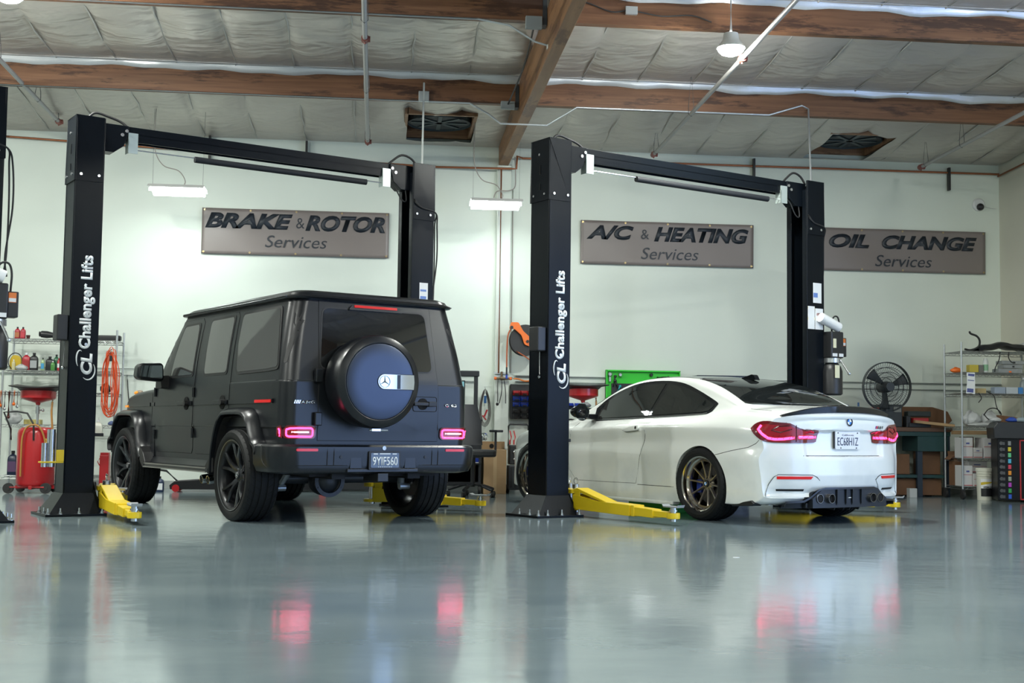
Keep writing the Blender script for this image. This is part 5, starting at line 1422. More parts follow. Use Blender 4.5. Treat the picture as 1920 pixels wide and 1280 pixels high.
# lip spoiler
sp_rows = []
for i in range(33):
    t = -1+2*i/32; x = t*.715; bow = .25*(abs(x)/.93)**2.6
    yy = -.955+bow; h = .045*(1-abs(t)**3)+.004
    z0 = 1.012-.050*(abs(x)/.715)**2.4
    sp_rows.append([(x, yy+.11, z0-.004+.012), (x, yy+.05, z0+h*.55), (x, yy-.015, z0+h), (x, yy-.028, z0+h-.006), (x, yy-.020, z0-.010), (x, yy+.04, z0-.020), (x, yy+.11, z0-.006)])
MB().grid(sp_rows, closed_u=True).build('boot_spoiler', M_cf, B, smooth=50)
# badge, model lettering
hit, nrm = CB.hit('rear', 0, .918)
roundel(B, (0, hit.y-.001, .918), .041, 'y', Matrix(((0, 1, 0), (1, 0, 0), (0, 0, 1))))
hx, _ = CB.hit('rear', .42, .873)
for i, m_ in enumerate((mat('stripe_blue', (.03, .15, .5), .4), mat('stripe_violet', (.12, .05, .25), .4), mat('stripe_red', (.6, .02, .02), .4))):
    MB().prism([(.345+i*.016, .860), (.361+i*.016, .860), (.371+i*.016, .886), (.355+i*.016, .886)], hx.y-.010, hx.y+.01, 'xz').build('badge_stripe', m_, B)
text_fit('badge_lettering', 'M4', .075, .026, mat('dark_chrome'), B, (.438, hx.y-.007, .873), RM, .3, .03, .004)
# licence plate
pt = MB().prism(rrect(-.160, .160, .672, .832, .012, 3), -.955, -.945, 'xz').build('licence_plate', mat('plate_white', (.78, .80, .82), .35), B, bevel=.002)
lab(pt, 'white licence plate reading EC68H1Z')
pt.rotation_euler = (0, 0, 0)
text_fit('lettering', 'EC68H1Z', .265, .072, mat('plate_ink', (.03, .05, .12), .4), pt, (0, -.957, .742), RM, 0, -.004, .002)
text_fit('plate_heading', 'C a l i f o r n i a'.replace(' ', ''), .15, .016, mat('plate_ink_grey', (.25, .25, .35), .4), pt, (0, -.957, .800), RM)
for x, z in ((-.125, .818), (.125, .818), (-.09, .684), (.11, .684)):
    MB().cyl((x, -.957, z), (x, -.955, z), .006, n=10).build('plate_screw', M_seam, pt)
MB().bx(-.172, -.158, -.952, -.94, .68, .83).build('plate_holder', M_trim, pt)
# diffuser
dp = [(-.60, .175), (-.56, .235), (-.47, .235), (-.36, .305), (-.30, .332), (.30, .332), (.36, .322), (.46, .300), (.50, .250), (.56, .235), (.60, .175)]
dp = [(-.70, .175), (-.69, .212), (-.53, .222), (-.47, .250), (-.38, .318), (-.31, .335), (.31, .335), (.38, .318), (.47, .250), (.53, .222), (.69, .212), (.70, .175)]
nd = len(dp); f3 = []
yb_ = lambda x: -.985+.27*(abs(x)/.93)**2.6
DP = []
for i in range(nd-1):
    for k in range(6): t = k/6; DP.append((dp[i][0]*(1-t)+dp[i+1][0]*t, dp[i][1]*(1-t)+dp[i+1][1]*t))
DP.append(dp[-1])
rows = [[(x, yb_(x)-.010, z) for x, z in DP], [(x, yb_(x)-.012, max(.165, z-.018)) for x, z in DP], [(x*.985, yb_(x)+.045, max(.160, z-.024)) for x, z in DP], [(x*.985, yb_(x)+.055, .150) for x, z in DP], [(x, yb_(x)+.10, .150) for x, z in DP]]
MB().grid(rows).build('diffuser', M_dif, B, smooth=50)
MB().prism([(-.47, .155), (-.47, .235), (-.36, .31), (-.31, .325), (.31, .325), (.36, .31), (.47, .235), (.47, .155)], -.980, -.75, 'xz').build('diffuser_core', M_dif, B)
fb = MB()
for x in (-.175, -.06, .02, .135):
    fb.prism([(-1.0, .318), (-.80, .33), (-.80, .15), (-.95, .130), (-.995, .20)], x-.006, x+.006, 'yz')
for x in (-.48, .48): fb.prism([(-.93, .25), (-.75, .25), (-.75, .16), (-.90, .155)], x-.02, x+.02, 'yz')
fb.build('diffuser_fins', M_dif, B, bevel=.003)
for s in (-1, 1):
    MB().lathe([(.05, .0), (.062, -.004), (.062, .10)], c=(s*.265, -.96, .238), axis=(0, 1, 0), n=24).lathe([(.05, .0), (.062, -.004), (.062, .10)], c=(s*.385, -.93, .238), axis=(0, 1, 0), n=24).build('exhaust_surround', M_dif, B, smooth=40)
MB().bx(-.50, .50, -.93, -.60, .150, .20).build('undertray', M_dif, B, bevel=.01)
# ================================================================== THINGS ALONG THE BACK WALL
M_wire = mat('chrome_wire', (.42, .43, .43), .3, metal=.8)
M_redp = mat('red_paint', (.42, .012, .016), .3, coat=.3)
M_card = mat('cardboard', (.36, .235, .12), .75, noise=(4, .10))
M_cardd = mat('cardboard_brown', (.17, .085, .042), .8, noise=(4, .12))
M_hose = mat('amber_hose', (.42, .20, .05), .35)
M_orange = mat('orange_plastic', (.85, .17, .02), .4)
M_bluep = mat('blue_plastic', (.01, .05, .42), .35)
M_bagw = mat('clear_bag', (.50, .52, .52), .3, bump=.6, bscale=18)

def rack(label, x0, x1, y0, y1, levels, top, cast, cols=None, wires=True, r=.013):
    t = thing('wire_rack', label, 'rack', ((x0+x1)/2, (y0+y1)/2, 0)); w, d = (x1-x0)/2, (y1-y0)/2
    for sx in (-1, 1):
        for sy in (-1, 1):
            p = MB().cyl((sx*w, sy*d, .12 if cast else 0), (sx*w, sy*d, top), r, n=12)
            for i in range(int(top/.12)): p.lathe([(r, 0), (r+.0015, .003), (r, .006)], c=(sx*w, sy*d, .15+i*.12), n=12)
            pp = p.build('post', M_gal, t, smooth=40)
            if cast:
                MB().cyl((sx*w-.016, sy*d, .055), (sx*w+.016, sy*d, .055), .055, n=20).bx(sx*w-.024, sx*w+.024, sy*d-.02, sy*d+.02, .06, .13).build('caster', M_rub, t, smooth=40)
    for z in levels:
        b = MB()
        for sy in (-1, 1):
            b.tube([(-w, sy*d, z), (w, sy*d, z)], .006, 6); b.tube([(-w, sy*d, z-.032), (w, sy*d, z-.032)], .005, 6)
            n = int(2*w/.045); b.tube([(-w+2*w*i/n, sy*d, z-.032*(i % 2)) for i in range(n+1)], .004, 5)
        for sx in (-1, 1):
            b.tube([(sx*w, -d, z), (sx*w, d, z)], .004, 6); b.tube([(sx*w, -d, z-.032), (sx*w, d, z-.032)], .004, 6)
        n = int(2*w/.028)
        for i in range(n+1): b.tube([(-w+2*w*i/n, -d, z), (-w+2*w*i/n, d, z)], .0026, 4)
        b.build('shelf', M_wire, t)
    return t
# ---------------------------------------------------------- left rack
rack('chrome wire rack by the left picture edge, red oil drain in front', -4.60, -3.24, 16.38, 16.82, [.17, .80, 1.20, 1.47, 1.86], 1.99, False)
def bottle(label, x, y, z, w, h, d, m, cap=M_blk, neck=.3, lab_m=None, kind='bottle', cat='bottle', nm=None, off=.0):
    t = thing(nm or kind, label, cat, (x, y, z))
    b = MB(); rows = []
    for zz, k in ((0, .92), (.01, 1), (h*.62, 1), (h*.74, .9), (h*.82, .55), (h*.86, neck), (h*.90, neck)):
        rows.append([(p[0]+off*(1 if zz > h*.7 else 0), p[1], zz) for p in rrect(-w/2*k, w/2*k, -d/2*k, d/2*k, min(w, d)*.25*k, 3)])
    b.grid(rows, closed_u=True); n = len(rows[0]); b.f += [tuple(range(n)), tuple(range(len(b.v)-n, len(b.v)))]
    b.build('bottle_body', m, t, smooth=40)
    MB().cyl((off, 0, h*.88), (off, 0, h), w*neck*.62, n=14).build('cap', cap, t, smooth=40)
    if lab_m: MB().bx(-w*.40, w*.40, -d/2-.002, -d/2+.001, h*.14, h*.56).build('label', lab_m, t)
    return t
M_rb = mat('red_bottle', (.42, .02, .035), .35)
bottle('red additive bottle on the top left shelf, left of the pair', -4.475, 16.5, 1.864, .062, .15, .045, M_rb, lab_m=mat('lab_tan', (.45, .16, .06), .5))
bottle('red additive bottle on the top left shelf, right of the pair', -4.408, 16.5, 1.864, .062, .15, .045, M_rb, lab_m=mat('lab_red', (.55, .05, .07), .5))
t = thing('black_cup', 'small dark cup beside the red bottles on the top shelf', 'cup', (-4.345, 16.5, 1.864)); MB().lathe([(.018, 0), (.026, .05), (.024, .05), (.016, .004), (1e-4, .004)], n=16).build('cup_body', mat('brown_dark', (.07, .02, .015), .5), t)
t = thing('work_light', 'black cylindrical work light lying on the top shelf by the post', 'work light', (-4.06, 16.52, 1.922))
MB().lathe([(1e-4, -.15), (.025, -.148), (.042, -.13), (.045, -.06), (.034, 0), (.030, .18), (1e-4, .18)], axis=(1, 0, -.08), n=24).build('lamp_barrel', M_blk, t, smooth=40)
MB().cyl((-.155, 0, .012), (-.149, 0, .012), .034, n=20).build('lamp_lens', mat('dark_lens', (.05, .05, .06), .1), t)
bottle('red and black oil bottle, second shelf of the left rack', -4.355, 16.5, 1.474, .095, .22, .06, M_rb, neck=.3, lab_m=mat('lab_black_red', (.30, .02, .02), .4), cap=M_stW)
bottle('black and grey oil bottle right of the red one, left rack', -4.262, 16.5, 1.474, .10, .22, .06, M_blk, lab_m=mat('lab_silver', (.35, .37, .38), .4))
bottle('thin clear bottle with blue and green liquid, left rack', -4.155, 16.5, 1.474, .045, .16, .035, mat('pale_green_liquid', (.30, .42, .22), .2), lab_m=mat('lab_blue', (.05, .30, .55), .4))
bottle('wide black jug right of the thin clear bottle', -4.08, 16.54, 1.474, .10, .18, .06, M_blk)
bottle('tall dark green bottle behind the red and white can', -4.02, 16.62, 1.474, .07, .21, .05, mat('dark_green', (.01, .10, .04), .35))
bottle('clear green liquid bottle before the dark green one', -4.025, 16.47, 1.474, .05, .12, .04, mat('green_liquid', (.08, .25, .06), .2), cap=M_stW)
t = thing('spray_can', 'red and white spray can at the right of the second shelf', 'spray can', (-3.955, 16.5, 1.474)); MB().lathe([(1e-4, 0), (.026, 0), (.026, .12), (.018, .135)], n=20).build('can_body', M_rb, t, smooth=40); MB().cyl((0, 0, .04), (0, 0, .09), .0265, n=20).build('can_label', M_stW, t, smooth=40); MB().cyl((0, 0, .135), (0, 0, .158), .014, n=12).build('nozzle', M_rb, t)
t = thing('gauge_set', 'yellow case with coiled black hose on the second left shelf', 'gauge case', (-4.49, 16.55, 1.474))
MB().prism(round_poly([(-.07, 0), (.06, 0), (.065, .15), (.02, .19), (-.04, .19), (-.075, .13)], .03, 3), -.03, .03, 'xz').build('yellow_case', mat('yellow_case', (.62, .42, .02), .45), t, bevel=.006)
MB().tube([(.085*math.cos(a/4), -.045, .11+.105*math.sin(a/4)) for a in range(-1, 20)], .006, 7).build('coiled_hose', M_rub, t)
bottle('small clear bottle in front of the yellow case', -4.49, 16.44, 1.474, .04, .13, .03, mat('clear_yellowish', (.55, .50, .28), .2), cap=M_stW)
bag = MB(); rnd = random.Random(2)
def crumple(name, label, cat, x, y, z, w, d, h, m, seed=1, grp=None):
    r = random.Random(seed); rows = []
    for i in range(9):
        f = i/8; rows.append([(w/2*math.cos(2*PI*j/18)*(math.sin(PI*min(.98, f*.9+.1))**.6)*(1+r.uniform(-.16, .16)), d/2*math.sin(2*PI*j/18)*(math.sin(PI*min(.98, f*.9+.1))**.6)*(1+r.uniform(-.16, .16)), max(0, h*f*(1+r.uniform(-.12, .12)))) for j in range(18)])
    o = MB().grid(rows, closed_u=True); n = 18; o.f += [tuple(range(n)), tuple(range(len(o.v)-n, len(o.v)))]
    q = o.build(name, m, None, smooth=60, loc=(x, y, z)); tag(q, label, cat, grp); return q
crumple('plastic_bag', 'crumpled clear plastic bag beside the yellow case', 'bag', -4.40, 16.46, 1.474, .15, .10, .07, M_bagw, 4)
crumple('plastic_bag', 'crumpled white plastic bag with yellow print, third shelf of left rack', 'bag', -4.48, 16.5, .804, .20, .14, .16, M_bagw, 6)
crumple('dark_rag', 'dark rag lump on the shelf above the orange cord loops', 'rag', -3.40, 16.6, 1.205, .14, .10, .12, M_blk, 8)
t = thing('yellow_box', 'low yellow box behind the drain stem on the left rack', 'box', (-4.27, 16.6, .804)); MB().bx(-.10, .10, -.06, .06, 0, .06).build('box_body', mat('faded_yellow', (.45, .38, .12), .5), t, bevel=.004)
t = thing('tool_case', 'black soft case on the right end of the top left shelf', 'case', (-3.36, 16.55, 1.864)); MB().bx(-.15, .14, -.05, .05, 0, .07).build('case_body', M_blk, t, bevel=.02, seg=3); MB().bx(-.17, -.13, -.04, .04, 0, .045).build('case_patch', mat('pale_yellow', (.60, .55, .25), .5), t, bevel=.003)
jg = bottle('white jug with amber bottom hanging low on the right of the left rack', -3.42, 16.325, .66, .11, .21, .07, mat('white_jug', (.70, .70, .62), .35), cap=M_stW)
MB().tube([(0, 0, .19), (0, .02, .24), (0, .055, .17)], .004, 6).build('hanging_loop', M_wire, jg)
bottle('dark blue oil jug on the bottom shelf of the left rack', -4.47, 16.5, .174, .12, .30, .09, mat('navy_jug', (.012, .02, .05), .35), lab_m=mat('lab_navy', (.10, .05, .12), .4))
crumple('supply_pouch', 'white and blue pouch on the lowest right shelf of left rack', 'pouch', -3.30, 16.52, .804, .09, .07, .05, mat('pouch_blue', (.10, .14, .30), .5), 12)
# hanging tools at the far left of the rack
for i, (x, m_, ln_) in enumerate([(-4.60, M_orange, .16), (-4.55, M_zinc, .20), (-4.50, mat('leather_strap', (.10, .025, .02), .6), .30), (-4.44, M_orange, .14), (-4.40, M_zinc, .17)]):
    b = MB().tube([(x, 16.34, 1.20), (x, 16.33, 1.19-ln_)], .010 if i != 2 else .016, 8); b.tube([(x, 16.38, 1.21), (x, 16.34, 1.215), (x, 16.34, 1.19)], .004, 6); b.lathe([(.010, -.02), (.022, 0), (.010, .02)], c=(x, 16.33, 1.19-ln_), n=10)
    tag(b.build('hand_tool', m_, smooth=40), ['orange handled tool hanging leftmost under the third shelf', 'steel wrench hanging second under the third shelf', 'dark red strap hanging in the middle under the third shelf', 'orange tool hanging right of the dark strap', 'steel tool hanging rightmost under the third shelf'][i], 'tool', 'tools hanging on the left rack')
# orange cord on the rack
t = thing('extension_cord', 'orange extension cord looped on the right end of the left rack', 'cord', (-3.295, 16.30, 1.40)); b = MB(); rnd = random.Random(11)
for k in range(11):
    w = .030+.006*k; L = .34+.012*k*(1 if k % 2 else .4); ph = rnd.uniform(-.02, .02); P = []
    for i in range(28):
        a = 2*PI*i/28; z = math.cos(a)*L*.98; x = math.sin(a)*w*(1+.5*max(0, -math.cos(a)))
        P.append((x+ph*1.0+.012*math.sin(3*a+k), rnd.uniform(-.018, .018)*.3+(k % 4)*.012-.02, z-.06+(.0 if math.cos(a) > 0 else -.02*(k % 3))))
    b.tube(P, .0055, 6, closed=True)
b.build('cord_loops', mat('orange_cord', (.72, .085, .015), .45), t, smooth=50)
MB().box((.01, -.03, .23), (.03, .03, .07), .4).build('plug', M_blk, t, bevel=.004)
MB().tube([(.0, .08, .33), (0, .02, .35), (.0, -.02, .30)], .004, 6).build('hook', M_wire, t)
run('cable', smooth_pts([(-3.22, 17.0, 1.46), (-3.18, 17.01, 1.1), (-3.08, 17.01, .85), (-2.9, 17.01, .78)], 5), .006, M_rub, 'thin dark cable hanging on the wall beside the orange cord', 'cable')
# red oil drain on wheels (left) and its twin behind the white coupe
def oil_drain(label, loc, bowlw=.20, dz=0, rz=0):
    t = thing('oil_drain', label, 'oil drain', loc, rz)
    MB().lathe([(1e-4, .07), (.18, .07), (.205, .09), (.215, .12), (.215, .70), (.205, .735), (.17, .765), (1e-4, .78)], n=36).build('tank', M_redp, t, smooth=35)
    MB().cyl((0, 0, .77), (0, 0, 1.06+dz), .016, n=14).build('stem', M_zinc, t, smooth=40)
    MB().cyl((0, 0, .93), (0, 0, 1.01), .026, n=16).cyl((.02, 0, .97), (.055, 0, .97), .008, n=8).sphere((.06, 0, .97), .018, 10).build('height_clamp', M_zinc, t, smooth=40)
    MB().lathe([(r_, z_+dz) for r_, z_ in [(.022, 1.03), (.03, 1.055), (bowlw*.92, 1.10), (bowlw, 1.115), (bowlw, 1.20), (bowlw-.006, 1.20), (bowlw-.006, 1.12), (.02, 1.06)]], n=36).build('bowl', M_redp, t, smooth=35)
    rows = []
    for (r, z) in ((bowlw-.01, 1.19), (bowlw+.03, 1.215), (bowlw+.12, 1.235), (bowlw+.125, 1.245), (bowlw+.03, 1.26), (bowlw-.01, 1.25)):
        rows.append([(r*math.cos(2*PI*j/40)*1.05, r*math.sin(2*PI*j/40)*.9, z+dz+.012*math.cos(4*PI*j/40)*(r > bowlw)) for j in range(40)])
    MB().grid(rows, closed_u=True, closed_v=True).build('splash_tray', mat('drain_tray_black', (.012, .012, .013), .5), t, smooth=45)
    MB().tube(smooth_pts([(bowlw*.85, -.02, 1.09+dz), (.17, -.05, .95), (.19, -.06, .70), (.19, -.14, .50), (.20, -.20, .38)], 6), .012, 8).build('drain_hose', M_hose, t, smooth=50)
    MB().tube(smooth_pts([(.14, -.22, .36), (.15, -.22, .60), (.08, -.24, .78), (-.04, -.24, .78), (-.10, -.235, .66), (-.11, -.23, .40), (-.11, -.225, .20)], 6), .011, 8).build('evacuation_hose', M_hose, t, smooth=50)
    for s in (-1, 1):
        pass
    MB().tube([(-.26, -.12, .62), (-.26, -.14, .74), (-.34, -.16, .94), (-.18, -.20, .95), (-.06, -.22, .93), (.02, -.235, .80), (.02, -.22, .62)], .011, 8).build('push_handle', M_blk, t, smooth=50)
    MB().bx(-.22, .22, -.02, .02, .05, .09).bx(-.02, .02, -.22, .20, .05, .09).tube([(-.24, -.20, .075), (.16, -.22, .075)], .010, 8).build('frame', M_redp, t, bevel=.004)
    for (x, y, r) in ((-.25, -.19, .06), (.17, -.20, .062), (.20, .12, .05), (-.2, .14, .05)):
        MB().cyl((x, y-.018, r+.002), (x, y+.018, r+.002), r, n=22).cyl((x, y-.024, r), (x, y+.024, r), r*.4, n=14).build('wheel', M_rub, t, smooth=40)
    text_fit('lettering', 'OIL', .12, .07, M_stY, t, (.145, -.166, .60), Matrix(((0, -.66, .75), (0, -.75, -.66), (1, 0, 0))) if False else UPM, 0, .02)
    return t
oil_drain('red wheeled oil drain with black tray, in front of the left wire rack', (-3.97, 15.62, 0))
oil_drain('second red oil drain, its bowl showing above the bonnet of the white coupe', (2.57, 15.85, 0), .19, dz=.135)
# raise the coupe-side drain bowl a little: its stem is extended
# ---------------------------------------------------------- red jack stand post by the front wheel
t = thing('red_jack', 'upright red bottle jack frame behind the front wheel of the off-roader', 'jack', (-3.30, 16.22, 0))
MB().bx(-.055, .055, -.06, .06, 0, .44).build('jack_body', M_redp, t, bevel=.01); MB().tube([(-.05, -.065, .40), (-.075, -.07, .36), (-.05, -.065, .31)], .007, 6).bx(-.05, .05, -.05, .05, .44, .47).build('jack_head', M_redp, t, bevel=.004)
MB().cyl((-.13, -.02, .06), (-.10, -.02, .06), .055, n=18).build('jack_wheel', M_rub, t, smooth=40)
# trolley jacks seen under the off-roader
def floor_jack(label, loc, rz, m, ma=None):
    t = thing('floor_jack', label, 'floor jack', loc, rz)
    MB().prism([(-.35, .03), (.35, .03), (.36, .10), (.10, .16), (-.30, .13), (-.36, .08)], -.15, -.12, 'xz').prism([(-.35, .03), (.35, .03), (.36, .10), (.10, .16), (-.30, .13), (-.36, .08)], .12, .15, 'xz').bx(-.30, .10, -.12, .12, .05, .10).build('jack_frame', mat('black_steel', (.012, .012, .014), .35), t, bevel=.004)
    MB().prism([(.0, .10), (.30, .12), (.33, .15), (.30, .17), (0, .15)], -.04, .04, 'xz').cyl((.30, 0, .15), (.30, 0, .185), .05, n=18).build('lift_arm', ma or m, t, bevel=.004)
    MB().tube([(-.28, 0, .12), (-.42, 0, .25), (-.95, 0, .33)], .014, 8).build('jack_handle', mat('black_steel'), t, smooth=50)
    for (x, y) in ((-.28, .16), (-.28, -.16), (.30, .14), (.30, -.14)): MB().cyl((x, y-.02, .045), (x, y+.02, .045), .045, n=16).build('wheel', m, t, smooth=40)
    return t
floor_jack('low black trolley jack with red wheels, seen under the off-roader left', (-2.15, 16.3, 0), 0, M_redp, mat('black_steel', (.012, .012, .014), .35))
floor_jack('low red trolley jack, seen under the off-roader between its rear wheels', (-.95, 16.45, 0), 0, M_redp)
bottle('small dark bottle with white label on the floor behind the front wheel', -2.62, 16.1, 0, .11, .19, .08, mat('navy_bottle', (.015, .03, .08), .35), lab_m=M_stW)
t = thing('low_shelf_box', 'long low dark cabinet on the floor behind the off-roader', 'cabinet', (-.70, 16.75, 0)); MB().bx(-1.2, 1.2, -.16, .16, .02, .30).build('cabinet_body', mat('dark_cabinet', (.02, .022, .025), .5), t, bevel=.008); MB().bx(-1.2, 1.2, -.165, -.16, .15, .16).bx(-.01, .01, -.165, -.16, .03, .29).build('drawer_gap', M_seam, t)
t = thing('drip_tray', 'green drip tray on the floor under the white coupe', 'tray', (3.02, 13.05, 0), .46); MB().bx(-.25, .25, -.35, .35, 0, .02).bx(-.25, .25, -.35, -.33, .02, .12).bx(-.25, -.23, -.35, .35, .02, .12).bx(.23, .25, -.35, .35, .02, .12).bx(-.25, .25, .33, .35, .02, .12).build('tray_body', mat('green_paint', (.02, .55, .03), .4), t, bevel=.004)
# ---------------------------------------------------------- alignment cart, chair, boxes behind the off-roader
t = thing('alignment_cart', 'dark computer cart with overhead bar and monitor behind the off-roader', 'cart', (1.00, 16.45, 0))
M_ct = mat('cart_black', (.018, .020, .024), .45)
MB().bx(-.42, .31, -.05, .05, 1.49, 1.565).build('top_bar', M_ct, t, bevel=.01)
for x in (-.36, .27): MB().bx(x-.025, x+.025, -.03, .03, .90, 1.50).build('upright', M_ct, t, bevel=.005)
MB().bx(-.38, .335, -.22, .20, .10, .92).build('cabinet', M_ct, t, bevel=.012); MB().bx(-.39, .345, -.24, .22, .92, .94).build('cabinet_top', M_ct, t, bevel=.004)
for z in (.45, .70): MB().bx(-.36, .32, -.226, -.219, z, z+.008).build('drawer_gap', M_seam, t)
mo = MB().bx(-.30, .13, -.02, .02, 1.02, 1.44).build('monitor', M_blk, t, bevel=.006); MB().bx(-.285, .115, -.024, -.019, 1.04, 1.425).build('screen', mat('screen_teal', (.05, .12, .13), .15, emis=(.25, .55, .60), emis_s=.5), mo)
MB().bx(.06, .32, -.40, -.22, .37, .39).build('lower_tray', M_ct, t)
MB().bx(-.30, .30, -.22, -.21, .15, .40).build('lower_shelf_front', mat('dark_cabinet'), t)
for x in (-.34, .30): MB().cyl((x, -.19, .05), (x+.03, -.19, .05), .05, n=18).build('caster', M_rub, t, smooth=40)
t = thing('office_chair', 'black swivel office chair with armrests beside the off-roader tail', 'chair', (1.18, 15.55, 0), .3)
rows = []
for i in range(9):
    f = i/8; z = .62+.50*f; ww = .20*(1-.35*max(0, f-.5)); rows.append([(-ww, .20+.10*f, z), (-ww*.6, .235+.10*f, z), (ww*.6, .235+.10*f, z), (ww, .20+.10*f, z), (ww*.6, .18+.10*f, z), (-ww*.6, .18+.10*f, z)])
bb = MB().grid(rows, closed_u=True); bb.f += [tuple(range(6)), tuple(range(len(bb.v)-6, len(bb.v)))]; bb.build('backrest', M_ct, t, smooth=50)
MB().prism(rrect(-.24, .24, -.22, .22, .08, 4), .48, .57, 'xy').build('seat', M_ct, t, bevel=.025, seg=3, smooth=50)
for s in (-1, 1):
    a_ = MB().bx(s*.30-.045, s*.30+.045, -.12, .13, .78, .81).build('armrest', M_ct, t, bevel=.012, seg=3); MB().tube([(s*.22, .02, .50), (s*.30, .02, .53), (s*.30, .02, .78)], .016, 8).build('arm_post', M_ct, a_, smooth=50)
MB().cyl((0, 0, .12), (0, 0, .48), .028, n=16).build('gas_column', M_blk, t, smooth=40)
b = MB()
for k in range(5):
    a = 2*PI*k/5+.2; b.tube([(0, 0, .15), (.16*math.cos(a), .16*math.sin(a), .13), (.30*math.cos(a), .30*math.sin(a), .085)], .020, 8)
b.build('star_base', M_ct, t, smooth=50)
for k in range(5):
    a = 2*PI*k/5+.2; x, y = .30*math.cos(a), .30*math.sin(a)
    MB().cyl((x-.02, y, .032), (x+.02, y, .032), .032, n=16).build('caster', M_rub, t, smooth=40)
t = thing('chrome_ring', 'round chrome magnetic dish hooked on the dark computer cart', 'dish', (1.36, 16.19, .72)); MB().lathe([(.040, 0), (.052, -.01), (.052, .01), (.040, .012)], axis=(0, 1, 0), n=28, closed=True).lathe([(1e-4, .004), (.040, .008)], axis=(0, 1, 0), n=28).build('dish_body', M_chr, t, smooth=40)
t = thing('small_box', 'small blue and white box on the lower cart by the chair', 'box', (1.22, 16.13, .391)); MB().bx(-.07, .07, -.05, .05, 0, .06).build('box_body', M_bluep, t); MB().bx(-.071, .071, -.051, .051, 0, .012).build('box_band', M_stW, t)
def carton(label, x0, x1, y0, y1, z0, z1, m, tape=True, flaps=False, name='cardboard_box', rz=0, grp=None):
    t = thing(name, label, 'box', ((x0+x1)/2, (y0+y1)/2, z0), rz, grp); w, d, h = (x1-x0)/2, (y1-y0)/2, z1-z0
    MB().bx(-w, w, -d, d, 0, h).build('box_body', m, t, bevel=.003)
    if tape: MB().bx(-.022, .022, -d-.001, -d+.001, 0, h).bx(-.022, .022, -d, d, h-.0005, h+.001).build('tape', mat('packing_tape', (.44, .31, .17), .35), t)
    if flaps:
        MB().box((-w-.03, 0, h+.03), (.09, 2*d, .004), Matrix.Rotation(-.7, 3, 'Y')).box((0, d+.02, h+.05), (2*w, .004, .12), Matrix.Rotation(-.3, 3, 'X')).build('flap', m, t)
    return t
carton('tall brown cardboard box standing by the pilaster', 1.365, 1.655, 16.22, 16.60, 0, .56, M_card)
t = tag(MB().bx(1.37, 1.67, 16.62, 16.66, 0, .66).build('cardboard_sheet', M_card, bevel=.003), 'brown cardboard sheet leaning behind the tall box', 'cardboard'); MB().cyl((1.50, 16.615, .60), (1.50, 16.622, .60), .03, n=16).build('hand_hole', M_seam, t)
# rolling tool case
t = thing('rolling_case', 'black rolling tool case with raised pull handle behind the white coupe', 'tool case', (1.83, 16.42, 0))
MB().bx(-.14, .18, -.12, .12, .05, .36).build('lower_case', mat('case_grey', (.03, .034, .04), .45), t, bevel=.012); MB().bx(-.13, .17, -.11, .11, .37, .62).build('upper_case', M_blk, t, bevel=.012)
for i in range(5): MB().bx(-.12+i*.055, -.09+i*.055, -.124, -.118, .08, .34).build('rib', M_blk, t)
MB().tube([(-.125, .08, .60), (-.125, .08, .86), (-.105, .08, .885), (.115, .08, .885), (.135, .08, .86), (.135, .08, .60)], .012, 8).build('pull_handle', M_blk, t, smooth=50)
MB().sphere((-.07, -.125, .53), .018, 12).sphere((-.07, -.125, .44), .014, 12).build('latch', M_zinc, t)
for x in (-.13, .17): MB().cyl((x-.02, .09, .055), (x+.02, .09, .055), .055, n=18).build('wheel', M_rub, t, smooth=40)
for x in (1.71, 1.76): tag(MB().tube([(x, 16.36, .63), (x+.02, 16.38, .72), (x+.005, 16.42, .80)], .009, 6).box((x, 16.35, .655), (.018, .02, .06)).build('pliers', M_redp), 'red handled pliers standing in the case, %s' % ('left' if x < 1.74 else 'right'), 'pliers', 'pliers in the rolling case')
# air manifold on the pilaster with hoses
t = thing('air_manifold', 'air line manifold with black hoses on the pilaster under the copper pipe', 'manifold', (1.64, 16.86, 1.52))
MB().bx(-.10, .10, .0, .05, .03, .055).bx(-.10, .10, .0, .05, -.015, .01).build('strut', M_gal, t); MB().cyl((-.09, -.03, -.03), (.14, -.03, -.03), .016, n=12).cyl((0, -.03, -.03), (0, -.03, .06), .014, n=12).cyl((-.02, -.05, -.03), (.02, -.05, -.03), .026, n=12).build('manifold_body', mat('brass_dark', (.18, .13, .08), .4, metal=.7), t, smooth=40)
MB().cyl((-.10, -.03, -.03), (-.07, -.03, -.03), .02, n=12).cyl((.10, -.03, -.03), (.13, -.03, -.03), .02, n=12).build('fitting_orange', M_orange, t)
for i, P in enumerate([[(-.05, -.04, -.04), (-.055, -.05, -.15), (-.05, -.04, -.34)], [(0, -.04, -.05), (.0, -.05, -.2), (-.03, -.04, -.36)], [(.03, -.04, -.04), (.05, -.05, -.2), (.055, -.04, -.36)]]):
    MB().tube(smooth_pts(P, 5), .006, 6).build('drop_hose', M_rub, t, smooth=50)
MB().sphere((-.055, -.04, -.37), .022, 10).build('hose_end', M_blk, t)
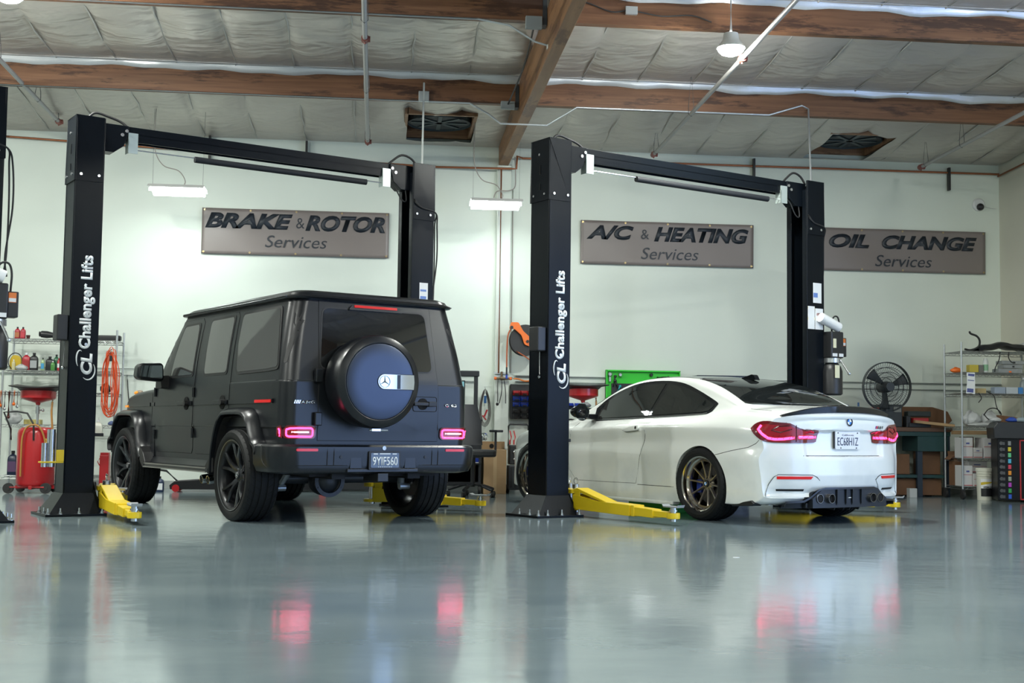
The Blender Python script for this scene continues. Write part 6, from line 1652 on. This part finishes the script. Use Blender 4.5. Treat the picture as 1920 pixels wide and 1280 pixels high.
# hose reel (orange arm, black drum)
t = thing('hose_reel', 'orange and black air hose reel on the wall beside the right lift post', 'hose reel', (1.93, 16.72, 1.99))
MB().lathe([(.20, -.07), (.205, -.075), (.205, -.065), (.10, -.06), (.10, .06), (.205, .065), (.205, .075), (.20, .07), (.09, .065), (1e-4, .065)], axis=(0, 1, 0), n=40).lathe([(1e-4, -.072), (.205, -.072)], axis=(0, 1, 0), n=40).build('drum', mat('reel_black', (.02, .02, .022), .4), t, smooth=35)
MB().lathe([(.105, -.055), (.16, -.055), (.16, .055), (.105, .055)], axis=(0, 1, 0), n=40, closed=True).build('hose_coil', mat('hose_orange', (.45, .10, .03), .5), t, smooth=35)
MB().prism(round_poly([(-.22, .14), (-.20, .23), (-.10, .23), (-.04, .12), (.06, .03), (.10, -.03), (.06, -.09), (-.02, -.06), (-.06, .06), (-.15, .14)], .02, 3), -.12, -.095, 'xz').build('arm', M_orange, t, bevel=.003)
MB().cyl((-.19, -.13, .16), (-.19, -.05, .16), .022, n=14).cyl((.02, -.13, -.02), (.02, -.08, -.02), .020, n=14).build('bolt', M_blk, t, smooth=40)
MB().tube(smooth_pts([(-.20, -.09, .14), (-.235, -.09, .05), (-.245, -.08, -.15), (-.245, -.08, -.36)], 5), .010, 8).build('hose_down', mat('hose_orange'), t, smooth=50)
MB().cyl((-.245, -.08, -.36), (-.245, -.08, -.46), .012, n=10).build('coupler', M_blk, t); MB().cyl((-.245, -.08, -.46), (-.245, -.08, -.51), .014, n=10).build('coupler_blue', M_bluep, t)
MB().tube(smooth_pts([(-.12, -.09, -.15), (0, -.09, -.22), (.12, -.09, -.30), (.2, -.09, -.33)], 5), .008, 7).build('hose_tail', mat('hose_orange'), t, smooth=50)
run('air_hose', smooth_pts([(1.79, 16.82, 1.49), (1.86, 16.82, 1.485), (1.95, 16.82, 1.46), (2.05, 16.82, 1.47), (2.2, 16.85, 1.50)], 5), .011, mat('hose_orange2', (.75, .22, .04), .4), 'orange air hose running right from the manifold to behind the lift post', 'hose')
# jumper cables on a hook
t = thing('jumper_cables', 'coil of grey cables with red and blue clamps hanging left of the pilaster', 'cables', (1.43, 16.94, 1.30))
b = MB()
for k in range(5): b.tube([((.045+.007*k)*math.sin(2*PI*i/24)*(1+.3*math.cos(2*PI*i/24+PI)), -.02-.006*k, -.20+(.20+.012*k)*math.cos(2*PI*i/24)) for i in range(24)], .0035, 5, closed=True)
b.build('cable_loops', mat('cable_mixed', (.10, .09, .085), .5), t, smooth=50); MB().box((-.0, -.05, -.09), (.035, .02, .10)).build('blue_clamp', mat('clamp_blue', (.01, .09, .25), .4), t, bevel=.006)
MB().box((.01, -.05, -.27), (.022, .02, .10), Matrix.Rotation(.4, 3, 'Y')).box((-.01, -.05, -.33), (.018, .02, .08), Matrix.Rotation(-.7, 3, 'Y')).build('red_clamp', M_redp, t, bevel=.004); MB().tube([(0, .03, .08), (0, -.03, .06), (.0, -.03, .0)], .004, 6).build('hook', M_wire, t)
# parts bins
tag(MB().bx(1.77, 2.28, 16.93, 17.0, .96, 1.42).build('bin_panel', M_blk, bevel=.004), 'black louvred panel of parts bins behind the right lift post', 'bin panel')
binb = None; M_bins = [M_redp, M_bluep, M_bluep, mat('bin_black', (.022, .022, .024), .45), mat('bin_black')]
nmr = ['red', 'blue', 'blue', 'black', 'black']; rown = ['top row', 'second row', 'third row', 'fourth row', 'bottom row']
protos = {}
for r in range(5):
    for c in range(4):
        x = 1.845+c*.105; z = 1.275-r*.075-(.012 if r > 2 else 0); key = nmr[r]
        if key not in protos:
            o = thing('parts_bin', 'x', 'parts bin', (x, 16.89, z))
            b = MB(); w = .046
            b.prism([(.04, 0), (-.055, 0), (-.075, .028), (-.060, .032), (-.035, .060), (.04, .060)], -w, -w+.003, 'yz').prism([(.04, 0), (-.055, 0), (-.075, .028), (-.060, .032), (-.035, .060), (.04, .060)], w-.003, w, 'yz').bx(-w, w, -.055, .04, 0, .003).bx(-w, w, .037, .04, 0, .060)
            b.add([(-w, -.055, 0), (w, -.055, 0), (w, -.075, .028), (-w, -.075, .028)], [(0, 1, 2, 3)]); b.add([(-w, -.052, .002), (w, -.052, .002), (w, -.072, .028), (-w, -.072, .028)], [(3, 2, 1, 0)])
            b.build('bin_body', M_bins[r], o); MB().bx(-.03, .03, -.075, -.072, .004, .020).build('label_slot', M_seam, o)
            protos[key] = o
        else:
            o = copy_tree(protos[key]); o.location = (x, 16.89, z)
        side = 'left of' if c < 2 else 'behind'
        o['label'] = '%s parts bin in the %s, %s the right lift post' % (nmr[r], rown[r], side); o['group'] = '%s parts bins, %s, %s the lift post' % (nmr[r], rown[r], side)
# green tool board
t = thing('tool_board', 'bright green steel tool board on the wall above the coupe', 'tool board', (3.565, 16.94, 1.28))
M_gr = mat('green_board', (.03, .62, .03), .4)
MB().bx(-.505, .505, .03, .05, -.30, .35).build('back_panel', M_gr, t)
MB().bx(-.505, .505, -.02, .05, .335, .355).bx(-.505, -.49, -.02, .05, -.30, .355).bx(.49, .505, -.02, .05, -.30, .355).bx(-.505, .505, -.02, .05, -.30, -.285).build('frame', M_gr, t, bevel=.003)
MB().bx(-.43, .10, .015, .03, -.28, .175).build('pegboard', mat('peg_dark', (.02, .022, .025), .5), t)
for i, (x, z, r, m_, n_, l_) in enumerate([(3.11, 1.575, .030, M_zinc, 'air_gauge', 'round steel gauge at the left of the green board'), (3.25, 1.57, .028, M_zinc, 'air_gauge', 'round steel gauge second from left on green board'), (3.675, 1.575, .022, M_blk, 'magnetic_hook', 'small black knob right of centre on the green board')]):
    t = thing(n_, l_, 'gauge' if i < 2 else 'knob', (x, 16.93, z)); MB().lathe([(r, 0), (r, .03), (r*.7, .04), (1e-4, .04)], axis=(0, -1, 0), c=(0, .03, 0), n=22).build('dial', m_, t, smooth=40)
    if i == 0: MB().bx(-.014, .014, -.0, .02, -.10, -.03).build('dial_body', M_zinc, t, bevel=.005)
for i, (x, z, ln_, m_, a_) in enumerate([(3.17, 1.48, .14, M_blk, .2), (3.20, 1.44, .10, M_blk, -.3), (3.23, 1.38, .08, mat('teal_grip', (.02, .35, .40), .4), .5), (3.83, 1.545, .16, M_blk, 1.57)]):
    o = MB().tube([(-math.sin(a_)*ln_/2, 0, -math.cos(a_)*ln_/2), (0, -.008, 0), (math.sin(a_)*ln_/2, 0, math.cos(a_)*ln_/2)], .011, 8).sphere((math.sin(a_)*ln_/2, 0, math.cos(a_)*ln_/2), .02, 10).build('hand_tool', m_, smooth=45, loc=(x, 16.935, z))
    tag(o, ['black pliers hanging at the left of the green board', 'short black tool beside the pliers on the green board', 'small teal handled tool on the green board', 'long black tool lying along the right of the green board'][i], 'tool', 'tools on the green board')
# small poster edge and cable bundle left of the tool board
crumple('cable_bundle', 'grey cable bundle on the shelf below the blue bins', 'cable', 2.72, 16.5, 1.112, .12, .10, .07, mat('grey_mix', (.30, .31, .32), .5), 21)
for i, x in enumerate((2.50, 2.61)):
    o = copy_tree(protos['blue']); o.location = (x, 16.50, 1.112); o['label'] = ['blue parts bin on the side shelf below the red drain bowl, left one', 'blue parts bin on the side shelf below the red drain bowl, right one'][i]; o['group'] = 'blue bins on the side shelf'
t = thing('side_shelf', 'small wooden sided shelf right of the lift post behind the coupe mirror', 'shelf', (2.62, 16.55, 0)); MB().bx(-.22, .22, -.12, .12, 1.09, 1.11).bx(-.22, .22, -.12, .12, .80, .82).bx(-.22, .22, -.12, .12, .1, .12).build('shelf_board', M_ct, t); MB().bx(-.235, -.22, -.12, .12, 0, 1.22).bx(.22, .235, -.12, .12, 0, 1.06).build('side_panel', mat('oak_side', (.30, .16, .05), .5), t)
t = thing('tool_chest', 'dark blue steel tool chest behind the coupe, only its top edge showing over the roof', 'tool chest', (4.52, 16.62, 0))
M_tc = mat('chest_blue', (.012, .022, .045), .35)
MB().bx(-.35, .35, -.22, .28, .12, 1.50).build('chest_body', M_tc, t, bevel=.01); MB().bx(-.36, .36, -.24, .29, 1.50, 1.56).build('chest_lid', M_tc, t, bevel=.012)
for k in range(5):
    d_ = MB().bx(-.33, .33, -.235, -.22, .17+k*.26, .40+k*.26).build('drawer', M_tc, t, bevel=.004); MB().bx(-.28, .28, -.25, -.235, .37+k*.26, .39+k*.26).build('drawer_handle', M_zinc, d_)
for x in (-.30, .30):
    for y in (-.18, .24): MB().cyl((x-.02, y, .055), (x+.02, y, .055), .055, n=16).bx(x-.03, x+.03, y-.03, y+.03, .10, .125).build('caster', M_rub, t, smooth=40)
# ---------------------------------------------------------- right side: fan, bench, rack, cabinet
def fan(loc):
    t = thing('pedestal_fan', 'large dark wire-guard fan standing right of the coupe tail', 'fan', loc)
    M_f = mat('fan_dark', (.030, .036, .040), .45); cz_ = 1.43; R = .315
    for s, nm in ((-1, 'front_guard'), (1, 'rear_guard')):
        b = MB()
        for rr in (R, R*.80, R*.60, R*.40, R*.2):
            b.lathe([(rr+.0035, 0), (rr, .0035), (rr-.0035, 0), (rr, -.0035)], c=(0, s*(.03+.07*(1-(rr/R)**2)), cz_), axis=(0, 1, 0), n=48, closed=True)
        for i in range(60):
            a = 2*PI*i/60; b.tube([(rr*math.cos(a+.25*(1-rr/R)), s*(.03+.07*(1-(rr/R)**2)), cz_+rr*math.sin(a+.25*(1-rr/R))) for rr in (R, R*.75, R*.5, R*.25)], .0016, 4)
        b.build(nm, M_f, t)
    MB().lathe([(R+.008, -.03), (R+.008, .03), (R, .03), (R, -.03)], c=(0, 0, cz_), axis=(0, 1, 0), n=48, closed=True).build('guard_ring', M_f, t, smooth=40)
    MB().cyl((0, -.12, cz_), (0, -.10, cz_), .055, n=24).build('guard_badge', M_f, t)
    MB().lathe([(1e-4, -.05), (.06, -.045), (.075, 0), (.07, .20), (.04, .24), (1e-4, .24)], c=(.0, .0, cz_-.0), axis=(0, 1, 0), n=24).build('motor', M_f, t, smooth=40)
    for k in range(3):
        a0 = 2*PI*k/3+.4; rows = []
        for i in range(8):
            f = i/7; r = .06+.23*f; ww = .45+.10*f; rows.append([(r*math.cos(a0+ww*(j/5-.5)), .03*(j/5-.5), cz_+r*math.sin(a0+ww*(j/5-.5))) for j in range(6)])
        MB().grid(rows).build('fan_blade', M_f, t, smooth=50).modifiers.new('s', 'SOLIDIFY').thickness = .003
    MB().cyl((0, .10, .06), (0, .10, cz_), .024, n=16).build('pole', M_f, t, smooth=40); MB().lathe([(1e-4, .0), (.27, .0), (.27, .02), (.08, .05), (.03, .07)], c=(0, .10, 0), n=36).build('base', M_f, t, smooth=35)
    return t
fan((6.56, 15.95, 0))
t = thing('work_bench', 'dark green steel work bench behind the coupe tail on the right', 'bench', (6.75, 16.63, 0))
M_gb = mat('dark_green_paint', (.012, .052, .050), .45); M_bt = mat('bench_top_wood', (.13, .065, .035), .5)
MB().bx(-1.3, .86, -.32, .38, .86, .915).build('bench_top', M_bt, t, bevel=.004); MB().bx(-1.28, .84, -.30, .36, .80, .86).build('apron', M_gb, t, bevel=.004)
MB().bx(.38, .80, -.31, .20, .60, .80).build('drawer', M_gb, t, bevel=.006); MB().bx(-1.25, .82, -.28, .34, .25, .29).build('lower_shelf', M_gb, t)
for (x, y) in ((-1.24, -.26), (.42, -.26), (.80, -.26), (-1.24, .32), (.80, .32)): MB().bx(x-.035, x+.035, y-.03, y+.03, 0, .80).build('leg', mat('leg_navy', (.02, .035, .055), .5), t, bevel=.003)
carton('dark brown carton on the lower shelf of the green bench', 7.23, 7.50, 16.45, 16.7, .295, .60, M_cardd, False)
carton('second dark carton on the lower bench shelf, left one', 6.72, 7.06, 16.42, 16.72, .295, .56, M_cardd, False)
carton('dark carton on the floor beneath the green bench', 6.85, 7.50, 16.42, 16.75, .02, .24, M_cardd, False)
carton('small white box standing on the floor by the bumper corner', 6.93, 7.03, 16.12, 16.22, 0, .12, mat('offwhite_card', (.55, .57, .56), .6), False)
b = MB().prism([(7.0, .915), (7.75, .915), (7.86, 1.02), (7.80, 1.14), (7.58, 1.20), (7.14, 1.20), (7.0, 1.18)], 16.86, 16.90, 'xz'); tag(b.build('cardboard_sheet', M_cardd), 'large brown cardboard leaning on the wall behind the bench', 'cardboard')
t = thing('machine_tool', 'black and red bench tool on the green work bench', 'machine', (7.15, 16.38, .915)); MB().bx(-.14, .16, -.08, .10, 0, .06).bx(-.17, -.11, -.06, .08, 0, .15).build('tool_base', M_blk, t, bevel=.008); MB().bx(-.09, .12, -.10, .05, .055, .125).build('red_housing', M_redp, t, bevel=.008); MB().bx(-.15, .17, -.06, .08, .14, .215).build('upper_body', mat('dark_olive', (.02, .028, .025), .5), t, bevel=.012)
tag(MB().add([(7.06, 16.22, 1.01), (7.58, 16.18, .96), (7.58, 16.26, .96), (7.06, 16.30, 1.01), (7.06, 16.22, .975), (7.58, 16.18, .925), (7.58, 16.26, .925), (7.06, 16.30, .975)], [(0, 1, 2, 3), (4, 7, 6, 5), (0, 4, 5, 1), (1, 5, 6, 2), (2, 6, 7, 3), (3, 7, 4, 0)]).build('wood_plank', mat('pale_wood', (.42, .27, .13), .6)), 'pale wooden plank lying across the green bench', 'plank')
carton('blue and yellow carton on the bench behind the fan', 6.10, 6.26, 16.5, 16.6, .915, 1.20, mat('carton_navy', (.03, .06, .22), .5), False)
carton('red and yellow carton on the bench left of the fan motor', 6.42, 6.62, 16.35, 16.5, .915, 1.17, mat('carton_red', (.35, .05, .03), .5), False)
carton('white carton behind the coupe spoiler on the bench', 5.86, 6.03, 16.5, 16.65, .915, 1.22, mat('carton_white', (.62, .62, .55), .6), False)
t = thing('blue_bottle', 'blue tall bottle behind the fan guard on the bench', 'bottle', (6.36, 16.42, .915)); MB().lathe([(1e-4, 0), (.03, 0), (.03, .22), (.012, .28), (.012, .32), (1e-4, .32)], n=18).build('bottle_body', mat('bottle_blue', (.02, .12, .35), .3), t, smooth=40)
crumple('blue_rag', 'bright blue rag lump on the bench above the spoiler', 'rag', 6.12, 16.42, .916, .15, .1, .18, M_bluep, 31)
t = thing('bench_fixture', 'tall dark machine housing on the bench right behind the fan', 'machine', (6.80, 16.5, .915)); MB().bx(-.16, .14, -.14, .14, 0, .30).build('housing', mat('machine_dark', (.035, .042, .045), .5), t, bevel=.01); MB().bx(.02, .12, -.15, -.14, .2, .27).build('face_plate', mat('plate_grey', (.25, .25, .22), .5), t)

# right wire rack
rack('tall chrome wire rack on wheels by the right picture edge', 7.50, 8.58, 15.80, 16.30, [.16, .52, .93, 1.36, 1.63, 1.905], 2.02, True)
M_mail = mat('white_mail_box', (.60, .60, .60), .6)
def mailbox(label, x0, x1, z0, z1, y=15.86, tall=False):
    t = carton(label, x0, x1, y, y+.25, z0, z1, M_mail, False, name='mail_box'); w = (x1-x0)/2; h = z1-z0
    MB().bx(-w+.003, w-.003, -.1265, -.125, h*.55, h*.57).bx(-w+.003, w-.003, -.1265, -.125, .01, .018).build('red_stripe', M_redp, t); MB().bx(-w*.4, w*.3, -.1265, -.125, h*.68, h*.76).build('blue_mark', mat('mark_blue', (.08, .10, .30), .5), t)
    return t
mailbox('white shipping box, left of the three on the fourth shelf', 7.54, 7.67, .525, .79)
mailbox('low white shipping box, middle of the three on fourth shelf', 7.68, 7.80, .525, .66)
carton('brown box behind the low white one on the fourth shelf', 7.68, 7.81, 16.12, 16.27, .525, .80, M_cardd, False)
mailbox('white shipping box, right of the three on the fourth shelf', 7.82, 8.02, .525, .79)
mailbox('tall white box with blue print, leftmost on the bottom rack shelf', 7.525, 7.645, .165, .43, 15.825)
mailbox('wide white shipping box on the bottom shelf beside the tall one', 7.65, 7.92, .165, .33, 15.80)
mailbox('white box standing behind on the bottom shelf of the rack', 7.66, 7.92, .335, .48, 15.98)
carton('open brown carton at the left back of the bottom rack shelf', 7.53, 7.64, 16.1, 16.26, .165, .50, M_cardd, False, True)
crumple('plastic_bag', 'clear bag of parts with black hoop on the third right shelf, left one', 'bag', 7.72, 16.0, .934, .24, .2, .20, M_bagw, 41)
crumple('plastic_bag', 'clear bag of parts on the third right shelf, right one', 'bag', 7.97, 16.0, .934, .24, .2, .20, M_bagw, 42)
crumple('plastic_bag', 'flat clear bag lying along the third right shelf', 'bag', 7.80, 15.86, .934, .40, .1, .05, M_bagw, 43)
run('cable', smooth_pts([(7.84, 15.9, 1.08), (7.90, 15.88, 1.16), (8.00, 15.88, 1.17), (8.08, 15.9, 1.10), (8.02, 15.9, 1.02), (7.90, 15.88, 1.03), (7.84, 15.9, 1.10)], 5), .007, M_rub, 'black cable hoop standing on the bags of the right rack', 'cable')
carton('flat brown carton under the bags, sticking out of the right rack', 7.56, 8.1, 15.9, 16.25, .83, .88, M_card, False)
crumple('orange_funnel', 'orange plastic scrap at the left of the fifth shelf, right rack', 'plastic part', 7.51, 15.98, 1.632, .15, .1, .07, M_orange, 44)
carton('yellow box on the second rack shelf from the top', 7.66, 7.78, 15.9, 16.0, 1.632, 1.735, mat('carton_yellow', (.50, .40, .05), .5), False)
carton('grey box right of the yellow box on the rack', 7.785, 7.85, 15.9, 16.0, 1.632, 1.735, mat('carton_grey', (.14, .14, .13), .5), False)
t = thing('spray_can', 'white and green spray can on the right rack', 'spray can', (7.89, 15.93, 1.632)); MB().lathe([(1e-4, 0), (.034, 0), (.034, .155), (.024, .175), (.024, .19), (1e-4, .19)], n=22).build('can_body', mat('can_white', (.55, .58, .56), .35), t, smooth=40); MB().cyl((0, 0, .03), (0, 0, .11), .0345, n=22, caps=False).build('can_label', mat('can_green', (.22, .42, .25), .4), t, smooth=40)
for i, (z, x0, x1) in enumerate([(1.632, 8.05, 8.36), (1.70, 8.12, 8.38), (1.752, 8.10, 8.42)]):
    t = thing('organizer_case', ['clear parts organiser, bottom of the stack on the right rack', 'clear parts organiser, middle of the stack on the right rack', 'clear parts organiser, top of the stack on the right rack'][i], 'organiser', ((x0+x1)/2, 15.98, z)); w = (x1-x0)/2
    MB().bx(-w, w, -.09, .09, 0, .045 if i else .06).build('case_body', mat('clear_plastic', (.28, .30, .31), .2), t, bevel=.004); MB().bx(-w*.1, w*.1, -.096, -.09, .01, .03).build('latch', M_orange if i == 0 else M_blk, t)
carton('white and blue box on the third shelf from the top, left one', 7.98, 8.13, 15.87, 15.98, 1.362, 1.45, mat('carton_paleblue', (.30, .36, .45), .5), False)
carton('white and blue box on the third shelf from the top, right one', 8.14, 8.30, 15.87, 15.98, 1.362, 1.45, mat('carton_paler', (.45, .50, .55), .5), False)
carton('bright blue box end beside the white and blue boxes', 8.305, 8.37, 15.87, 15.98, 1.362, 1.45, mat('carton_blue', (.05, .22, .55), .5), False)
carton('tan paper bag of parts on the third shelf from the top', 7.76, 7.88, 15.9, 16.0, 1.362, 1.43, mat('tan_paper', (.45, .36, .18), .7), False)
bottle('clear grey bottle at the right of the third shelf, right rack', 8.42, 15.95, 1.362, .09, .22, .07, mat('bottle_clear', (.30, .33, .34), .2), cap=M_stW)
t = tag(MB().prism(round_poly([(-.06, .12), (.05, .13), (.06, .0), (.07, -.15), (.02, -.14), (-.05, -.15), (-.045, 0)], .01, 2), -.004, .004, 'xz').build('care_tag', M_stW, loc=(7.60, 15.76, 1.50), rot=(0, .08, 0)), 'white and blue printed tag hanging on the rack post', 'tag'); [MB().bx(-.04, .045, -.0055, -.004, a_, b_).build('print', mat('mark_blue'), t) for a_, b_ in ((.08, .11), (-.13, -.08), (.02, .03))]
# black bumper part and pipe on the top shelf
b = MB(); rows = []
for i in range(22):
    f = i/21; x = 7.78+.74*f; z = 1.925+.085*math.sin(PI*f)**.7+.01*math.sin(f*17); rows.append([(x, 15.85, z-.03), (x, 15.88, z+.015), (x, 16.0, z+.03), (x, 16.15, z-.005), (x, 16.1, z-.05 if z-.05 > 1.91 else 1.91), (x, 15.92, max(1.91, z-.055))])
tag(MB().grid(rows, closed_u=True).build('trim_panel', M_blk, smooth=50), 'long black plastic trim panel lying on top of the right rack', 'trim panel')
run('pipe_part', smooth_pts([(7.66, 15.9, 2.17), (7.68, 15.9, 2.14), (7.76, 15.9, 2.11), (7.80, 15.9, 2.05), (7.79, 15.92, 1.97), (7.70, 15.95, 1.93), (7.62, 15.95, 1.94)], 5), .014, M_rub, 'bent black pipe rising at the left of the top rack shelf', 'pipe')
crumple('plastic_bag', 'clear plastic bag on the very top right of the rack', 'bag', 8.46, 16.0, 1.915, .22, .2, .12, M_bagw, 46)
run('cable', smooth_pts([(8.02, 15.79, 1.90), (8.0, 15.78, 1.80), (7.96, 15.80, 1.70), (7.96, 15.82, 1.645)], 5), .007, M_rub, 'black cable hanging from the top right shelf, left one', 'cable')
run('cable', smooth_pts([(8.14, 15.79, 1.90), (8.13, 15.78, 1.83), (8.17, 15.80, 1.78), (8.22, 15.82, 1.76)], 5), .007, M_rub, 'black cable hanging from the top right shelf, right one', 'cable')
run('cable', smooth_pts([(7.72, 15.78, 1.37), (7.75, 15.77, 1.30), (7.71, 15.77, 1.24)], 5), .006, M_rub, 'short black plug lead hanging under the third shelf, left one', 'cable')
run('cable', smooth_pts([(7.84, 15.78, 1.38), (7.92, 15.77, 1.33), (7.95, 15.77, 1.2), (8.0, 15.77, 1.10)], 5), .006, M_rub, 'long black plug lead hanging under the third shelf, right one', 'cable')
# bucket
t = thing('bucket', 'white hydraulic oil bucket with yellow and black label', 'bucket', (7.72, 15.66, 0))
MB().lathe([(1e-4, 0), (.085, 0), (.088, .01), (.098, .36), (.104, .365), (.104, .40), (.098, .405), (1e-4, .41)], n=32).build('bucket_body', mat('bucket_white', (.66, .66, .56), .4), t, smooth=35)
for z in (.30, .33, .37): MB().lathe([(.098, z), (.103, z+.004), (.098, z+.008)], n=32).build('rib', mat('bucket_white'), t, smooth=40)
rows = [[(.0945*(1+.08*(z-.05))*math.sin(a), -.0945*(1+.08*(z-.05))*math.cos(a), z) for a in [(-.9+1.8*i/12) for i in range(13)]] for z in (.05, .15, .27)]
MB().grid(rows[:2]).build('label_lower', M_blk, t, smooth=60); MB().grid([[(x*1.002, y*1.002, z) for x, y, z in rows[1]], [(x*1.004, y*1.004, z) for x, y, z in rows[2]]]).build('label_upper', M_stW, t, smooth=60)
MB().grid([[(x*1.01, y*1.01, z+.035*i/12) for i, (x, y, z) in enumerate([(p[0], p[1], .19) for p in rows[1]])], [(x*1.01, y*1.01, z+.035*i/12) for i, (x, y, z) in enumerate([(p[0], p[1], .225) for p in rows[1]])]]).build('label_band', mat('band_yellow', (.60, .45, .03), .4), t, smooth=60)
text_fit('lettering', 'HYDRAULIC', .12, .03, M_blk, t, (.0, -.1005, .165), WALLM, 0, .02)
# wheel alignment cabinet with the red and white lettering
t = thing('clamp_cabinet', 'black alignment equipment cabinet with coloured squares and red frame, right edge', 'cabinet', (8.03, 15.14, 0), -.28)
MB().bx(-.36, .50, -.02, .40, .02, .80).build('cabinet_body', mat('cabinet_black', (.005, .0055, .007), .4, spec=.25), t, bevel=.01)
MB().prism([(-.40, .78), (.54, .78), (.54, .96), (.46, .99), (-.36, .99), (-.41, .92)], -.05, .42, 'xz').build('top_tray', M_blk, t, bevel=.012)
for k, cc in enumerate([(.22, .24, .25), (.65, .55, .03), (.12, .55, .25), (.08, .45, .68), (.60, .05, .10), (.75, .28, .02), (.30, .34, .28), (.42, .05, .50), (.03, .33, .08), (.02, .10, .60)]):
    MB().bx(-.235, -.200, -.027, -.02, .70-k*.073, .752-k*.073).build('colour_square', mat('square_%d' % k, cc, .5), t)
    h = MB().cyl((-.315, -.03, .725-k*.073), (-.315, .0, .725-k*.073), .022, n=14).bx(-.30, -.275, -.035, -.02, .705-k*.073, .74-k*.073).build('adapter_slot', mat('socket_grey', (.10, .10, .10), .35, metal=.5), t)
fr = MB().bx(-.10, -.085, -.028, -.02, .03, .77).bx(-.10, .50, -.028, -.02, .755, .77).bx(-.10, .50, -.028, -.02, .03, .045).bx(-.03, -.022, -.028, -.02, .05, .60).build('red_frame', M_redp, t)
text_fit('lettering', 'HUNTER', .40, .055, M_stW, t, (.02, -.026, .40), UPM, .2, .02)
text_fit('lettering', 'HN', .18, .06, M_stW, t, (.09, -.026, .60), UPM, .2, .02)
text_fit('lettering', 'ALIGNMENT', .36, .028, mat('dim_letter', (.20, .20, .22), .5), t, (.085, -.026, .30), UPM, .2, .0)
for i, (x, y, m_, c) in enumerate([(7.76, 15.42, M_bagw, 51), (7.97, 15.40, mat('tape_blue', (.03, .08, .42), .4), 52), (8.08, 15.38, mat('cloth_pale', (.30, .38, .42), .6), 53)]):
    crumple('supply_lump', ['clear wrapped parts on top of the black cabinet, left', 'blue tape roll lump on top of the black cabinet, middle', 'pale cloth lump on top of the black cabinet, right'][i], 'supplies', x, y, .99, .16, .10, .06, m_, c)
t = tag(MB().prism([(-.10, 0), (.35, 0), (.40, .05), (.1, .12), (-.10, .14)], -.2, .2, 'xz').build('open_carton', M_cardd, loc=(8.13, 16.05, .945)), 'brown open carton flap above the black cabinet', 'carton')
tag(MB().prism([(-.022, -.012), (.0, -.016), (.024, -.006), (.018, .010), (-.012, .014)], 0, .002, 'xy').build('paper_scrap', M_stW, loc=(2.33, 8.15, 0)), 'tiny white paper scrap on the open floor', 'paper scrap')
